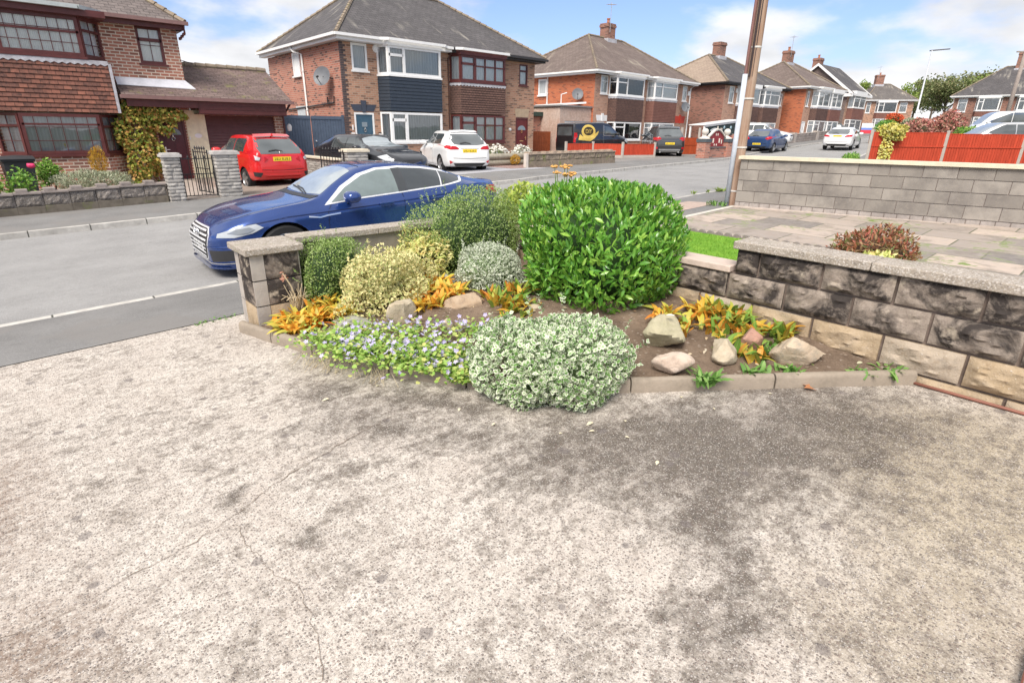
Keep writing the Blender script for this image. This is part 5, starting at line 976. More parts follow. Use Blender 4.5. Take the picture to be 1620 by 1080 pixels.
def poles():
    t = NT('telegraph pole timber'); v = t.tc(); n = t.noise(t.mapv(v, (9, 9, .5)), 3, 6, .65); n2 = t.noise(v, 2, 4); col = t.mix(t.ramp(n, .3, .7), (.24, .125, .08), (.42, .30, .22)); col = t.mix(t.ramp(n2, .4, .7, 0, .6), col, (.40, .33, .27)); wm = t.fin(col, .85, t.bump(n, .5, .01), 0, .2)
    o = thing('telegraph_pole', 'brown timber telegraph pole with grey conduit at the end of grey block wall', 'pole', (11.18, 5.58, .45), 0, (11.18, 5.58, .45)); q = MB(); q.tube([(11.18, 5.58, .2), (11.18, 5.58, 4), (11.18, 5.58, 8.5)], [.105, .095, .085], 16); q.build('shaft', wm, o, smooth=True, sharp=50)
    # conduit runs up the road side of the pole; a dark cable guard carries on above it
    nx, ny = -.62, .40; cx, cy = 11.18+nx*.185, 5.58+ny*.185; q = MB(); q.tube([(cx, cy, .35), (cx, cy, 2.95)], .05, 10); q.build('conduit', concrete_mat('galvanised conduit', (.50, .54, .60), .12, (.36, .38, .42), .4), o, smooth=True)
    q = MB(); cx2, cy2 = 11.18+nx*.12-.05, 5.58+ny*.12-.06; q.tube([(cx2, cy2, 2.9), (cx2+.01, cy2, 8.3)], .022, 6); q.tube([(cx2+.05, cy2-.03, 2.9), (cx2+.05, cy2-.03, 8.3)], .014, 5); q.build('cable', mat('dark cable', (.045, .03, .03), .6), o)
    q = MB(); q.tube([(cx, cy, 2.9), (cx+.02, cy, 8.3)], .03, 8); q.build('cable_guard', mat('red brown guard', (.22, .11, .10), .7), o)
    q = MB()
    for z in (.75, 1.6, 2.5, 3.4, 4.2, 5.0): q.tube([(11.18, 5.58, z), (11.18, 5.58, z+.03)], .113 if z < 3 else .103, 14)
    q.build('strap', mat('bright strap', (.6, .58, .55), .5), o)
    o = thing('street_lamp', 'tall pale grey street lamp with flat lantern beyond the red hedge', 'street lamp', (66.2, 16.2, 1.55), 0, (66.2, 16.2, 1.55)); gm = mat('pale lamp column', (.62, .64, .68), .5); q = MB(); q.tube([(66.2, 16.2, 1.3), (66.2, 16.2, 3.0), (66.2, 16.2, 3.05), (66.2, 16.2, 9.25)], [.12, .12, .075, .06], 12); q.build('column', gm, o, smooth=True, sharp=50)
    q = MB(); q.prism([(66.15, 16.3, 9.2), (67.35, 15.1, 9.34), (67.5, 15.2, 9.34), (66.35, 16.45, 9.2)], (0, 0, .09)); q.build('lantern', mat('dark lantern', (.13, .13, .14), .5), o)
    o = thing('telegraph_pole', 'distant grey timber pole rising behind the silver car at right edge', 'pole', (62.5, 9.0, 1.5), 0, (62.5, 9.0, 1.5)); q = MB(); q.tube([(62.5, 9.0, 1.2), (62.5, 9.0, 9.5)], [.17, .12], 10); q.build('shaft', concrete_mat('grey pole timber', (.33, .28, .25), .2, (.2, .17, .15), .5), o, smooth=True)
    q = MB(); q.bar((62.1, 9.5, 8.2), (62.9, 8.5, 8.2), .1, .1); q.build('crossarm', mat('grey crossarm', (.28, .24, .21), .8), o)
    a, b = Vector((5.0, 22.0, 3.95)), Vector((10.7, 29, 4.35)); q = MB(); q.tube([a+(b-a)*(i/14)-Vector((0, 0, .25*sin(pi*i/14))) for i in range(15)], .012, 5); tag(q.build('overhead_wire', mat('dark cable', (.045, .03, .03), .6), None, off=(7.8, 25, 4)), 'thin overhead wire strung between the two nearest houses', 'wire'); bpy.data.objects['overhead_wire'].location = (7.8, 25, 4)
poles()
# ------------------------------------------------------------------ cars (local frame: x forward, y left, z up, wheels on z = 0)
def paint(name, c, metal=.0, rough=.28, coat=1.):
    if name in MATS: return MATS[name]
    t = NT(name); v = t.tc(); fl = t.noise(v, 420, 2, .5); d = t.noise(v, 2.5, 5, .6); col = t.mix(t.ramp(d, .4, .75, 0, .18), c, (.40, .38, .35)) if False else t.mix(t.ramp(fl, .4, .6), tuple(x*.93 for x in c), tuple(min(1, x*1.05) for x in c))
    MATS[name] = t.fin(col, t.ramp(d, .35, .7, rough, rough+.12), None, metal, .5, Coat_Weight=coat, Coat_Roughness=.04); return MATS[name]
CARGLASS = lambda: MATS.get('car glass') or MATS.setdefault('car glass', (lambda t: t.fin(t.mix(t.ramp(t.noise(t.tc(), .9, 2), .35, .65), (.045, .055, .058), (.11, .125, .13)), .03, None, 0, .9, IOR=1.75))(NT('car glass')))
RUB = lambda: mat('black rubber', (.016, .016, .017), .8)
PLA = lambda: mat('black plastic', (.03, .03, .032), .5)
CHR = lambda: mat('chrome trim', (.80, .80, .80), .12, 1., .02)
ALY = lambda: mat('alloy wheel', (.46, .47, .48), .3, .85, .05)
RLT = lambda: mat('red lamp lens', (.42, .012, .015), .15, coat_weight=0) if False else mat('red lamp lens', (.45, .012, .018), .15)
CLT = lambda: mat('clear lamp lens', (.48, .50, .52), .08)
AMB = lambda: mat('amber lens', (.7, .28, .03), .2)
def smooth_interp(pts):
    """monotone cubic through (x, y) points"""
    X = np.array([p[0] for p in pts], float); Y = np.array([p[1] for p in pts], float); h = np.diff(X); dl = np.diff(Y)/h; m = np.zeros(len(X)); m[0], m[-1] = dl[0], dl[-1]
    for i in range(1, len(X)-1): m[i] = 0 if dl[i-1]*dl[i] <= 0 else 3*(h[i-1]+h[i])/((2*h[i]+h[i-1])/dl[i-1]+(h[i]+2*h[i-1])/dl[i])
    def f(x):
        x = min(max(x, X[0]), X[-1]); i = min(max(int(np.searchsorted(X, x))-1, 0), len(X)-2); t = (x-X[i])/h[i]
        return float((1+2*t)*(1-t)**2*Y[i]+t*(1-t)**2*h[i]*m[i]+t*t*(3-2*t)*Y[i+1]+t*t*(t-1)*h[i]*m[i+1])
    return f
def car(label, cat, loc, yaw, sp, pm, name='parked_car'):
    o = thing(name, label, cat, (loc[0], loc[1], loc[2] if len(loc) > 2 else zg(loc[0])+.004), radians(yaw), (0, 0, 0), pitch=-(.031 if loc[0] < 15 else .018)*cos(radians(yaw)))
    zt, zs, zb, w, wr, cab = (smooth_interp(sp[k]) for k in ('top', 'belt', 'low', 'half', 'roofw', 'cab')); xr, xf = sp['top'][0][0], sp['top'][-1][0]
    nst = 72; xs = [xr+(xf-xr)*(.5-.5*cos(pi*i/nst)) for i in range(nst+1)]
    def section(x):
        W_, T, S_, Bm, R_, k = w(x), zt(x), zs(x), zb(x), wr(x), cab(x); S_ = min(S_, T-.005); h = S_-Bm
        cr = sp.get('crease', .018)
        p = [(0, Bm), (.72*W_, Bm), (.90*W_, Bm+.02), (.965*W_, Bm+.09*min(1, h/.5)), (.99*W_, Bm+.28*h), (1.0*W_, Bm+.55*h), (.992*W_-cr*.6, Bm+.72*h), (.988*W_, Bm+.80*h), (.965*W_, Bm+.92*h), (.925*W_, S_)]
        a, b = (.925*W_, S_), (R_, T-.055*k-.02*(1-k)); bu = .03*k
        for f in (.25, .5, .75): p.append((a[0]+(b[0]-a[0])*f+bu*sin(pi*f), a[1]+(b[1]-a[1])*f))
        p += [b, (.93*R_, T-.022*k-.012*(1-k)), (.75*R_, T-.008), (.4*R_, T-.002), (0, T)]
        return p
    sec = [section(x) for x in xs]; ns = len(sec[0]); vs = []; fs = []
    for i, x in enumerate(xs):
        full = [(y, z) for y, z in sec[i]]+[(-y, z) for y, z in sec[i][-2:0:-1]]
        vs += [(x, y, z) for y, z in full]
    N = 2*ns-2
    for i in range(nst):
        for k in range(N): fs.append((i*N+k, i*N+(k+1) % N, (i+1)*N+(k+1) % N, (i+1)*N+k))
    fs.append(tuple(range(N))); fs.append(tuple(range(nst*N, (nst+1)*N))[::-1])
    bvh = BVHTree.FromPolygons([Vector(v) for v in vs], fs)
    q = MB(); q.raw(vs, [f[::-1] for f in fs]); body = q.build('body', [pm, RUB()], None, off=(0, 0, 0))
    # wheel arches
    q = MB(); wx = sp['axles']; r = sp['wheel']; tr = sp['track']
    for ax in wx:
        for sd in (1, -1): q.lathe([(r+.045, -.16), (r+.045, .25)], 40, (ax, sd*(tr-.02), r), 'y', m=1, cap=True)
    cut = q.build('cut', [pm, RUB()], None, off=(0, 0, 0)); 
    for f in cut.data.polygons: pass
    import bmesh
    for ob in (cut, body):
        bm = bmesh.new(); bm.from_mesh(ob.data); bmesh.ops.recalc_face_normals(bm, faces=bm.faces); bm.to_mesh(ob.data); bm.free()
    md = body.modifiers.new('b', 'BOOLEAN'); md.operation = 'DIFFERENCE'; md.solver = 'EXACT'; md.object = cut
    me = bpy.data.meshes.new_from_object(body.evaluated_get(bpy.context.evaluated_depsgraph_get())); body.modifiers.clear(); body.data = me; me.name = 'body'; bpy.data.objects.remove(cut)
    me.polygons.foreach_set('use_smooth', [True]*len(me.polygons)); me.set_sharp_from_angle(angle=radians(32)); body.parent = o
    nrm = {'l': Vector((0, 1, 0)), 'r': Vector((0, -1, 0)), 'f': Vector((1, 0, 0)), 'b': Vector((-1, 0, 0)), 't': Vector((0, 0, 1))}
    def p3(ax, a, b): return Vector((a, 0, b)) if ax in 'lr' else Vector((0, a, b)) if ax in 'fb' else Vector((a, b, 0))
    def hit(ax, a, b):
        d = nrm[ax]; P0 = p3(ax, a, b)+d*6; h = bvh.ray_cast(P0, -d)
        if h[0] is None: h = bvh.find_nearest(p3(ax, a, b)+d*.8)
        n = h[1]; n = -n if n.dot(d) < 0 else n
        return h[0], n
    def panel(nm, ax, out, m, off=.004, parent=body, th=.012, grid=.05, smooth=True):
        if ax == 'r' or (ax in 'fb' and False): pass
        P2 = [Vector(p) for p in out]; n = len(P2); pts = []; 
        for i in range(n):
            a, b = P2[i], P2[(i+1) % n]; k = max(1, int((b-a).length/grid)); pts += [a+(b-a)*(j/k) for j in range(k)]
        n = len(pts); mn = [min(p[i] for p in pts) for i in (0, 1)]; mx_ = [max(p[i] for p in pts) for i in (0, 1)]; extra = []
        def ins(x, y):
            c = False
            for i in range(n):
                (a, b), (d, e) = pts[i], pts[(i+1) % n]
                if (b > y) != (e > y) and x < (d-a)*(y-b)/(e-b)+a: c = not c
            return c
        y = mn[1]+grid*.5
        while y < mx_[1]:
            x = mn[0]+grid*.5
            while x < mx_[0]:
                if ins(x, y) and min((Vector((x, y))-p).length for p in pts) > grid*.35: extra.append(Vector((x, y)))
                x += grid
            y += grid
        v, e_, f, *_ = delaunay_2d_cdt(pts+extra, [(i, (i+1) % n) for i in range(n)], [list(range(n))], 1, 1e-6)
        H = [hit(ax, p.x, p.y) for p in v]; top = [h[0]+h[1]*off for h in H]; q = MB(); q.raw(top, [tuple(x) for x in f])
        bot = [H[i][0]-H[i][1]*th for i in range(n)]; k = len(top); q.v += [tuple(b) for b in bot]
        for i in range(n): j = (i+1) % n; q.f.append((i, j, k+j, k+i)); q.m.append(0)
        ob = q.build(nm, m, parent, off=(0, 0, 0)); 
        bm = bmesh.new(); bm.from_mesh(ob.data); bmesh.ops.recalc_face_normals(bm, faces=bm.faces)
        cen = sum((f_.normal.dot(nrm[ax])*f_.calc_area() for f_ in bm.faces)); 
        if cen < 0: bmesh.ops.reverse_faces(bm, faces=bm.faces)
        for f_ in bm.faces: f_.smooth = True
        bm.to_mesh(ob.data); bm.free(); ob.data.set_sharp_from_angle(angle=radians(40)); return ob
    def line(nm, ax, path, wd, m, off=.003, parent=body):
        """a thin strip laid on the body along a path"""
        pts = [Vector(p) for p in path]; d = []
        for a, b in zip(pts, pts[1:]): k = max(1, int((b-a).length/.06)); d += [a+(b-a)*(i/k) for i in range(k)]
        d.append(pts[-1]); q = MB(); L_, R2 = [], []
        for i, p in enumerate(d):
            t_ = (d[min(i+1, len(d)-1)]-d[max(i-1, 0)]).normalized(); s = Vector((-t_.y, t_.x))*(wd/2)
            for lst, pp in ((L_, p+s), (R2, p-s)): h = hit(ax, pp.x, pp.y); lst.append(h[0]+h[1]*off)
        for i in range(len(d)-1): q.poly([L_[i], L_[i+1], R2[i+1], R2[i]])
        return q.build(nm, m, parent, off=(0, 0, 0))
    sp['detail'](o, body, panel, line, hit)
    # wheels
    for ax in wx:
        for sd in (1, -1):
            q = MB(); wdt = sp.get('tyre', .20); c = (ax, sd*(tr-wdt/2), r)
            s2 = sd
            q.lathe([(r*.70, -wdt/2), (r*.93, -wdt/2), (r, -wdt*.36), (r, wdt*.36), (r*.93, wdt/2), (r*.70, wdt/2), (r*.66, wdt*.3), (r*.66, -wdt*.3), (r*.70, -wdt/2)], 28, c, 'y'); wh = q.build('wheel', RUB(), o, smooth=True, sharp=35, off=(0, 0, 0))
            q = MB(); yo = sd*wdt*.46; n = sp.get('spokes', 5); yc = c[1]+yo
            q.lathe([(r*.72, yo), (r*.68, yo+sd*.004), (r*.63, yo-sd*.02), (r*.62, yo-sd*.09)], 28, c, 'y')
            for k in range(n):
                for dd in ((-.13, .13) if sp.get('twin') else (0,)):
                    a = 2*pi*k/n+.3+dd; q.bar((ax+cos(a)*.05, yc-sd*.004, r+sin(a)*.05), (ax+cos(a+dd*.2)*r*.66, yc-sd*.012, r+sin(a+dd*.2)*r*.66), .045 if sp.get('twin') else .075, .022, (0, 1, 0))
            q.lathe([(0, yo+sd*.006), (.06, yo+sd*.004), (.075, yo-sd*.02)], 14, c, 'y'); q.build('rim', ALY(), wh, smooth=True, sharp=30, off=(0, 0, 0))
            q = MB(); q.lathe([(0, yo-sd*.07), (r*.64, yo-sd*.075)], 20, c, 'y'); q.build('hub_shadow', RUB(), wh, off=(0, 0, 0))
    return o
def mirror(o, body, x, y, z, sd, m):
    q = MB(); c = Vector((x, y+sd*.10, z)); n, k = 10, 8
    for_ = []
    vs = []; fs = []
    for i in range(k+1):
        a = pi*i/k; 
        for j in range(n): b = 2*pi*j/n; vs.append(c+Vector((.10*sin(a)**.6*cos(b)+(.035 if cos(b) > 0 else 0), sd*-.13*cos(a), .088*sin(a)**.6*sin(b))))
    for i in range(k):
        for j in range(n): fs.append((i*n+j, i*n+(j+1) % n, (i+1)*n+(j+1) % n, (i+1)*n+j))
    q.raw(vs, fs); mi = q.build('door_mirror', m, o, smooth=True, off=(0, 0, 0)); q = MB(); q.bar((x+.01, y-sd*.06, z-.09), (x+.01, y+sd*.05, z-.045), .05, .03); q.build('mirror_arm', PLA(), mi, off=(0, 0, 0))
def plate(o, body, hit, ax, z, m, txt=None, y=0., tilt=0., w=.52, h=.115):
    p, n = hit(ax, y, z); sgn = 1 if ax == 'f' else -1; x = p.x+sgn*.012; q = MB(); q.box(min(x, x-sgn*.02), max(x, x-sgn*.02), y-w/2, y+w/2, z-h/2, z+h/2); pl = q.build('number_plate', m, o, off=(0, 0, 0))
    dm = mat('plate characters', (.03, .03, .03), .6)
    if txt: text('plate_lettering', txt, h*.86, dm, pl, (x+sgn*.002, y, z), (pi/2, 0, sgn*pi/2), off=(0, 0, 0))
    else:
        q = MB()
        for i in range(7):
            yy = y+(i-3.2+(.5 if i > 3 else 0))*.062; q.box(x+sgn*.001, x+sgn*.003, yy-.018, yy+.018, z-.03, z-.018); q.box(x+sgn*.001, x+sgn*.003, yy-.018, yy-.008, z-.017, z+.03); 
            if i % 2: q.box(x+sgn*.001, x+sgn*.003, yy+.006, yy+.018, z-.010, z+.03)
        q.build('plate_lettering', dm, pl, off=(0, 0, 0))
YEL = lambda: mat('yellow plate', (.80, .58, .03), .5, var=.03); WPL = lambda: mat('white plate', (.80, .80, .77), .5, var=.03)
mir = lambda out: [(-a, b) for a, b in out]
def blue_saloon():
    mp = lambda x: float(np.interp(x, [-2.5, -1.95, -1.68, -.2, 1.1, 1.25, 1.7, 2.5], [-2.5, -1.93, -1.63, -.37, .87, 1.05, 1.66, 2.5])); MP = lambda l: [(mp(p[0]), p[1]) for p in l]
    top = [(-2.34, .62), (-2.30, .93), (-2.22, 1.005), (-2.05, 1.025), (-1.75, 1.085), (-1.35, 1.21), (-.95, 1.305), (-.5, 1.365), (-.1, 1.385), (.25, 1.37), (.55, 1.29), (.85, 1.155), (1.12, 1.01), (1.25, .975), (1.6, .925), (1.95, .855), (2.18, .775), (2.30, .68), (2.355, .56)]
    belt = [(-2.34, .6), (-2.25, .90), (-1.8, .985), (-1.2, .975), (-.5, .945), (.5, .90), (1.1, .875), (1.6, .83), (2.0, .755), (2.2, .68), (2.32, .60), (2.355, .53)]
    low = [(-2.34, .42), (-2.2, .26), (-1.9, .21), (0, .18), (1.9, .17), (2.2, .15), (2.355, .16)]
    half = [(-2.34, .60), (-2.28, .74), (-2.1, .83), (-1.7, .90), (-1.36, .915), (-.6, .90), (.3, .895), (1.1, .905), (1.46, .915), (1.8, .89), (2.05, .835), (2.2, .75), (2.30, .64), (2.34, .54), (2.355, .44)]
    roofw = [(-2.34, .50), (-2.2, .66), (-1.8, .60), (-1.3, .54), (-.5, .555), (.2, .565), (.7, .62), (1.1, .72), (1.3, .78), (1.8, .76), (2.1, .64), (2.355, .33)]
    cab = [(-2.34, 0), (-2.0, .05), (-1.5, .5), (-.9, 1), (.4, 1), (.8, .8), (1.2, 0), (2.355, 0)]
    sp = dict(top=MP(top), belt=MP(belt), low=low, half=half, roofw=MP(roofw), cab=MP(cab), axles=(1.46, -1.36), wheel=.345, track=.90, twin=1)
    pm = paint('deep blue metallic paint', (.018, .055, .22), .45, .2)
    def detail(o, body, panel0, line0, hit):
        panel = lambda nm, ax, out, *k, **kw: panel0(nm, ax, MP(out) if ax in 'lrt' else out, *k, **kw); line = lambda nm, ax, out, *k, **kw: line0(nm, ax, MP(out) if ax in 'lrt' else out, *k, **kw)
        g, c, bl = CARGLASS(), CHR(), PLA()
        lower = [(1.02, .905), (.5, .945), (-.3, .975), (-1.05, 1.005), (-1.5, 1.045)]
        upper = [(-1.62, 1.10), (-1.45, 1.145), (-1.15, 1.215), (-.75, 1.27), (-.3, 1.305), (.1, 1.298), (.4, 1.235), (.72, 1.09)]
        for ax in 'lr':
            panel('window_trim', ax, [(1.09, .885), (.5, .925), (-.3, .955), (-1.05, .985), (-1.53, 1.025), (-1.68, 1.09), (-1.5, 1.16), (-1.15, 1.24), (-.75, 1.295), (-.3, 1.33), (.12, 1.323), (.44, 1.258), (.76, 1.11)], mat('brushed bar', (.72, .73, .75), .3, .25), .004)
            panel('side_window', ax, [(.98, .912), (.5, .948), (-.16, .972), (-.16, 1.29), (.1, 1.292), (.38, 1.232), (.70, 1.09)], mat('front side glass', (.16, .20, .20), .05, spec=.9), .008)
            panel('door_pillar', ax, [(-.145, .970), (-.325, .977), (-.315, 1.300), (-.145, 1.296)], mat('pillar trim', (.055, .06, .065), .4), .0105)
            panel('side_window', ax, [(-.31, .978), (-1.02, 1.004), (-1.13, 1.208), (-.75, 1.266), (-.30, 1.299)], mat('tinted rear glass', (.04, .048, .055), .05, spec=.9), .008)
            panel('quarter_window', ax, [(-1.05, 1.005), (-1.5, 1.045), (-1.60, 1.10), (-1.45, 1.14), (-1.16, 1.204)], mat('tinted rear glass', (.04, .048, .055), .05, spec=.9), .008)
            dk = mat('shut line', (.006, .010, .03), .6)
            line('door_gap', ax, [(.98, .90), (1.06, .80), (1.08, .6), (1.04, .34), (1.0, .25)], .008, dk); line('door_gap', ax, [(-.20, .965), (-.20, .7), (-.24, .45), (-.26, .25)], .008, dk); line('door_gap', ax, [(-1.10, .99), (-1.05, .8), (-.98, .68)], .008, dk); line('sill_gap', ax, [(1.0, .25), (-.95, .27)], .008, dk)
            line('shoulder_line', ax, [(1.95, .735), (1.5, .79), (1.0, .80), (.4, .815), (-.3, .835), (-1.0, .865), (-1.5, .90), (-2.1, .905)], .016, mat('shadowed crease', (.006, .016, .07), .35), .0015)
            for hx in (-.06, -.93):
                q = MB(); p, n = hit(ax, hx, .80+(.03 if hx < 0 else 0)); s = 1 if ax == 'l' else -1; q.bar((hx-.11, p.y+s*.03, p.z), (hx+.11, p.y+s*.03, p.z), .025, .035); q.bar((hx-.10, p.y+s*.012, p.z), (hx-.08, p.y+s*.012, p.z), .04, .03); q.bar((hx+.08, p.y+s*.012, p.z), (hx+.10, p.y+s*.012, p.z), .04, .03); q.build('door_handle', pm, o, bevel=.008, off=(0, 0, 0))
            line('wing_badge', ax, [(1.30, .765), (1.18, .74), (1.08, .755), (.88, .765)], .02, c, .004)
            panel('headlight', ax, [(1.76, .695), (1.84, .745), (2.04, .722), (2.25, .65), (2.27, .60), (2.10, .598), (1.90, .635)], mat('headlamp lens', (.40, .43, .46), .06), .006)
            panel('lamp_insert', ax, [(1.86, .678), (1.92, .712), (2.06, .695), (2.16, .652), (2.06, .632), (1.95, .645)], mat('lamp interior', (.26, .28, .30), .2, .3), .010)
            panel('arch_trim', ax, [(2.12, .24), (2.16, .42), (1.98, .40), (1.88, .30)], bl, .004) if False else None
            panel('tail_light', ax, [(-1.95, .87), (-2.02, .935), (-2.26, .915), (-2.30, .80), (-2.2, .79)], RLT(), .005)
        panel('windscreen', 't', [(.50, -.50), (1.07, -.66), (1.12, -.3), (1.13, 0), (1.12, .3), (1.07, .66), (.50, .50), (.44, .2), (.43, 0), (.44, -.2)], mat('windscreen glass', (.30, .34, .36), .03, spec=1., IOR=1.8), .005, grid=.06)
        panel('rear_window', 't', [(-1.02, -.44), (-1.78, -.52), (-1.84, 0), (-1.78, .52), (-1.02, .44), (-.95, 0)], mat('tinted rear glass', (.04, .048, .055), .05, spec=.9), .005, grid=.06)
        panel('scuttle', 't', [(1.10, -.68), (1.20, -.66), (1.23, 0), (1.20, .66), (1.10, .68), (1.145, .3), (1.15, 0), (1.145, -.3)], bl, .006)
        for s in (1, -1): line('wiper', 't', [(1.13, s*.05+.25), (1.06, s*.1-.1), (1.02, s*.1-.40)], .02, bl, .02)
        line('bonnet_gap', 't', [(1.22, .70), (1.7, .735), (2.0, .69), (2.2, .52)], .008, mat('shut line', (.006, .010, .03), .6)); line('bonnet_gap', 't', [(1.22, -.70), (1.7, -.735), (2.0, -.69), (2.2, -.52)], .008, mat('shut line', (.006, .010, .03), .6))
        gr = [(-.38, .705), (.38, .705), (.50, .62), (.52, .55), (.44, .33), (.38, .275), (-.38, .275), (-.44, .33), (-.52, .55), (-.50, .62)]
        panel('grille_frame', 'f', gr, mat('brushed bar', (.72, .73, .75), .3, .25), .004); k = .93; gi = [(a*.945, .505+(b-.505)*.91) for a, b in gr]; G_ = panel('grille', 'f', gi, mat('grille black', (.015, .015, .017), .4), .009)
        for z, w_ in ((.66, .40), (.605, .47), (.55, .48), (.495, .465), (.44, .445), (.385, .425), (.33, .40)): line('grille_bar', 'f', [(-w_, z), (0, z), (w_, z)], .024, mat('brushed bar', (.72, .73, .75), .3, .25), .018)
        for i in range(4):
            y = (i-1.5)*.072; p, n = hit('f', y, .615); q = MB(); q.tube([(p.x+.03, y+.048*cos(a), .615+.048*sin(a)) for a in [2*pi*t/18 for t in range(19)]], .0085, 6, cap=False); q.build('ring_emblem', c, G_, smooth=True, off=(0, 0, 0))
        plate(o, body, hit, 'f', .43, WPL(), 'BN67 FOZ')
        for s in (1, -1):
            ax = 'l' if s > 0 else 'r'; panel('bumper_intake', 'f', [(s*.52, .43), (s*.80, .44), (s*.84, .30), (s*.56, .28)][::s], bl, .004); line('intake_trim', 'f', [(s*.50, .47), (s*.66, .475), (s*.82, .485)], .02, pm, .012); line('lower_trim', 'f', [(s*.40, .265), (s*.7, .262), (s*.86, .27)], .014, c, .01)
            mirror(o, body, .50, s*.90, .985, s, pm)
        line('lower_trim', 'f', [(-.40, .265), (0, .262), (.40, .265)], .014, c, .01); line('splitter', 'f', [(-.72, .205), (0, .20), (.72, .205)], .03, pm, .02)
        q = MB(); p, n = hit('t', -1.15, 0); q.prism([(-1.25, -.015, p.z-.04), (-1.05, 0, p.z+.02), (-1.22, 0, p.z+.055)], (0, .03, 0)); q.build('roof_fin', pm, o, off=(0, 0, 0))
        line('panoramic_roof_gap', 't', [(.33, -.46), (.30, 0), (.33, .46)], .012, mat('shut line', (.006, .010, .03), .6), .004)
        plate(o, body, hit, 'b', .80, YEL(), 'BN67 FOZ')
    sp['detail'] = detail
    c = car('dark blue five-door coupe with chrome window trim parked by the rockery wall', 'car', (3.96, 7.99, zg(3.96)-.035), 178.5, sp, pm); c.scale = (.97, .955, .955); return c
blue_saloon()
def hatch_spec(L=4.0, H=1.5, Wd=1.70, belt=.95, rear=.15, hood=.98, nose=.72, wb=2.5, wheel=.30, cowl=.62, roofend=.06, tum=.62, hl=None):
    """two-box profile; L, H, Wd overall sizes, cowl = fraction of the length from the tail to the windscreen base"""
    h = L/2; x = lambda f: -h+L*f
    top = [(x(0), belt-.25), (x(.008), belt+.02), (x(rear*.25), belt+.14), (x(rear), H-.09), (x(rear+.06), H-.02), (x(.42), H), (x(.56), H-.03), (x(cowl-.06), H-.17), (x(cowl+.09), hood+.07), (x(cowl+.13), hood), (x(.90), hood-.10), (x(.965), nose+.02), (x(.993), nose-.10), (x(1), nose-.2)]
    b = [(x(0), belt-.3), (x(.01), belt-.02), (x(.2), belt+.03), (x(.5), belt), (x(cowl+.06), belt-.05), (x(.88), hood-.20), (x(.97), nose-.04), (x(1), nose-.24)]
    low = [(x(0), .42), (x(.03), .30), (x(.15), .24), (x(.5), .20), (x(.9), .20), (x(.97), .22), (x(1), .30)]
    w = Wd/2; hf = [(x(0), w*.74), (x(.012), w*.86), (x(.05), w*.95), (x(.15), w*.995), (x(.5), w), (x(.82), w*.995), (x(.91), w*.92), (x(.965), w*.78), (x(.99), w*.6), (x(1), w*.48)]
    rw = [(x(0), w*.70), (x(.02), w*.76), (x(rear), w*(tum+.02)), (x(.4), w*(tum+.04)), (x(.58), w*(tum+.05)), (x(cowl+.06), w*.80), (x(.85), w*.80), (x(.95), w*.62), (x(1), w*.40)]
    cab = [(x(0), .2), (x(rear), 1), (x(.58), 1), (x(cowl+.10), .0), (x(1), 0)]
    ax = (x(.5)+wb/2+.04*L*.4, x(.5)-wb/2+.04*L*.4)
    return dict(top=top, belt=b, low=low, half=hf, roofw=rw, cab=cab, axles=ax, wheel=wheel, track=w-.015, X=x, H=H, B=belt, w=w, rear=rear, cowl=cowl, hood=hood, nose=nose)
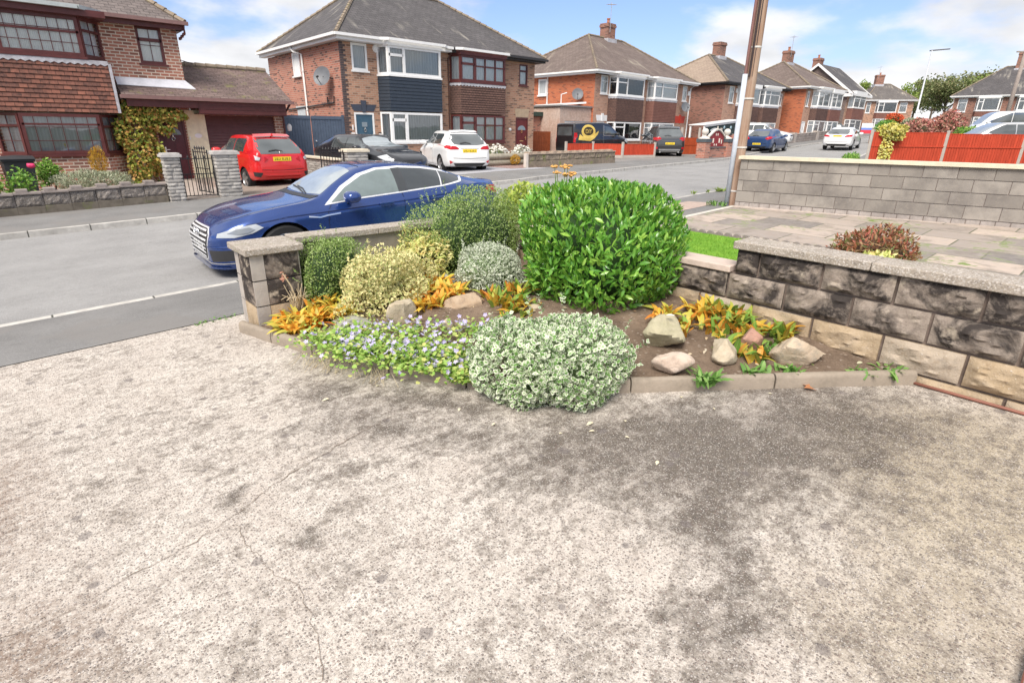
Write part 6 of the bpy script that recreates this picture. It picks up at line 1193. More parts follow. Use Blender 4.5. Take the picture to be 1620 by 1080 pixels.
def hatch_details(sp, pm, rear_lamp, tail_plate, front_plate=None, rw_dark=None, lower=True, fog=None, side_split=(.38,), wiper=True, extra=None, headlamp=True, rear_glass=None):
    x, H, Bt, w = sp['X'], sp['H'], sp['B'], sp['w']
    def detail(o, body, panel, line, hit):
        g = CARGLASS(); bl = PLA(); fr, cw = sp['rear'], sp['cowl']; sl = mat('shut line dark', (.02, .02, .022), .6)
        for ax in 'lr':
            z0 = Bt+.045; z1 = H-.115; a, b = x(fr+.07), x(cw+.055); cuts = [a]+[x(s) for s in side_split]+[b]
            tz = lambda X: min(z1, z1-.0+0) if X < x(.56) else z1-(X-x(.56))/(b-x(.56))*(z1-z0)*.97
            for c0, c1 in zip(cuts, cuts[1:]):
                c0_, c1_ = c0+.02, c1-.02; k = 7; tp = [(c1_+(c0_-c1_)*i/k) for i in range(k+1)]
                out = [(c0_, z0+.02 if c0 == a else z0), (c1_, z0-.0)]+[(X, max(z0+.012, tz(X)-(.05 if (c0 == a and X < a+.10) else 0))) for X in tp]
                panel('side_window', ax, out, g, .004)
            line('door_gap', ax, [(x(side_split[-1]), z0-.02), (x(side_split[-1])+.02, .30)], .010, sl); line('door_gap', ax, [(x(cw+.03), z0-.06), (x(cw+.04), .5), (x(cw+.02), .30)], .010, sl)
            for s_ in side_split:
                q = MB(); p, n = hit(ax, x(s_)+.12, Bt-.09); s = 1 if ax == 'l' else -1; q.bar((p.x-.09, p.y+s*.025, p.z), (p.x+.09, p.y+s*.025, p.z), .025, .03); q.build('door_handle', pm, o, off=(0, 0, 0))
            if lower: line('sill_strip', ax, [(sp['axles'][1]+.42, .27), (sp['axles'][0]-.42, .27)], .09, bl, .004)
            if headlamp: panel('headlight', ax, [(x(.84), sp['hood']-.21), (x(.90), sp['hood']-.14), (x(.965), sp['nose']-.05), (x(.97), sp['nose']-.16), (x(.90), sp['hood']-.30)], CLT(), .006)
        panel('windscreen', 't', [(x(.57), -w*.56), (x(cw+.075), -w*.76), (x(cw+.095), 0), (x(cw+.075), w*.76), (x(.57), w*.56), (x(.555), 0)], mat('windscreen glass', (.30, .34, .36), .03, spec=1., IOR=1.8), .005, grid=.07)
        ra, rb = H-.13, Bt+.06; panel('rear_window', 'b', rear_glass or [(-w*.60, ra), (w*.60, ra), (w*.70, rb+.10), (w*.66, rb), (-w*.66, rb), (-w*.70, rb+.10)], g, .006, grid=.07)
        for out in (rear_lamp, mir(rear_lamp)[::-1]): panel('tail_light', 'b', out, RLT(), .01, grid=.04)
        if wiper: line('rear_wiper', 'b', [(-.05, rb+.02), (.12, rb+.06), (.34, rb+.03)], .022, bl, .022)
        if tail_plate: plate(o, body, hit, 'b', tail_plate, YEL())
        if front_plate: plate(o, body, hit, 'f', front_plate, WPL())
        line('tailgate_gap', 'b', [(-w*.72, .58), (0, .55), (w*.72, .58)], .012, sl, .004)
        panel('bumper_insert', 'b', [(-w*.70, .40), (w*.70, .40), (w*.60, .30), (-w*.60, .30)], bl, .004) if lower else None
        panel('front_grille', 'f', [(-w*.5, .48), (w*.5, .48), (w*.42, .32), (-w*.42, .32)], bl, .006); line('upper_grille', 'f', [(-w*.42, sp['nose']-.12), (w*.42, sp['nose']-.12)], .09, bl, .006)
        for s in (1, -1): mirror(o, body, x(cw+.005), s*(w*.95), Bt+.07, s, pm)
        if extra: extra(o, body, panel, line, hit)
    sp['detail'] = detail; return sp
def traffic():
    W_ = lambda: paint('white car paint', (.80, .80, .79), 0, .3)
    # red hatchback
    rp = paint('bright red car paint', (.62, .012, .015), 0, .25); sp = hatch_spec(3.99, 1.52, 1.70, .98, .13, 1.0, .78, 2.53, .30, .66)
    def ex(o, body, panel, line, hit):
        for s in (1, -1):
            panel('rear_reflector', 'b', [(s*.60, .50), (s*.80, .52), (s*.78, .40), (s*.66, .38)][::s], PLA(), .008, grid=.04); panel('lamp_clear', 'b', [(s*.62, .90), (s*.74, .96), (s*.74, .84), (s*.66, .83)][::s], CLT(), .014, grid=.04)
            panel('lamp_corner', 'b', [(s*.40, .86), (s*.50, .93), (s*.52, .78)][::s], RLT(), .01, grid=.04)
        line('bumper_ridge', 'b', [(-.62, .55), (-.5, .53), (.5, .53), (.62, .55)], .03, rp, .02); line('bumper_ridge', 'b', [(-.5, .36), (.5, .36)], .03, rp, .02)
        line('rear_spoiler', 'b', [(-.50, 1.44), (0, 1.46), (.50, 1.44)], .06, rp, .06)
        p, n = hit('b', 0, 1.05); q = MB(); q.box(p.x-.02, p.x, -.04, .04, 1.0, 1.07); q.build('badge', CHR(), o, off=(0, 0, 0)); q = MB(); p, n = hit('t', -1.35, 0); q.prism([(-1.5, -.01, p.z-.02), (-1.35, 0, p.z+.0), (-1.5, 0, p.z+.07)], (0, .02, 0)); q.build('roof_fin', rp, o, off=(0, 0, 0))
    car('bright red hatchback parked facing the maroon garage door', 'car', (5.88, 18.62), 93, hatch_details(sp, rp, [(.58, 1.0), (.70, 1.12), (.78, 1.04), (.80, .86), (.74, .80), (.62, .84)], .865, lower=False, side_split=(.40,), extra=ex, rear_glass=[(-.54, 1.40), (.54, 1.40), (.62, 1.15), (.58, 1.0), (-.58, 1.0), (-.62, 1.15)]), rp)
    # white hatchback
    wp = W_(); sp = hatch_spec(4.04, 1.48, 1.735, .96, .15, .98, .76, 2.49, .32, .65)
    def ex2(o, body, panel, line, hit):
        for s in (1, -1): panel('fog_reflector', 'b', [(s*.62, .44), (s*.74, .50), (s*.72, .38)][::s], RLT(), .01, grid=.04)
        line('rear_spoiler', 'b', [(-.50, 1.41), (0, 1.43), (.50, 1.41)], .05, wp, .05); line('tailgate_trim', 'b', [(-.34, .885), (.34, .885)], .015, mat('silver trim', (.5, .5, .5), .3, .7), .012)
    car('white hatchback on the pale driveway, facing the house pair', 'car', (12.95, 18.0), 73, hatch_details(sp, wp, [(.40, .90), (.50, .965), (.80, 1.0), (.82, .90), (.72, .86), (.42, .865)], .815, extra=ex2, side_split=(.42,), rear_glass=[(-.52, 1.36), (.52, 1.36), (.64, 1.18), (.56, 1.03), (.3, 1.0), (-.3, 1.0), (-.56, 1.03), (-.64, 1.18)]), wp)
    # black saloon facing the road
    bp = paint('dark graphite car paint', (.022, .024, .030), .3, .28); sp = hatch_spec(4.55, 1.44, 1.83, .96, .20, .99, .76, 2.7, .33, .63)
    car('dark graphite car facing the road in front of the teal door', 'car', (9.35, 17.7), -82, hatch_details(sp, bp, [(.55, .90), (.80, .96), (.80, .84), (.58, .82)], .7, .42, side_split=(.30, .45)), bp)
    # black van with a gold emblem
    vb = paint('black van paint', (.012, .012, .014), 0, .3); sp = hatch_spec(4.5, 1.88, 1.82, 1.14, .02, 1.20, .92, 2.75, .32, .72, tum=.80)
    sp['top'] = [(-2.25, 1.2), (-2.235, 1.75), (-2.15, 1.83), (-1.4, 1.87), (-.2, 1.88), (.35, 1.82), (.62, 1.68), (1.28, 1.25), (1.45, 1.17), (1.85, 1.08), (2.12, .95), (2.22, .8), (2.25, .7)]
    def det(o, body, panel, line, hit):
        g = CARGLASS(); bl = PLA()
        for ax in 'lr':
            panel('side_window', ax, [(.02, 1.22), (1.02, 1.18), (.98, 1.24), (.62, 1.52), (.42, 1.62), (.02, 1.68)], g, .004); line('window_bar', ax, [(-.08, 1.18), (-.06, 1.72)], .04, mat('silver trim', (.5, .5, .5), .3, .7), .006); line('window_bar', ax, [(-.08, 1.18), (1.1, 1.14)], .03, mat('silver trim', (.5, .5, .5), .3, .7), .006)
            panel('headlight', ax, [(1.62, .88), (1.82, .99), (2.10, .86), (2.1, .72), (1.8, .78)], CLT(), .006); line('door_gap', ax, [(-.12, 1.7), (-.12, .35)], .012, mat('silver grey line', (.2, .2, .2), .5))
            panel('tail_light', 'b', [((1 if ax == 'l' else -1)*p, q_) for p, q_ in ((.70, .85), (.80, .85), (.80, 1.35), (.72, 1.35))][::1 if ax == 'l' else -1], RLT(), .006)
        panel('windscreen', 't', [(.52, -.62), (1.25, -.74), (1.32, 0), (1.25, .74), (.52, .62), (.46, 0)], mat('van windscreen', (.25, .28, .29), .04, spec=.9), .006, grid=.08)
        panel('rear_window', 'b', [(-.6, 1.2), (.6, 1.2), (.55, 1.65), (-.55, 1.65)], g, .006); panel('front_grille', 'f', [(-.5, .62), (.5, .62), (.45, .42), (-.45, .42)], bl, .006); plate(o, body, hit, 'f', .38, WPL())
        gold = mat('gold vinyl', (.78, .56, .13), .4, .3)
        for ax in ('r', 'l'):
            s = -1 if ax == 'r' else 1; cx, cz = -1.25, 1.40; k = 26
            e = panel('gold_emblem', ax, [(cx+.52*cos(2*pi*i/k), cz+.36*sin(2*pi*i/k)) for i in range(k)], gold, .004, grid=.09)
            panel('emblem_centre', ax, [(cx+.36*cos(2*pi*i/k), cz+.02+.22*sin(2*pi*i/k)) for i in range(k)], mat('emblem dark', (.05, .035, .015), .5), .008, parent=e, grid=.09)
            panel('ribbon', ax, [(cx-.75, cz-.42), (cx-.62, cz-.12), (cx-.45, cz-.24), (cx-.1, cz-.34), (cx+.25, cz-.30), (cx+.50, cz-.12), (cx+.78, cz+.02), (cx+.68, cz-.18), (cx+.45, cz-.34), (cx+.1, cz-.50), (cx-.3, cz-.46), (cx-.55, cz-.44)][::1], gold, .010, parent=e, grid=.09)
            y = hit(ax, cx, cz)[0].y+s*.012; text('emblem_lettering', 'DIY', .30, gold, e, (cx, y, cz), (pi/2, 0, 0 if ax == 'r' else pi), off=(0, 0, 0))
        for s in (1, -1): mirror(o, body, .88, s*.86, 1.24, s, bl)
    sp['detail'] = det; car('black delivery van with round gold emblem behind the low red fence', 'van', (25.6, 21.6, .52), -5, sp, vb, name='delivery_van')
    # dark SUV
    sv = paint('dark grey suv paint', (.075, .078, .082), .5, .3); sp = hatch_spec(4.52, 1.70, 1.84, 1.10, .12, 1.13, .92, 2.69, .36, .66)
    def ex3(o, body, panel, line, hit):
        panel('skid_plate', 'b', [(-.62, .50), (.62, .50), (.52, .36), (-.52, .36)], mat('silver skid plate', (.42, .43, .44), .4, .6), .012, grid=.06); panel('bumper_black', 'b', [(-.84, .66), (.84, .66), (.78, .30), (.7, .26), (-.7, .26), (-.78, .30)], PLA(), .006, grid=.07)
        for s in (1, -1): panel('fog_lamp', 'b', [(s*.66, .60), (s*.80, .62), (s*.80, .50), (s*.68, .49)][::s], RLT(), .012, grid=.05); q = MB(); p, n = hit('b', s*.52, .36); q.tube([(p.x+.05, s*.52, .34), (p.x-.03, s*.52, .34)], .045, 12); q.build('exhaust', CHR(), o, off=(0, 0, 0))
        line('roof_rail', 'l', [(-1.5, 1.60), (.3, 1.62)], .03, CHR(), .02); line('rear_spoiler', 'b', [(-.56, 1.60), (0, 1.63), (.56, 1.60)], .07, sv, .06); line('tail_ridge', 'b', [(-.80, .98), (-.5, 1.0), (-.42, .93), (.42, .93), (.5, 1.0), (.80, .98)], .025, mat('ridge highlight', (.16, .165, .17), .3, .5), .012)
    car('dark grey SUV seen from behind on the drive, beside the low red fence', 'car', (29.9, 19.95, .54), 46, hatch_details(sp, sv, [(.50, 1.06), (.62, 1.14), (.86, 1.10), (.88, .98), (.72, .93), (.54, .99)], .80, lower=False, side_split=(.34, .50), extra=ex3), sv)
    # blue hatchback
    bl_ = paint('mid blue car paint', (.018, .055, .16), .35, .28); sp = hatch_spec(4.02, 1.48, 1.74, .96, .17, .98, .76, 2.51, .31, .65)
    car('mid blue hatchback parked at the far kerb, partly behind the telegraph pole', 'car', (39.4, 17.85), 6, hatch_details(sp, bl_, [(.50, .90), (.62, 1.0), (.80, 1.02), (.82, .90), (.66, .82), (.54, .86)], .56, side_split=(.38,)), bl_)
    sp = hatch_spec(4.75, 1.47, 1.83, .97, .20, .98, .76, 2.84, .34, .64)
    car('white estate car seen from behind on the road beside the red fence post', 'car', (45.0, 15.05), 10, hatch_details(sp, W_(), [(.42, .90), (.60, .99), (.84, .99), (.84, .88), (.62, .86), (.46, .86)], .92, side_split=(.32, .47)), W_())
    car('white car at the head of a drive behind the blue hatchback', 'car', (43.5, 20.2, 1.12), -80, hatch_details(hatch_spec(4.2, 1.5, 1.75, .97, .15, 1.0, .78, 2.55, .31, .65), W_(), [(.5, .9), (.8, .98), (.8, .86), (.55, .84)], .6, .42), W_())
    dg = paint('dark green grey paint', (.05, .065, .06), .3, .3); car('dark green-grey car on a drive behind the white estate car', 'car', (64.5, 22.3, 1.55), -70, hatch_details(hatch_spec(4.2, 1.45, 1.75, .95, .15, .98, .76, 2.55, .31, .65), dg, [(.5, .9), (.8, .98), (.8, .86), (.55, .84)], .6, .42), dg)
    sg = paint('silver car paint', (.50, .51, .52), .6, .3); sp = hatch_spec(4.6, 1.82, 1.85, 1.18, .06, 1.15, .92, 2.75, .33, .70, tum=.70)
    car('silver people carrier behind the tall red fence at right edge', 'car', (36.0, 5.2, .70), 126, hatch_details(sp, sg, [(.6, 1.1), (.8, 1.2), (.8, .9), (.66, .88)], .7, .42, side_split=(.26, .46)), sg)
    q = hatch_spec(5.4, 2.35, 1.98, 1.45, .015, 1.35, 1.05, 3.2, .34, .80, tum=.84); vw = W_()
    q['top'] = [(-2.7, 1.2), (-2.68, 2.2), (-2.6, 2.32), (-1.5, 2.36), (.9, 2.34), (1.3, 2.22), (2.1, 1.45), (2.25, 1.32), (2.5, 1.2), (2.66, 1.0), (2.7, .8)]
    car('large white van behind the silver people carrier', 'van', (57.0, 7.9, 1.30), 120, hatch_details(q, vw, [(.7, 1.0), (.9, 1.5), (.9, .9), (.74, .85)], .7, .45, side_split=(.55,)), vw, name='delivery_van')
traffic()
# ------------------------------------------------------------------ plants and stones
def leaf_mat(name, cols, rough=.45, edge=None, vein=None, trans=.25, spec=.4, ew=(.55, .75)):
    """leaf colours vary leaf by leaf; edge: pale margin of a variegated leaf"""
    if name in MATS: return MATS[name]
    t = NT(name); g = t.n('NewGeometry').outputs['Random Per Island']; n = len(cols)
    col = t.cramp(g, [(i/(n-1) if n > 1 else 0, c) for i, c in enumerate(cols)])
    uv = t.uv(); sx = t.n('SeparateXYZ'); t.L(uv, sx.inputs[0])
    if edge:
        u = t.math('ABSOLUTE', t.math('SUBTRACT', t.math('MULTIPLY', sx.outputs[0], 2.), 1.)); v = t.math('ABSOLUTE', t.math('SUBTRACT', t.math('MULTIPLY', sx.outputs[1], 2.), 1.))
        r = t.math('MAXIMUM', u, v); r = t.math('ADD', r, t.math('MULTIPLY', t.math('SUBTRACT', g, .5), .5)); r = t.math('ADD', r, t.math('MULTIPLY', t.math('SUBTRACT', t.noise(t.tc(), 90, 2), .5), .4))
        col = t.mix(t.ramp(r, *ew), col, edge)
    if vein: u = t.math('ABSOLUTE', t.math('SUBTRACT', sx.outputs[0], .5)); col = t.mix(t.ramp(u, .10, .02, 0, .5), col, vein)
    t.fin(col, rough, None, 0, spec)
    if trans:
        tr = t.n('BsdfTranslucent'); t.put(tr.inputs[0], col); mx = t.n('MixShader'); mx.inputs[0].default_value = trans; t.L(t.b.outputs[0], mx.inputs[1]); t.L(tr.outputs[0], mx.inputs[2]); t.L(mx.outputs[0], t.out.inputs[0])
    MATS[name] = t.m; return t.m
def leaf_mesh(name, P_, D_, N_, L_, Wd, m, parent=None, off=(0, 0, 0), bend=.15, shape='oval', label=None):
    """P base points, D growth directions, N leaf normals, L lengths, W widths (numpy arrays): one mesh of small folded leaves"""
    n = len(P_); D_ = D_/np.linalg.norm(D_, axis=1, keepdims=True); S_ = np.cross(D_, N_); S_ /= np.linalg.norm(S_, axis=1, keepdims=True)+1e-9; N_ = np.cross(S_, D_)
    L_ = L_.reshape(-1, 1); Wd = Wd.reshape(-1, 1)
    if shape == 'oval': prof = [(0, .06), (.28, .85), (.62, .95), (1., .04)]
    elif shape == 'long': prof = [(0, .10), (.3, .9), (.6, 1.), (.85, .6), (1., .03)]
    else: prof = [(0, .1), (.5, 1.), (1., .05)]
    k = len(prof); V = np.empty((n, k*3, 3)); UVs = []
    for i, (t, w) in enumerate(prof):
        c = P_+D_*(L_*t)-N_*(bend*L_*t*t)
        V[:, i*3] = c-S_*(Wd*.5*w)+N_*(Wd*.12*w); V[:, i*3+1] = c; V[:, i*3+2] = c+S_*(Wd*.5*w)+N_*(Wd*.12*w)
        UVs += [(.5-.5*w, t), (.5, t), (.5+.5*w, t)]
    F = []
    for i in range(k-1): F += [(i*3, i*3+1, i*3+4, i*3+3), (i*3+1, i*3+2, i*3+5, i*3+4)]
    F = np.array(F); idx = (F[None]+(np.arange(n)*k*3)[:, None, None]).reshape(-1)
    me = bpy.data.meshes.new(name); nf = n*len(F); me.vertices.add(n*k*3); me.loops.add(nf*4); me.polygons.add(nf)
    me.vertices.foreach_set('co', (V-np.array(off)).ravel()); me.loops.foreach_set('vertex_index', idx); me.polygons.foreach_set('loop_start', np.arange(nf)*4)
    me.polygons.foreach_set('use_smooth', np.ones(nf, bool)); uvl = me.uv_layers.new(name='UVMap'); uv = np.array(UVs)[F].reshape(-1, 2); uvl.data.foreach_set('uv', np.tile(uv, (n, 1)).ravel())
    me.update(calc_edges=True); me.validate(); me.materials.append(m); o = bpy.data.objects.new(name, me); COL.objects.link(o)
    if parent: o.parent = parent
    return o
def unit(a): return a/(np.linalg.norm(a, axis=-1, keepdims=True)+1e-9)
def crown_points(n, c, r, seed, power=2., lump=.12, inner=.25, zmin=-1., lf=3.):
    """points through the outer shell of a lumpy superellipsoid: (points, outward directions)"""
    g = np.random.default_rng(seed); d = unit(g.normal(size=(n*2, 3))); d = d[d[:, 2] > zmin][:n]; r = np.array(r)
    s = (np.abs(d)**power).sum(1)**(-1/power); ph = g.uniform(0, 6.28, 8); fr = g.normal(size=(8, 3))*lf
    l = sum(np.sin(d@fr[i]+ph[i]) for i in range(8))/8**.5; f = s*(1+lump*l)*(1-inner*g.random(len(d))**1.6)
    return np.array(c)+d*r*f[:, None], unit(d/r), g
def shrub(name, label, cat, c, r, n, ll, lw, m, base, power=2.2, lump=.1, inner=.3, up_=.55, seed=1, spread=.55, bend=.2, zmin=-.85, shape='oval', stem=True, group=None, twigs=0, core=None, lf=3., part='foliage', flat=0.):
    o = thing(name, label, cat, base, 0, base, group); p, d, g = crown_points(n, c, r, seed, power, lump, inner, zmin, lf); k = len(p)
    D_ = unit(d*(1-up_*.4)+np.array([0, 0, up_])+g.normal(size=(k, 3))*spread); N_ = unit(d+g.normal(size=(k, 3))*.55+np.array([0, 0, .35+flat]))
    L_ = ll*g.uniform(.65, 1.25, k); W2 = L_*lw*g.uniform(.8, 1.15, k)
    B0 = p-D_*L_[:, None]*.4
    if twigs:   # loose shoots standing clear of the outline
        P0, d0, g0 = crown_points(twigs, c, np.array(r)*1.0, seed+9, power, lump, .05, .0); pp, dd, nn = [], [], []
        for a, b in zip(P0, d0):
            t = unit(b*.5+np.array([0, 0, .8])+g0.normal(size=3)*.3); h = g0.uniform(.4, 1.)*max(ll*6, .17)
            for j in range(8):
                for sgn in (1, -1): pp.append(a+t*h*(j+g0.uniform(-.4, .4))/8); dd.append(unit(t*.7+sgn*unit(np.cross(t, [.3, .2, .1]))*.7+g0.normal(size=3)*.25)); nn.append(unit(t+g0.normal(size=3)*.4))
        L2 = ll*g0.uniform(.45, 1., len(pp)); B0 = np.r_[B0, np.array(pp)]; D_ = np.r_[D_, np.array(dd)]; N_ = np.r_[N_, np.array(nn)]; L_ = np.r_[L_, L2]; W2 = np.r_[W2, L2*lw]
    f = leaf_mesh(part, B0, D_, N_, L_, W2, m, o, base, bend, shape)
    if core is not None:   # twiggy inside of the bush
        q = MB(); g2 = random.Random(seed)
        for _ in range(core):
            a = 2*pi*g2.random(); e = g2.uniform(.2, .85); tip = (c[0]+r[0]*e*cos(a), c[1]+r[1]*e*sin(a), c[2]+r[2]*g2.uniform(-.2, .7)); b0 = (c[0]+r[0]*.15*cos(a), c[1]+r[1]*.15*sin(a), base[2]-.02)
            md_ = tuple((u+v)/2+g2.uniform(-.04, .04) for u, v in zip(tip, b0)); q.tube([b0, md_, tip], [.010, .007, .003], 5)
        q.build('stems', mat('bark brown', (.11, .075, .05), .9), o)
    return o
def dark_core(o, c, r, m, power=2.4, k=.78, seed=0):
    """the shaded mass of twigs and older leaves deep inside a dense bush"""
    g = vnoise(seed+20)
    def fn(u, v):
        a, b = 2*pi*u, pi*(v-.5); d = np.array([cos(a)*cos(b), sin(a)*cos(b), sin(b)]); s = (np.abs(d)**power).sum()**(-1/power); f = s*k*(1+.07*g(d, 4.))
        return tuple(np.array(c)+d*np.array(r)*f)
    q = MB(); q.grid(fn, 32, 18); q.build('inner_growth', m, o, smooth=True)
def blades(name, label, cat, spots, hl, ww, m, base, seed=1, per=7, lean=.75, group=None, droop=.55):
    """clumps of broad strap leaves rising from the soil and arching over"""
    o = thing(name, label, cat, base, 0, base, group); g = np.random.default_rng(seed); V = []; F = []; UVs = []; k = 6
    for (x, y, z) in spots:
        for _ in range(per):
            a = g.uniform(0, 6.28); L_ = hl*g.uniform(.6, 1.2); w = ww*g.uniform(.75, 1.2); ln = lean*g.uniform(.3, 1.2); d = np.array([cos(a), sin(a), 0]); s = np.array([-sin(a), cos(a), 0]); i0 = len(V); tw = g.normal()*.3
            px, py = x+g.normal()*.025, y+g.normal()*.025
            for j in range(k+1):
                t = j/k; h = L_*(t-droop*ln*t*t); ou = L_*ln*(t*.55+.45*t*t); wd = w*(sin(pi*min(1, t*.9+.1))**.7)*(1-.1*t)+.003; c = np.array([px, py, z-.015])+d*ou+np.array([0, 0, h]); ss = s*cos(tw*t)+np.array([0, 0, 1])*sin(tw*t)
                V += [c-ss*wd/2+np.array([0, 0, .12*wd]), c, c+ss*wd/2+np.array([0, 0, .12*wd])]; UVs += [(0, t), (.5, t), (1, t)]
            for j in range(k): b = i0+j*3; F += [(b, b+1, b+4, b+3), (b+1, b+2, b+5, b+4)]
    me = bpy.data.meshes.new('leaves'); me.from_pydata((np.array(V)-np.array(base)).tolist(), [], F); me.polygons.foreach_set('use_smooth', [True]*len(F)); uvl = me.uv_layers.new(name='UVMap'); uvl.data.foreach_set('uv', np.array(UVs)[np.array(F)].ravel()); me.materials.append(m)
    ob = bpy.data.objects.new('leaves', me); COL.objects.link(ob); ob.parent = o; return o
def rock(label, c, r, m, seed, rot=0., cuts=11, group='rockery stones'):
    """an irregular boulder: a sphere flattened by random planes and roughened"""
    g = np.random.default_rng(seed); pl = [(unit(g.normal(size=3)*np.array([1, 1, .8])), g.uniform(.50, .84)) for _ in range(cuts)]; nz = vnoise(seed)
    def fn(u, v):
        a, b = 2*pi*u, pi*(v-.5); d = np.array([cos(a)*cos(b), sin(a)*cos(b), sin(b)]); f = 1.
        for n_, h in pl:
            k = d@n_
            if k*f > h: f = h/k
        f *= 1+.04*nz(d, 2.5)+.035*nz(d, 7.)+.02*nz(d, 19.); p = d*f*np.array(r); return (p[0]*cos(rot)-p[1]*sin(rot)+c[0], p[0]*sin(rot)+p[1]*cos(rot)+c[1], p[2]+c[2])
    q = MB(); q.grid(fn, 40, 22); o = q.build('rock', m, None, smooth=True, sharp=38, loc=(c[0], c[1], c[2]-r[2]*.6)); tag(o, label, 'rock', group); return o
def rockery():
    GREEN_GLOSS = leaf_mat('laurel leaf', [(.055, .19, .020), (.11, .31, .034), (.18, .42, .050), (.34, .55, .085)], .22, None, (.26, .44, .12), .28, .6)
    bz = lambda x, y: BEDZ(x, y)
    # big clipped laurel-like bush
    c, r = (4.04, 3.24, .83), (.735, .70, .61)
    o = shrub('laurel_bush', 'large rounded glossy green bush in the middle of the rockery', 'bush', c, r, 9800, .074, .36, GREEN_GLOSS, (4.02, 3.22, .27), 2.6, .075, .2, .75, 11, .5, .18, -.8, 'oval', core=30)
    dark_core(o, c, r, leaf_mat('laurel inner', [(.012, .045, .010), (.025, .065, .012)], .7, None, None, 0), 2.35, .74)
    # white-edged evergreen spilling over the edging
    VAR = leaf_mat('white edged leaf', [(.15, .29, .075), (.20, .36, .11), (.27, .43, .16)], .5, (.68, .71, .56), None, .22, .3, (.38, .62))
    c, r = (2.50, 2.38, .38), (.54, .48, .335)
    o = shrub('variegated_shrub', 'low mound of white-edged leaves spilling over the edging onto the drive', 'shrub', c, r, 8200, .036, .78, VAR, (2.45, 2.35, .2), 1.95, .15, .22, .35, 12, .75, .15, -.75, 'oval', twigs=14, core=16)
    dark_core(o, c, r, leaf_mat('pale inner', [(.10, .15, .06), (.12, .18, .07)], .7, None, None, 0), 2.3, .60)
    VAR2 = leaf_mat('silver edged small leaf', [(.20, .30, .13), (.28, .38, .19)], .55, (.66, .68, .58), None, .2, .3, (.30, .55))
    c, r = (3.40, 4.16, .54), (.37, .36, .27)
    o = shrub('variegated_shrub', 'small silvery white-flecked shrub behind the brown boulder', 'shrub', c, r, 7000, .024, .66, VAR2, (3.4, 4.16, .3), 2.2, .14, .25, .45, 13, .8, .15, -.8, twigs=16, core=12)
    dark_core(o, c, r, leaf_mat('pale inner', [(.10, .15, .06), (.12, .18, .07)], .7, None, None, 0), 2.2, .74)
    GOLD = leaf_mat('golden edged leaf', [(.22, .33, .09), (.34, .42, .13), (.56, .52, .16)], .5, (.80, .72, .38), None, .25, .3, (.26, .55))
    c, r = (2.36, 4.38, .50), (.46, .36, .34)
    o = shrub('golden_shrub', 'golden variegated shrub beside the dark green hedge plant by the pillar', 'shrub', c, r, 8600, .028, .68, GOLD, (2.33, 4.35, .26), 2.0, .24, .3, .5, 14, .8, .15, -.8, twigs=7, core=14)
    dark_core(o, c, r, leaf_mat('olive inner', [(.12, .13, .04), (.16, .16, .05)], .7, None, None, 0), 2.0, .50)
    LON = leaf_mat('small hedge leaf', [(.13, .23, .05), (.23, .35, .085), (.33, .45, .14), (.46, .54, .27)], .45, None, None, .25, .4)
    c, r = (2.09, 4.92, .55), (.31, .22, .36)
    o = shrub('hedge_shrub', 'upright small-leaved green shrub next to the gate pillar', 'shrub', c, r, 9500, .021, .50, LON, (2.16, 4.99, .25), 3.2, .10, .25, .8, 15, .6, .1, -.85, twigs=40, core=10)
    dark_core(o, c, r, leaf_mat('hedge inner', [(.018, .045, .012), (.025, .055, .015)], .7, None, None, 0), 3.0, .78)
    c, r = (3.78, 4.90, .72), (.70, .36, .47)
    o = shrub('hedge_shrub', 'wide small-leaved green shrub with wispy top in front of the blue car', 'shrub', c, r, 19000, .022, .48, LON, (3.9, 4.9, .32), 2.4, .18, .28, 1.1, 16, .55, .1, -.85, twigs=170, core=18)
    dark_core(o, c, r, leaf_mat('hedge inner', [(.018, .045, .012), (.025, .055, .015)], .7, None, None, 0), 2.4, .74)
    YEL_ = leaf_mat('lime yellow leaf', [(.48, .55, .14), (.68, .70, .26), (.82, .78, .40), (.74, .54, .16)], .55, None, None, .3, .3)
    o = shrub('yellow_shrub', 'lime yellow feathery shrub against the low concrete wall', 'shrub', (3.08, 4.84, .60), (.32, .23, .31), 3000, .048, .26, YEL_, (3.08, 4.84, .3), 2.0, .28, .4, .35, 17, .8, .5, -.8, 'long', core=14, lf=5)
    LIME = leaf_mat('lime leaf', [(.26, .38, .06), (.42, .52, .10), (.55, .60, .16)], .5, None, None, .3, .3)
    o = shrub('lime_shrub', 'pale lime-green shrub showing between the big glossy bush and the blue car', 'shrub', (4.60, 5.0, .84), (.50, .30, .40), 4200, .055, .5, LIME, (4.60, 5.0, .3), 2.0, .22, .35, .5, 18, .8, .2, -.85, core=14)
    o = thing('flower_stem', 'yellow-orange flower heads rising behind the big glossy bush', 'flower', (4.2, 3.9, .4), 0, (4.2, 3.9, .4)); q = MB(); q2 = MB()
    for i in range(7):
        x, y = 4.12+random.uniform(-.16, .22), 3.92+random.uniform(-.1, .1); z = 1.47+random.uniform(-.03, .08); q.tube([(4.2, 3.9, .4), ((x+4.2)/2, (y+3.9)/2, 1.0), (x, y, z)], .004, 5)
        for j in range(14): a, b = random.uniform(0, 6.28), random.uniform(0, .05); q2.lathe([(0, -.012), (.013, 0), (0, .012)], 5, (x+b*cos(a), y+b*sin(a), z+random.uniform(0, .02)))
    q.build('stalks', mat('green stalk', (.16, .22, .06), .6), o); q2.build('flower_heads', mat('ochre flower', (.60, .33, .10), .8, var=.3), o)
    HOSTA = leaf_mat('autumn strap leaf', [(.70, .20, .03), (.84, .44, .05), (.80, .60, .10), (.46, .52, .09), (.82, .36, .05), (.34, .44, .08)], .5, None, (.72, .50, .12), .3, .35)
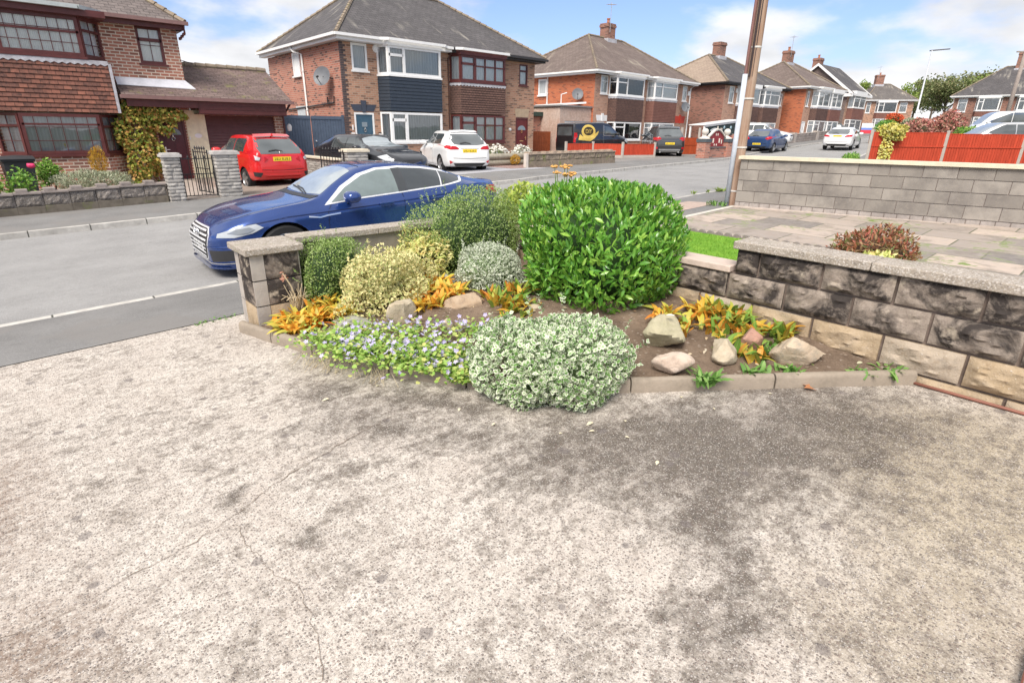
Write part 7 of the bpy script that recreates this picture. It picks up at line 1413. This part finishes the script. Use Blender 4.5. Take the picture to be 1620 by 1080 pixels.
    MIXH = leaf_mat('turning strap leaf', [(.16, .32, .05), (.26, .40, .07), (.62, .48, .06), (.66, .22, .03), (.20, .34, .06)], .5, None, (.40, .48, .16), .3, .35)
    rs = random.Random(4)
    def spots(box, n): return [(x, y, bz(x, y)) for x, y in [(rs.uniform(box[0], box[1]), rs.uniform(box[2], box[3])) for _ in range(n)]]
    blades('lily_clump', 'bright orange and yellow strap leaves at the foot of the gate pillar', 'foliage clump', spots((1.45, 2.0, 4.38, 4.80), 34), .20, .040, HOSTA, (1.6, 4.6, .2), 21, 12, .95, droop=.7)
    blades('lily_clump', 'orange-yellow strap leaves between the golden shrub and brown boulder', 'foliage clump', spots((2.5, 3.0, 3.92, 4.25), 18), .18, .040, HOSTA, (2.72, 4.05, .28), 22, 9, .95, droop=.7)
    blades('lily_clump', 'small orange strap leaves below the lime yellow shrub', 'foliage clump', spots((2.85, 3.1, 4.35, 4.65), 7), .16, .045, HOSTA, (2.97, 4.5, .3), 23, 7)
    blades('lily_clump', 'yellowing strap leaves right of the brown boulder', 'foliage clump', spots((3.0, 3.38, 3.42, 3.82), 14), .19, .045, MIXH, (3.2, 3.65, .3), 24, 7)
    blades('lily_clump', 'green and orange strap leaves along the foot of the sooty garden wall', 'foliage clump', spots((3.72, 4.33, 1.50, 2.25), 34), .185, .042, MIXH, (4.1, 1.85, .3), 25, 8, .9, droop=.65)
    blades('lily_clump', 'flattened orange strap leaves under the big glossy bush', 'foliage clump', spots((3.75, 4.2, 2.15, 2.45), 9), .16, .045, HOSTA, (3.95, 2.3, .3), 26, 6, 1.1)
    WEED = leaf_mat('weed leaf', [(.10, .24, .05), (.18, .34, .08), (.26, .42, .12)], .5, None, None, .3, .35)
    for i, ((x, y), lab, n, h) in enumerate((((3.22, 1.62), 'largest leafy weed behind the edging stone near the pale boulder', 7, .14), ((3.62, 1.42), 'feathery weed between two boulders along the right edging', 5, .10), ((3.80, 1.28), 'small leafy weed under the square boulder', 5, .10), ((4.12, .98), 'little weed right of the flat-topped boulder', 4, .07), ((3.95, 1.52), 'tuft of weed tucked between red and flat-topped boulders', 4, .11), ((4.3, .82), 'dry green weed at the foot of the sooty wall corner', 5, .09), ((2.9, 2.1), 'single weed leaves beside the white-edged mound', 3, .10))):
        blades('weed', lab, 'weed', [(x+rs.uniform(-.05, .05), y+rs.uniform(-.05, .05), bz(x, y)) for _ in range(n)], h, .026, WEED, (x, y, bz(x, y)), 30+i, 6, .9, 'weeds in the rockery')
    blades('lily_clump', 'small green and orange strap leaves below the brown boulder', 'foliage clump', spots((2.9, 3.3, 3.15, 3.45), 8), .13, .032, MIXH, (3.1, 3.3, .3), 27, 7, .95)
    g = np.random.default_rng(77); k = 420; x = g.uniform(1.6, 4.3, k); y = g.uniform(.8, 4.8, k); ok = np.array([min((a-EDGE[i][0])*(EDGE[i+1][1]-EDGE[i][1])-(b-EDGE[i][1])*(EDGE[i+1][0]-EDGE[i][0]) for i in range(len(EDGE)-1)) for a, b in zip(x, y)]); sel = np.array([(x_-1.5)*.9+(y_-4.6)*.55 > .25 and x_*.77+y_*.98 > 4.25 for x_, y_ in zip(x, y)]); x, y = x[sel], y[sel]; k = len(x)
    z = np.array([bz(a, b)+.008 for a, b in zip(x, y)]); L_ = g.uniform(.02, .05, k); o = leaf_mesh('leaf_litter', np.c_[x, y, z], unit(np.c_[g.normal(size=(k, 2)), g.uniform(-.05, .3, k)]), unit(np.c_[g.normal(size=(k, 2))*.4, np.ones(k)]), L_, L_*.5, leaf_mat('litter', [(.20, .12, .07), (.36, .22, .12), (.48, .36, .22), (.55, .50, .40), (.25, .30, .10)], .8, None, None, .1, .2), None, (0, 0, 0), .3); tag(o, 'dead leaves and crumbs scattered on the soil of the rockery', 'leaf litter', kind='stuff')
    # purple bellflowers
    CAM = leaf_mat('bellflower leaf', [(.20, .38, .06), (.30, .48, .10), (.42, .56, .15), (.58, .58, .20)], .5, None, None, .3, .3); PUR = leaf_mat('lilac petal', [(.50, .44, .76), (.62, .56, .84), (.72, .68, .90)], .6, None, None, .35, .2)
    def bells(label, pts, n, nf, seed, sp=.13, hh=.14):
        g = np.random.default_rng(seed); c = np.array(pts); base = tuple(c.mean(0)); o = thing('bellflower', label, 'flowering plant', base, 0, base, 'purple bellflowers'); k = n; i = g.integers(0, len(c)-1, k); t = g.random(k)[:, None]; p = c[i]*(1-t)+c[i+1]*t+np.c_[g.normal(size=(k, 2))*sp, np.abs(g.normal(size=k))*hh*.33]
        p[:, 2] += .03; D_ = unit(np.c_[g.normal(size=(k, 2)), g.uniform(.0, .8, k)]); N_ = unit(np.c_[g.normal(size=(k, 2))*.5, np.ones(k)]); L_ = g.uniform(.020, .042, k); leaf_mesh('leaves', p, D_, N_, L_, L_*.9, CAM, o, base, .2)
        P2, D2, N2 = [], [], []
        for _ in range(nf):
            q = p[g.integers(0, k)]+np.array([*g.normal(size=2)*.03, g.uniform(.01, .05)]); ax = unit(np.array([*g.normal(size=2)*.7-np.array([.25, .25]), 1.])); e = unit(np.cross(ax, [.3, .5, .1])); f = np.cross(ax, e)
            for j in range(5): a = 2*pi*j/5; P2.append(q); D2.append(unit(e*cos(a)+f*sin(a)+ax*.35)); N2.append(ax)
        k2 = len(P2); L_ = np.full(k2, .022); leaf_mesh('flowers', np.array(P2), np.array(D2), np.array(N2), L_, L_*.62, PUR, o, base, .1)
    Z = lambda x, y, d=.0: (x, y, zg(x)+.2+d)
    bells('wide drift of purple bellflowers trailing over the edging stones', [Z(1.62, 4.0), Z(1.72, 3.65), Z(1.84, 3.4), Z(1.98, 3.15), Z(2.12, 2.95)], 5200, 300, 41, .13)
    bells('purple bellflowers on the soil above the wide drift', [Z(1.95, 3.9, .03), Z(2.2, 3.55, .04), Z(2.45, 3.25, .05), Z(2.6, 3.05, .05)], 520, 90, 42, .10, .12)
    bells('small tuft of purple bellflowers on the drive beside the white-edged mound', [(1.98, 2.80, .22), (2.03, 2.74, .24), (2.06, 2.7, .22)], 420, 16, 43, .04, .10)
    SB = rock_mat('sand buff rock', (.40, .33, .23), (.52, .46, .36), (.20, .16, .12)); BRN = rock_mat('brown rock', (.33, .23, .15), (.46, .37, .27), (.13, .10, .085)); GRY = rock_mat('grey green rock', (.26, .27, .23), (.40, .39, .33), (.15, .15, .13)); PNK = rock_mat('pink red rock', (.36, .19, .14), (.46, .30, .23), (.18, .10, .085)); QTZ = rock_mat('pale quartz rock', (.50, .38, .30), (.62, .53, .45), (.12, .10, .09))
    R = [('pointed pale sandstone boulder beside the golden shrub', (2.27, 3.98, .37), (.18, .13, .16), SB, 1, .5), ('long brown boulder in front of the silvery shrub', (2.84, 3.77, .39), (.21, .14, .12), BRN, 2, -.8), ('narrow upright grey stone among the upper bellflowers', (2.44, 3.5, .335), (.085, .06, .11), SB, 3, .3), ('flat grey slab beside the orange leaves', (1.90, 4.22, .30), (.22, .13, .07), GRY, 4, -.9),
         ('small buff stone at the foot of the glossy bush', (3.24, 3.30, .35), (.10, .09, .08), SB, 5, .2), ('grey stone below the lime yellow shrub', (3.13, 4.50, .40), (.12, .10, .11), GRY, 6, 1.), ('low grey stone behind the orange leaves', (2.86, 4.26, .37), (.16, .09, .07), GRY, 7, -.6), ('half-buried grey stone between bellflowers and the white-edged mound', (2.20, 2.84, .27), (.13, .10, .08), GRY, 8, -.8),
         ('largest roundest boulder with a pale leaf on top', (3.49, 2.13, .42), (.21, .18, .155), rock_mat('mossy buff rock', (.33, .31, .20), (.48, .43, .31), (.20, .18, .12)), 9, .2), ('small pale quartz boulder near the edging', (3.18, 1.84, .36), (.16, .10, .085), QTZ, 10, -.6), ('squarish buff boulder in the right half of the rockery', (3.60, 1.70, .40), (.15, .12, .105), SB, 11, .8), ('reddish jagged boulder right of the squarish one', (3.93, 1.66, .40), (.13, .11, .10), PNK, 12, .3), ('flat-topped boulder with a dark slate patch near the sooty wall', (3.97, 1.33, .41), (.21, .14, .12), rock_mat('slate capped rock', (.42, .33, .24), (.52, .43, .32), (.13, .16, .16)), 13, -.7)]
    for lab, cc, rr, mm, sd, ro in R: rock(lab, cc, rr, mm, sd, ro)
    o = thing('pale_leaf', 'pale fallen leaf lying on the largest boulder', 'leaf', (3.5, 2.1, .55), 0, (3.5, 2.1, .55)); leaf_mesh('blade', np.array([[3.47, 2.12, .585]]), np.array([[.6, -.7, .0]]), np.array([[0, 0, 1.]]), np.array([.07]), np.array([.04]), leaf_mat('pale dead leaf', [(.62, .62, .50)], .7), o, (3.5, 2.1, .55), .0)
    # litter on the drive
    g = random.Random(9); lm = leaf_mat('dry leaf', [(.50, .28, .12), (.62, .50, .30), (.66, .62, .48), (.40, .20, .09)], .8, None, None, .1, .2)
    k = 0
    for x, y, s in [(2.35, 1.85, .05), (2.28, 1.78, .035), (2.5, 1.72, .03), (2.36, 1.62, .03), (2.1, 1.9, .03), (1.9, 2.25, .03), (3.5, 1.30, .03), (3.02, 1.66, .035), (2.3, 1.35, .035), (1.85, 2.55, .03), (1.6, 3.2, .035), (1.5, 3.6, .03), (3.05, 1.45, .02), (1.28, 3.25, .05)]:
        z = zg(x)+.127; a = g.uniform(0, 6.28); o = leaf_mesh('fallen_leaf', np.array([[0, 0, 0.]]), np.array([[cos(a), sin(a), .12]]), np.array([[0, 0, 1.]]), np.array([s]), np.array([s*.6]), lm, None, (0, 0, 0), .3); o.location = (x, y, z)
        tag(o, 'tiny dry leaf fallen on the concrete drive near the rockery edging', 'leaf', 'fallen leaves on the drive')
    o = leaf_mesh('fallen_leaf', np.array([[0, 0, 0.], [.05, -.02, 0]]), np.array([[.7, -.6, .1], [.2, .9, .15]]), np.array([[0, 0, 1.], [0, .2, 1]]), np.array([.09, .07]), np.array([.05, .045]), leaf_mat('brown dead leaf', [(.34, .15, .07), (.46, .20, .09)], .8, None, None, .1), None, (0, 0, 0), .35); o.location = (3.72, 1.16, .26); tag(o, 'curled reddish brown dead leaf against the right edging stone', 'leaf')
    q = MB(); GR = random.Random(5)
    for _ in range(70):
        x = GR.uniform(1.42, 1.75); y = 4.1-(x-1.42)*2.3+GR.gauss(0, .05)-.05; a = GR.uniform(-2.9, -1.7); l = GR.uniform(.08, .2); z = zg(x)+.125; q.tube([(x, y, z+.05), (x+l*.5*cos(a), y+l*.5*sin(a), z+.03), (x+l*cos(a), y+l*sin(a), z+.004)], .0016, 3, cap=False)
    tag(q.build('dry_grass_stalks', mat('straw', (.56, .47, .32), .9, var=.2), None, loc=(1.55, 3.7, .17)), 'wisps of dry straw over the edging stones', 'dry grass', kind='stuff')
    o = thing('dry_twig_plant', 'withered pale sprig against the gate pillar', 'plant', (1.72, 4.82, .3), 0, (1.72, 4.82, .3)); q = MB()
    for _ in range(34):
        a = GR.uniform(0, 6.28); x, y, z = 1.70+GR.gauss(0, .03), 4.80+GR.gauss(0, .02), .46; e = GR.uniform(.04, .14); q.tube([(x, y, z-.12), (x+e*.5*cos(a), y-.02+e*.3*sin(a), z), (x+e*cos(a), y-.03+e*.5*sin(a), z+GR.uniform(-.05, .12))], .003, 4)
    q.tube([(1.7, 4.8, .4), (1.66, 4.79, .55), (1.60, 4.79, .68)], .006, 5); q.build('twigs', mat('straw', (.56, .47, .32), .9), o); leaf_mesh('pink_leaves', np.array([[1.60+GR.gauss(0, .02), 4.79, .64+GR.uniform(-.04, .05)] for _ in range(14)]), np.array([[GR.gauss(0, 1), GR.gauss(0, .5), .5] for _ in range(14)]), np.array([[0, -1, .5]]*14)+RNG.normal(size=(14, 3))*.3, np.full(14, .03), np.full(14, .015), leaf_mat('pink leaf', [(.55, .25, .18), (.6, .35, .25)], .6), o, (1.72, 4.82, .3))
rockery()
# ------------------------------------------------------------------ the neighbour's lawn, hedges, trees and garden things
def neighbour():
    lm = NT('lawn turf'); v = lm.tc(); n = lm.noise(v, 6, 6, .65); tm = lm.fin(lm.mix(lm.ramp(n, .3, .7), (.10, .24, .022), (.19, .36, .04)), .9, lm.bump(lm.noise(v, 120, 3), .6, .01), 0, .15)
    strip('lawn', lambda x: .6, lambda x: 5.2, .165, tm, x0=4.65, x1=7.92)
    g = np.random.default_rng(5); k = 16000; x = g.uniform(4.75, 7.9, k); y = g.uniform(1.4, 5.1, k); z = np.array([zg(a) for a in x])+.16
    D_ = unit(np.c_[g.normal(size=(k, 2))*.5, np.ones(k)]); N_ = unit(g.normal(size=(k, 3))); o = leaf_mesh('grass', np.c_[x, y, z], D_, N_, g.uniform(.025, .045, k), np.full(k, .006), leaf_mat('grass blade', [(.12, .28, .025), (.20, .38, .04), (.30, .46, .08)], .6, None, None, .3, .2), None, (0, 0, 0), .3, 'tri'); tag(o, 'short bright green mown grass behind the sooty wall', 'grass', kind='stuff')
    em = concrete_mat('scalloped edging', (.25, .22, .20), .3, (.10, .09, .08), .6); first = None
    for i in range(23):
        t = i/22; x, y = 7.98+.16*t, 4.85-3.1*t; zz = zg(x)+.14; q = MB(); kk = 9; pts = [(x-.02, y-.066*cos(pi*j/kk), zz-.02+.085*sin(pi*j/kk)) for j in range(kk+1)]; q.prism(pts, (.05, 0, 0)); o = q.build('edging_scallop', em, None, loc=(x, y, zz)); tag(o, 'small half-round concrete scallop edging the neighbour\'s lawn', 'lawn edging', 'scallops edging the lawn')
    RB = leaf_mat('red brown leaf', [(.30, .075, .05), (.40, .15, .09), (.20, .14, .06), (.34, .10, .06), (.16, .20, .07), (.46, .24, .15)], .5, None, None, .2, .35)
    c, r = (8.10, 2.05, .47), (.60, .50, .31); o = shrub('red_shrub', 'low spreading red-brown shrub on the paving edge beyond the sooty wall', 'shrub', c, r, 2600, .075, .32, RB, (8.1, 2.05, .38), 2.0, .24, .35, .6, 51, .8, .2, -.6, core=14, lf=4)
    dark_core(o, c, r, leaf_mat('red inner', [(.10, .05, .03), (.12, .07, .04)], .8, None, None, 0), 2., .66)
    shrub('yellow_plant', 'small yellow-green plant in front of the red-brown shrub', 'plant', (7.55, 1.9, .47), (.22, .2, .1), 260, .07, .4, MATS['lime yellow leaf'], (7.55, 1.9, .38), 2, .2, .4, .4, 52, .8)
    # house-one front garden
    CL = leaf_mat('climber leaf', [(.16, .26, .045), (.30, .36, .06), (.50, .40, .10), (.58, .30, .10), (.20, .30, .06)], .5, None, None, .28, .3)
    b0 = (3.3, 20.95, .22); o = thing('wall_climber', 'leafy green and amber climber on the brick wall reaching over the maroon door', 'climber', b0, 0, b0)
    for nm, c, r, n, sd in (('main_growth', (3.26, 20.92, 1.38), (.50, .26, 1.10), 2600, 61), ('top_growth', (3.75, 20.85, 2.28), (.75, .26, .20), 1300, 62), ('door_spray', (3.98, 20.85, 1.95), (.28, .16, .26), 240, 63)):
        p, d, g = crown_points(n, c, r, sd, 2.8, .2, .4, -1, 4.); k = len(p); L_ = g.uniform(.07, .13, k); leaf_mesh(nm, p, unit(d+np.array([0, -.2, -.3])+g.normal(size=(k, 3))*.7), unit(d+g.normal(size=(k, 3))*.6+np.array([0, -.6, .3])), L_, L_*.7, CL, o, b0, .25)
    q = MB()
    for i in range(7): q.tube([(3.2+.08*i-.2, 20.98, .2), (3.1+random.uniform(-.1, .35), 20.93, .6), (3.1+random.uniform(-.2, .4), 20.95, 1.3), (3.2+random.uniform(-.2, .5), 20.98, 2.1)], [.03, .022, .018, .01], 6)
    q.build('stems', mat('pale twisted stem', (.36, .27, .20), .9), o)
    LAV = leaf_mat('grey green leaf', [(.27, .31, .20), (.38, .42, .28), (.48, .48, .36)], .7, None, None, .2, .2); GRN = leaf_mat('fresh green leaf', [(.10, .26, .04), (.20, .38, .06), (.30, .46, .10)], .5, None, None, .28, .3); ORC = leaf_mat('amber conifer', [(.44, .22, .025), (.58, .34, .05), (.34, .24, .04)], .6, None, None, .2, .2)
    shrub('lavender_bush', 'pale grey-green lavender mound behind the castellated wall', 'shrub', (1.65, 18.3, .50), (.88, .55, .34), 3600, .085, .2, LAV, (1.65, 18.3, .2), 2, .22, .4, .8, 64, .6, .1, -.5, 'long')
    shrub('golden_conifer', 'small amber conifer rising out of the lavender by brick wall', 'conifer', (1.85, 18.75, .98), (.22, .22, .42), 1500, .05, .25, ORC, (1.85, 18.75, .2), 1.6, .12, .4, 1.2, 65, .35, 0, -.9, 'long', core=8)
    o = thing('wheelie_bin', 'dark grey wheelie bin standing under the maroon bay window', 'bin', (.18, 18.5, .15), .1, (0, 0, 0)); bm_ = mat('dark grey bin plastic', (.035, .038, .042), .5)
    q = MB(); a, b = [(-.24, -.26), (.24, -.26), (.24, .26), (-.24, .26)], [(-.29, -.33), (.29, -.33), (.29, .36), (-.29, .36)]
    for i in range(4): j = (i+1) % 4; q.poly([(*a[i], .08), (*a[j], .08), (*b[j], .95), (*b[i], .95)])
    q.poly([(*p, .08) for p in a[::-1]]); q.box(-.32, .32, -.36, .38, .90, .95); q.build('bin_body', bm_, o, bevel=.01)
    q = MB(); q.grid(lambda u, v_: (-.33+.66*u, -.38+.80*v_, .955+.09*sin(pi*v_)*(1-.25*abs(2*u-1))), 6, 8); q.box(-.33, .33, -.39, .42, .951, .965); q.tube([(-.28, .46, .97), (.28, .46, .97)], .02, 8); q.build('bin_lid', bm_, o, smooth=True, sharp=40)
    for x in (-.27, .27): q = MB(); q.lathe([(0, -.03), (.1, -.03), (.1, .03), (0, .03)], 14, (x, .24, .1), 'x'); q.build('bin_wheel', RUB(), o)
    q = bpy.data.objects.new('x', None); bpy.data.objects.remove(q)
    c2 = copy_tree(o); c2.location = (-.62, 18.55, .13); c2.rotation_euler = (0, 0, -.15); c2['label'] = 'second dark grey wheelie bin cut off by the left edge of photo'
    rose = shrub('rose_bush', 'straggly rose bush with one pink bloom in front of the grey bin', 'shrub', (.12, 17.3, .60), (.42, .3, .40), 420, .08, .6, GRN, (.12, 17.3, .15), 2, .3, .7, .5, 66, .8, core=10); q = MB()
    for j in range(5): q.lathe([(0, -.05), (.05+.008*j, -.02), (.06, .02+.008*j), (0.02, .04)], 8, (.40+random.uniform(-.02, .02), 17.2, 1.0+random.uniform(-.02, .02)))
    q.build('bloom', mat('pink petal', (.72, .05, .16), .6), rose, smooth=True)
    shrub('green_shrub', 'fresh green shrub between the grey bin and brick wall', 'shrub', (.78, 19.3, .70), (.26, .25, .36), 700, .09, .55, GRN, (.78, 19.3, .2), 2, .2, .4, .5, 67, .8, core=8)
    shrub('green_shrub', 'fresh green shrub at the far left edge beside the bin', 'shrub', (-.55, 17.1, .5), (.35, .3, .40), 800, .09, .55, GRN, (-.55, 17.1, .15), 2, .2, .4, .5, 68, .8, core=8)
    # planting in front of the pair
    WF = leaf_mat('white daisy', [(.74, .72, .64), (.66, .64, .58)], .7, None, None, .2, .2)
    for lab, c, n, sd in (('white-flowered bush beside the dark red front door', (17.25, 18.6, .95), 240, 71), ('low white-flowered bush under the maroon bay window', (15.7, 18.6, 1.0), 150, 72)):
        o = shrub('daisy_bush', lab, 'shrub', (c[0], c[1], c[2]-.08), (.55, .35, .30), 900, .09, .25, leaf_mat('grey leaf', [(.20, .26, .12), (.30, .35, .18)], .6), (c[0], c[1], .5), 2, .2, .5, .6, sd, .8, core=6)
        p, d, g = crown_points(n, c, (.58, .38, .34), sd+1, 2, .2, .3, -.1); L_ = np.full(len(p), .10); leaf_mesh('flowers', p, unit(g.normal(size=(len(p), 3))), unit(d+np.array([0, -.5, .4])), L_, L_*.9, WF, o, (c[0], c[1], .5), .1)
    shrub('clipped_bush', 'small golden ball bush in front of the log wall', 'shrub', (15.6, 17.25, .78), (.22, .2, .2), 700, .045, .5, ORC, (15.6, 17.25, .55), 2, .05, .3, .5, 73, .7); shrub('clipped_bush', 'small lime green ball bush near the pale post', 'shrub', (16.6, 17.2, .76), (.24, .22, .23), 700, .045, .5, leaf_mat('lime leaf', []), (16.6, 17.2, .55), 2, .05, .3, .5, 74, .7)
    # over the red fence
    IV = leaf_mat('yellow ivy leaf', [(.62, .56, .12), (.70, .66, .30), (.50, .52, .10), (.66, .48, .14)], .5, None, None, .25, .3); b0 = (29.2, 8.0, 2.0)
    o = shrub('ivy', 'yellow variegated ivy tumbling over the tall red fence', 'ivy', (29.35, 7.95, 1.98), (.42, .55, .42), 1500, .11, .75, IV, b0, 2, .2, .35, .2, 81, .8); p, d, g = crown_points(360, (29.1, 7.95, 1.25), (.14, .20, .55), 82, 2, .3, .4); L_ = g.uniform(.08, .12, len(p)); leaf_mesh('trailing_stem', p, unit(d+np.array([-.3, 0, -.8])), unit(d+np.array([-.8, -.3, .2])), L_, L_*.75, IV, o, b0, .2)
    shrub('verge_weed', 'tuft of green weeds on the verge at the foot of the first fence post', 'weed', (28.2, 8.9, .85), (.5, .35, .30), 500, .14, .3, GRN, (28.2, 8.9, .55), 2, .3, .6, .8, 83, .7, .3, -.6, 'long')
    PH = leaf_mat('red hedge leaf', [(.38, .10, .09), (.50, .20, .17), (.30, .14, .09), (.58, .32, .26), (.24, .20, .10)], .5, None, None, .2, .3); GH = leaf_mat('hedge green leaf', [(.08, .22, .03), (.14, .32, .05), (.24, .42, .08)], .5, None, None, .25, .3)
    for i, (lab, c, r, n, sd, m, ll) in enumerate((('left part of the dusky red hedge beyond the fence', (57.2, 13.6, 2.1), (1.5, 1.1, 1.05), 2400, 84, PH, .22), ('right taller part of the dusky red hedge beyond the fence', (59.3, 12.2, 2.35), (1.7, 1.2, 1.35), 3000, 85, PH, .22), ('trimmed bright green hedge behind the yellow ivy', (56.0, 15.4, 2.2), (1.5, .8, .85), 2600, 86, GH, .16), ('rounded scarlet bush above the green hedge', (57.0, 15.4, 3.1), (.72, .6, .55), 900, 87, leaf_mat('scarlet leaf', [(.58, .07, .02), (.66, .14, .04), (.44, .05, .02)], .6, None, None, .2), .15), ('pale grey-green shrub left of the red hedge', (57.0, 14.2, 2.7), (.75, .6, .55), 800, 88, LAV, .18))):
        b = (c[0], c[1], c[2]-r[2]); o = shrub(('red_hedge', 'red_hedge', 'green_hedge', 'scarlet_bush', 'pale_shrub')[i], lab, ('hedge', 'hedge', 'hedge', 'bush', 'shrub')[i], c, r, n, ll, .55, m, b, 2.6, .14, .35, .5, sd, .8, core=10)
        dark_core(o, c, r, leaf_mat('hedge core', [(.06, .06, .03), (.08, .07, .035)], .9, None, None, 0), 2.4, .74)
    shrub('green_shrub', 'small green shrubs showing over the middle of red fence', 'shrub', (37.5, 6.8, 1.9), (.75, .55, .45), 700, .14, .5, GRN, (37.5, 6.8, .8), 2, .3, .5, .5, 89, .8)
    o = thing('banner', 'white, blue and red striped banner board beside the green hedge', 'banner', (54.2, 16.4, 1.2), 0, (54.2, 16.4, 1.2))
    for nm, z0, z1, c in (('white_stripe', 2.45, 2.80, (.8, .8, .8)), ('blue_stripe', 2.27, 2.449, (.16, .25, .62)), ('red_stripe', 2.0, 2.269, (.62, .05, .07))): q = MB(); q.prism([(53.75, 16.75, z0), (54.45, 16.15, z0), (54.45, 16.15, z1), (53.75, 16.75, z1)], (.02, .02, 0)); q.build(nm, mat('banner '+nm, c, .7, var=.04), o)
    q = MB(); q.tube([(53.78, 16.8, 1.0), (53.78, 16.8, 2.82)], .03, 6); q.tube([(54.46, 16.2, 1.0), (54.46, 16.2, 2.82)], .03, 6); q.build('posts', mat('brown post', (.2, .1, .06), .8), o)
    # trees beyond the far houses
    OL = leaf_mat('olive tree leaf', [(.10, .14, .05), (.17, .21, .08), (.25, .27, .12), (.30, .26, .14)], .6, None, None, .25, .3); YG = leaf_mat('yellow green tree leaf', [(.16, .25, .05), (.26, .36, .08), (.38, .44, .12)], .6, None, None, .28, .3)
    def tree(label, x, y, z0, h, rad, m, seed, dens=1., sparse=.5):
        g = random.Random(seed); o = thing('tree', label, 'tree', (x, y, z0), 0, (x, y, z0), 'trees beyond the far houses'); q = MB(); th = h*.35; q.tube([(x, y, z0-.3), (x+g.uniform(-.2, .2), y, z0+th), (x+g.uniform(-.4, .4), y+.2, z0+h*.75)], [h*.028, h*.02, h*.006], 8); cl = []
        for i in range(11):
            a = g.uniform(0, 6.28); e = g.uniform(.25, .95); zz = z0+h*g.uniform(.42, .93); rr = rad*e*sqrt(max(.1, 1-((zz-z0)/h-.62)**2*5)); tip = (x+rr*cos(a), y+rr*sin(a), zz); q.tube([(x, y, z0+th*g.uniform(.8, 1.5)), ((x+tip[0])/2, (y+tip[1])/2, (zz+z0+th)/2+.3), tip], [h*.012, h*.008, h*.003], 5); cl.append(tip)
        q.build('trunk', mat('tree bark', (.13, .10, .075), .9, var=.3), o); P_, N_, D_ = [], [], []; gg = np.random.default_rng(seed)
        for tpt in cl+[(x, y, z0+h*.9), (x, y, z0+h*.7)]:
            rc = rad*gg.uniform(.28, .46); n = int(330*dens); p, d, _ = crown_points(n, tpt, (rc, rc, rc*.8), int(gg.integers(1e6)), 2, .35, .75, -.9, 4.); P_.append(p); N_.append(unit(d+gg.normal(size=d.shape)*.7)); D_.append(unit(gg.normal(size=d.shape)+d*.4))
        P_, N_, D_ = map(np.concatenate, (P_, N_, D_)); L_ = gg.uniform(.24, .5, len(P_))*(h/10); leaf_mesh('crown', P_, D_, N_, L_, L_*.7, m, o, (x, y, z0), .15)
    tree('yellow-green tree behind the street lamp and pale-roofed house', 161, 40, 3.6, 10.2, 3.6, YG, 91)
    tree('large olive-green tree between the pale-roofed house and the right edge house', 133, 28.2, 3.1, 8.6, 5.0, OL, 92, 1.5)
    tree('sparse reddish-olive tree rising behind the left end of the right edge house', 150, 26.8, 3.5, 10.4, 4.0, OL, 93, .8)
    tree('sparse olive tree behind the roof of the right edge house', 160, 24.0, 3.6, 11.2, 4.4, OL, 94, .7)
    tree('small tree top between the gable house and the pale-roofed house', 158, 50.8, 3.6, 10.4, 3.0, YG, 95)
    tree('olive tree left of the street lamp column', 152, 34.5, 3.5, 8.6, 3.4, OL, 96)
    tree('tree filling the gap right of the olive tree', 142, 25.0, 3.3, 9.2, 3.4, YG, 97, .8)
neighbour()

def last_bits():
    o = thing('brick_step', 'corner of a worn red brick step at the bottom right of the photo', 'step', (2.3, -.4, .19), 0, (2.3, -.4, .19)); q = MB(); q.box(1.2, 2.66, -.9, -.165, .1, .235); q.build('bricks', brick_mat('worn red step brick', (.42, .16, .11), (.50, .24, .18), (.40, .34, .30), (.25, .1, .08), .15, .22, .075, .01), o, bevel=.01)
    o = thing('brown_pipe', 'thin reddish brown pipe lying along the foot of the sooty wall', 'pipe', (4.36, .2, .28), 0, (4.36, .2, .28)); q = MB(); q.tube([(4.37, .70, .268), (4.365, .4, .27), (4.37, .0, .268), (4.365, -1.2, .27)], .011, 8); q.build('pipe_run', mat('red brown pipe', (.24, .10, .07), .6), o, smooth=True)
    g = random.Random(12); GRN = MATS['weed leaf']
    for lab, pts in (('moss and grass tufts in the joint between pavement and concrete drive', [(1.0+.06*i, 5.50+g.gauss(0, .015)) for i in range(7)]),):
        blades('grass_tuft', lab, 'grass', [(x, y, zg(x)+.12) for x, y in pts], .05, .012, GRN, (1.2, 5.5, .15), 77, 7, 1.0)
    blades('weed', 'weeds at the foot of the telegraph pole', 'weed', [(10.95+g.gauss(0, .08), 5.75+g.gauss(0, .12), zg(11)+.12) for _ in range(9)], .14, .02, GRN, (10.95, 5.75, .46), 78, 7, .9)
    blades('weed', 'strip of kerbside grass just left of the telegraph pole', 'weed', [(14.0+g.gauss(0, .5), 7.3+g.gauss(0, .06), zg(14)+.05) for _ in range(16)], .12, .03, MATS['yellow green tree leaf'], (14, 7.3, .45), 79, 7, .9)
last_bits()
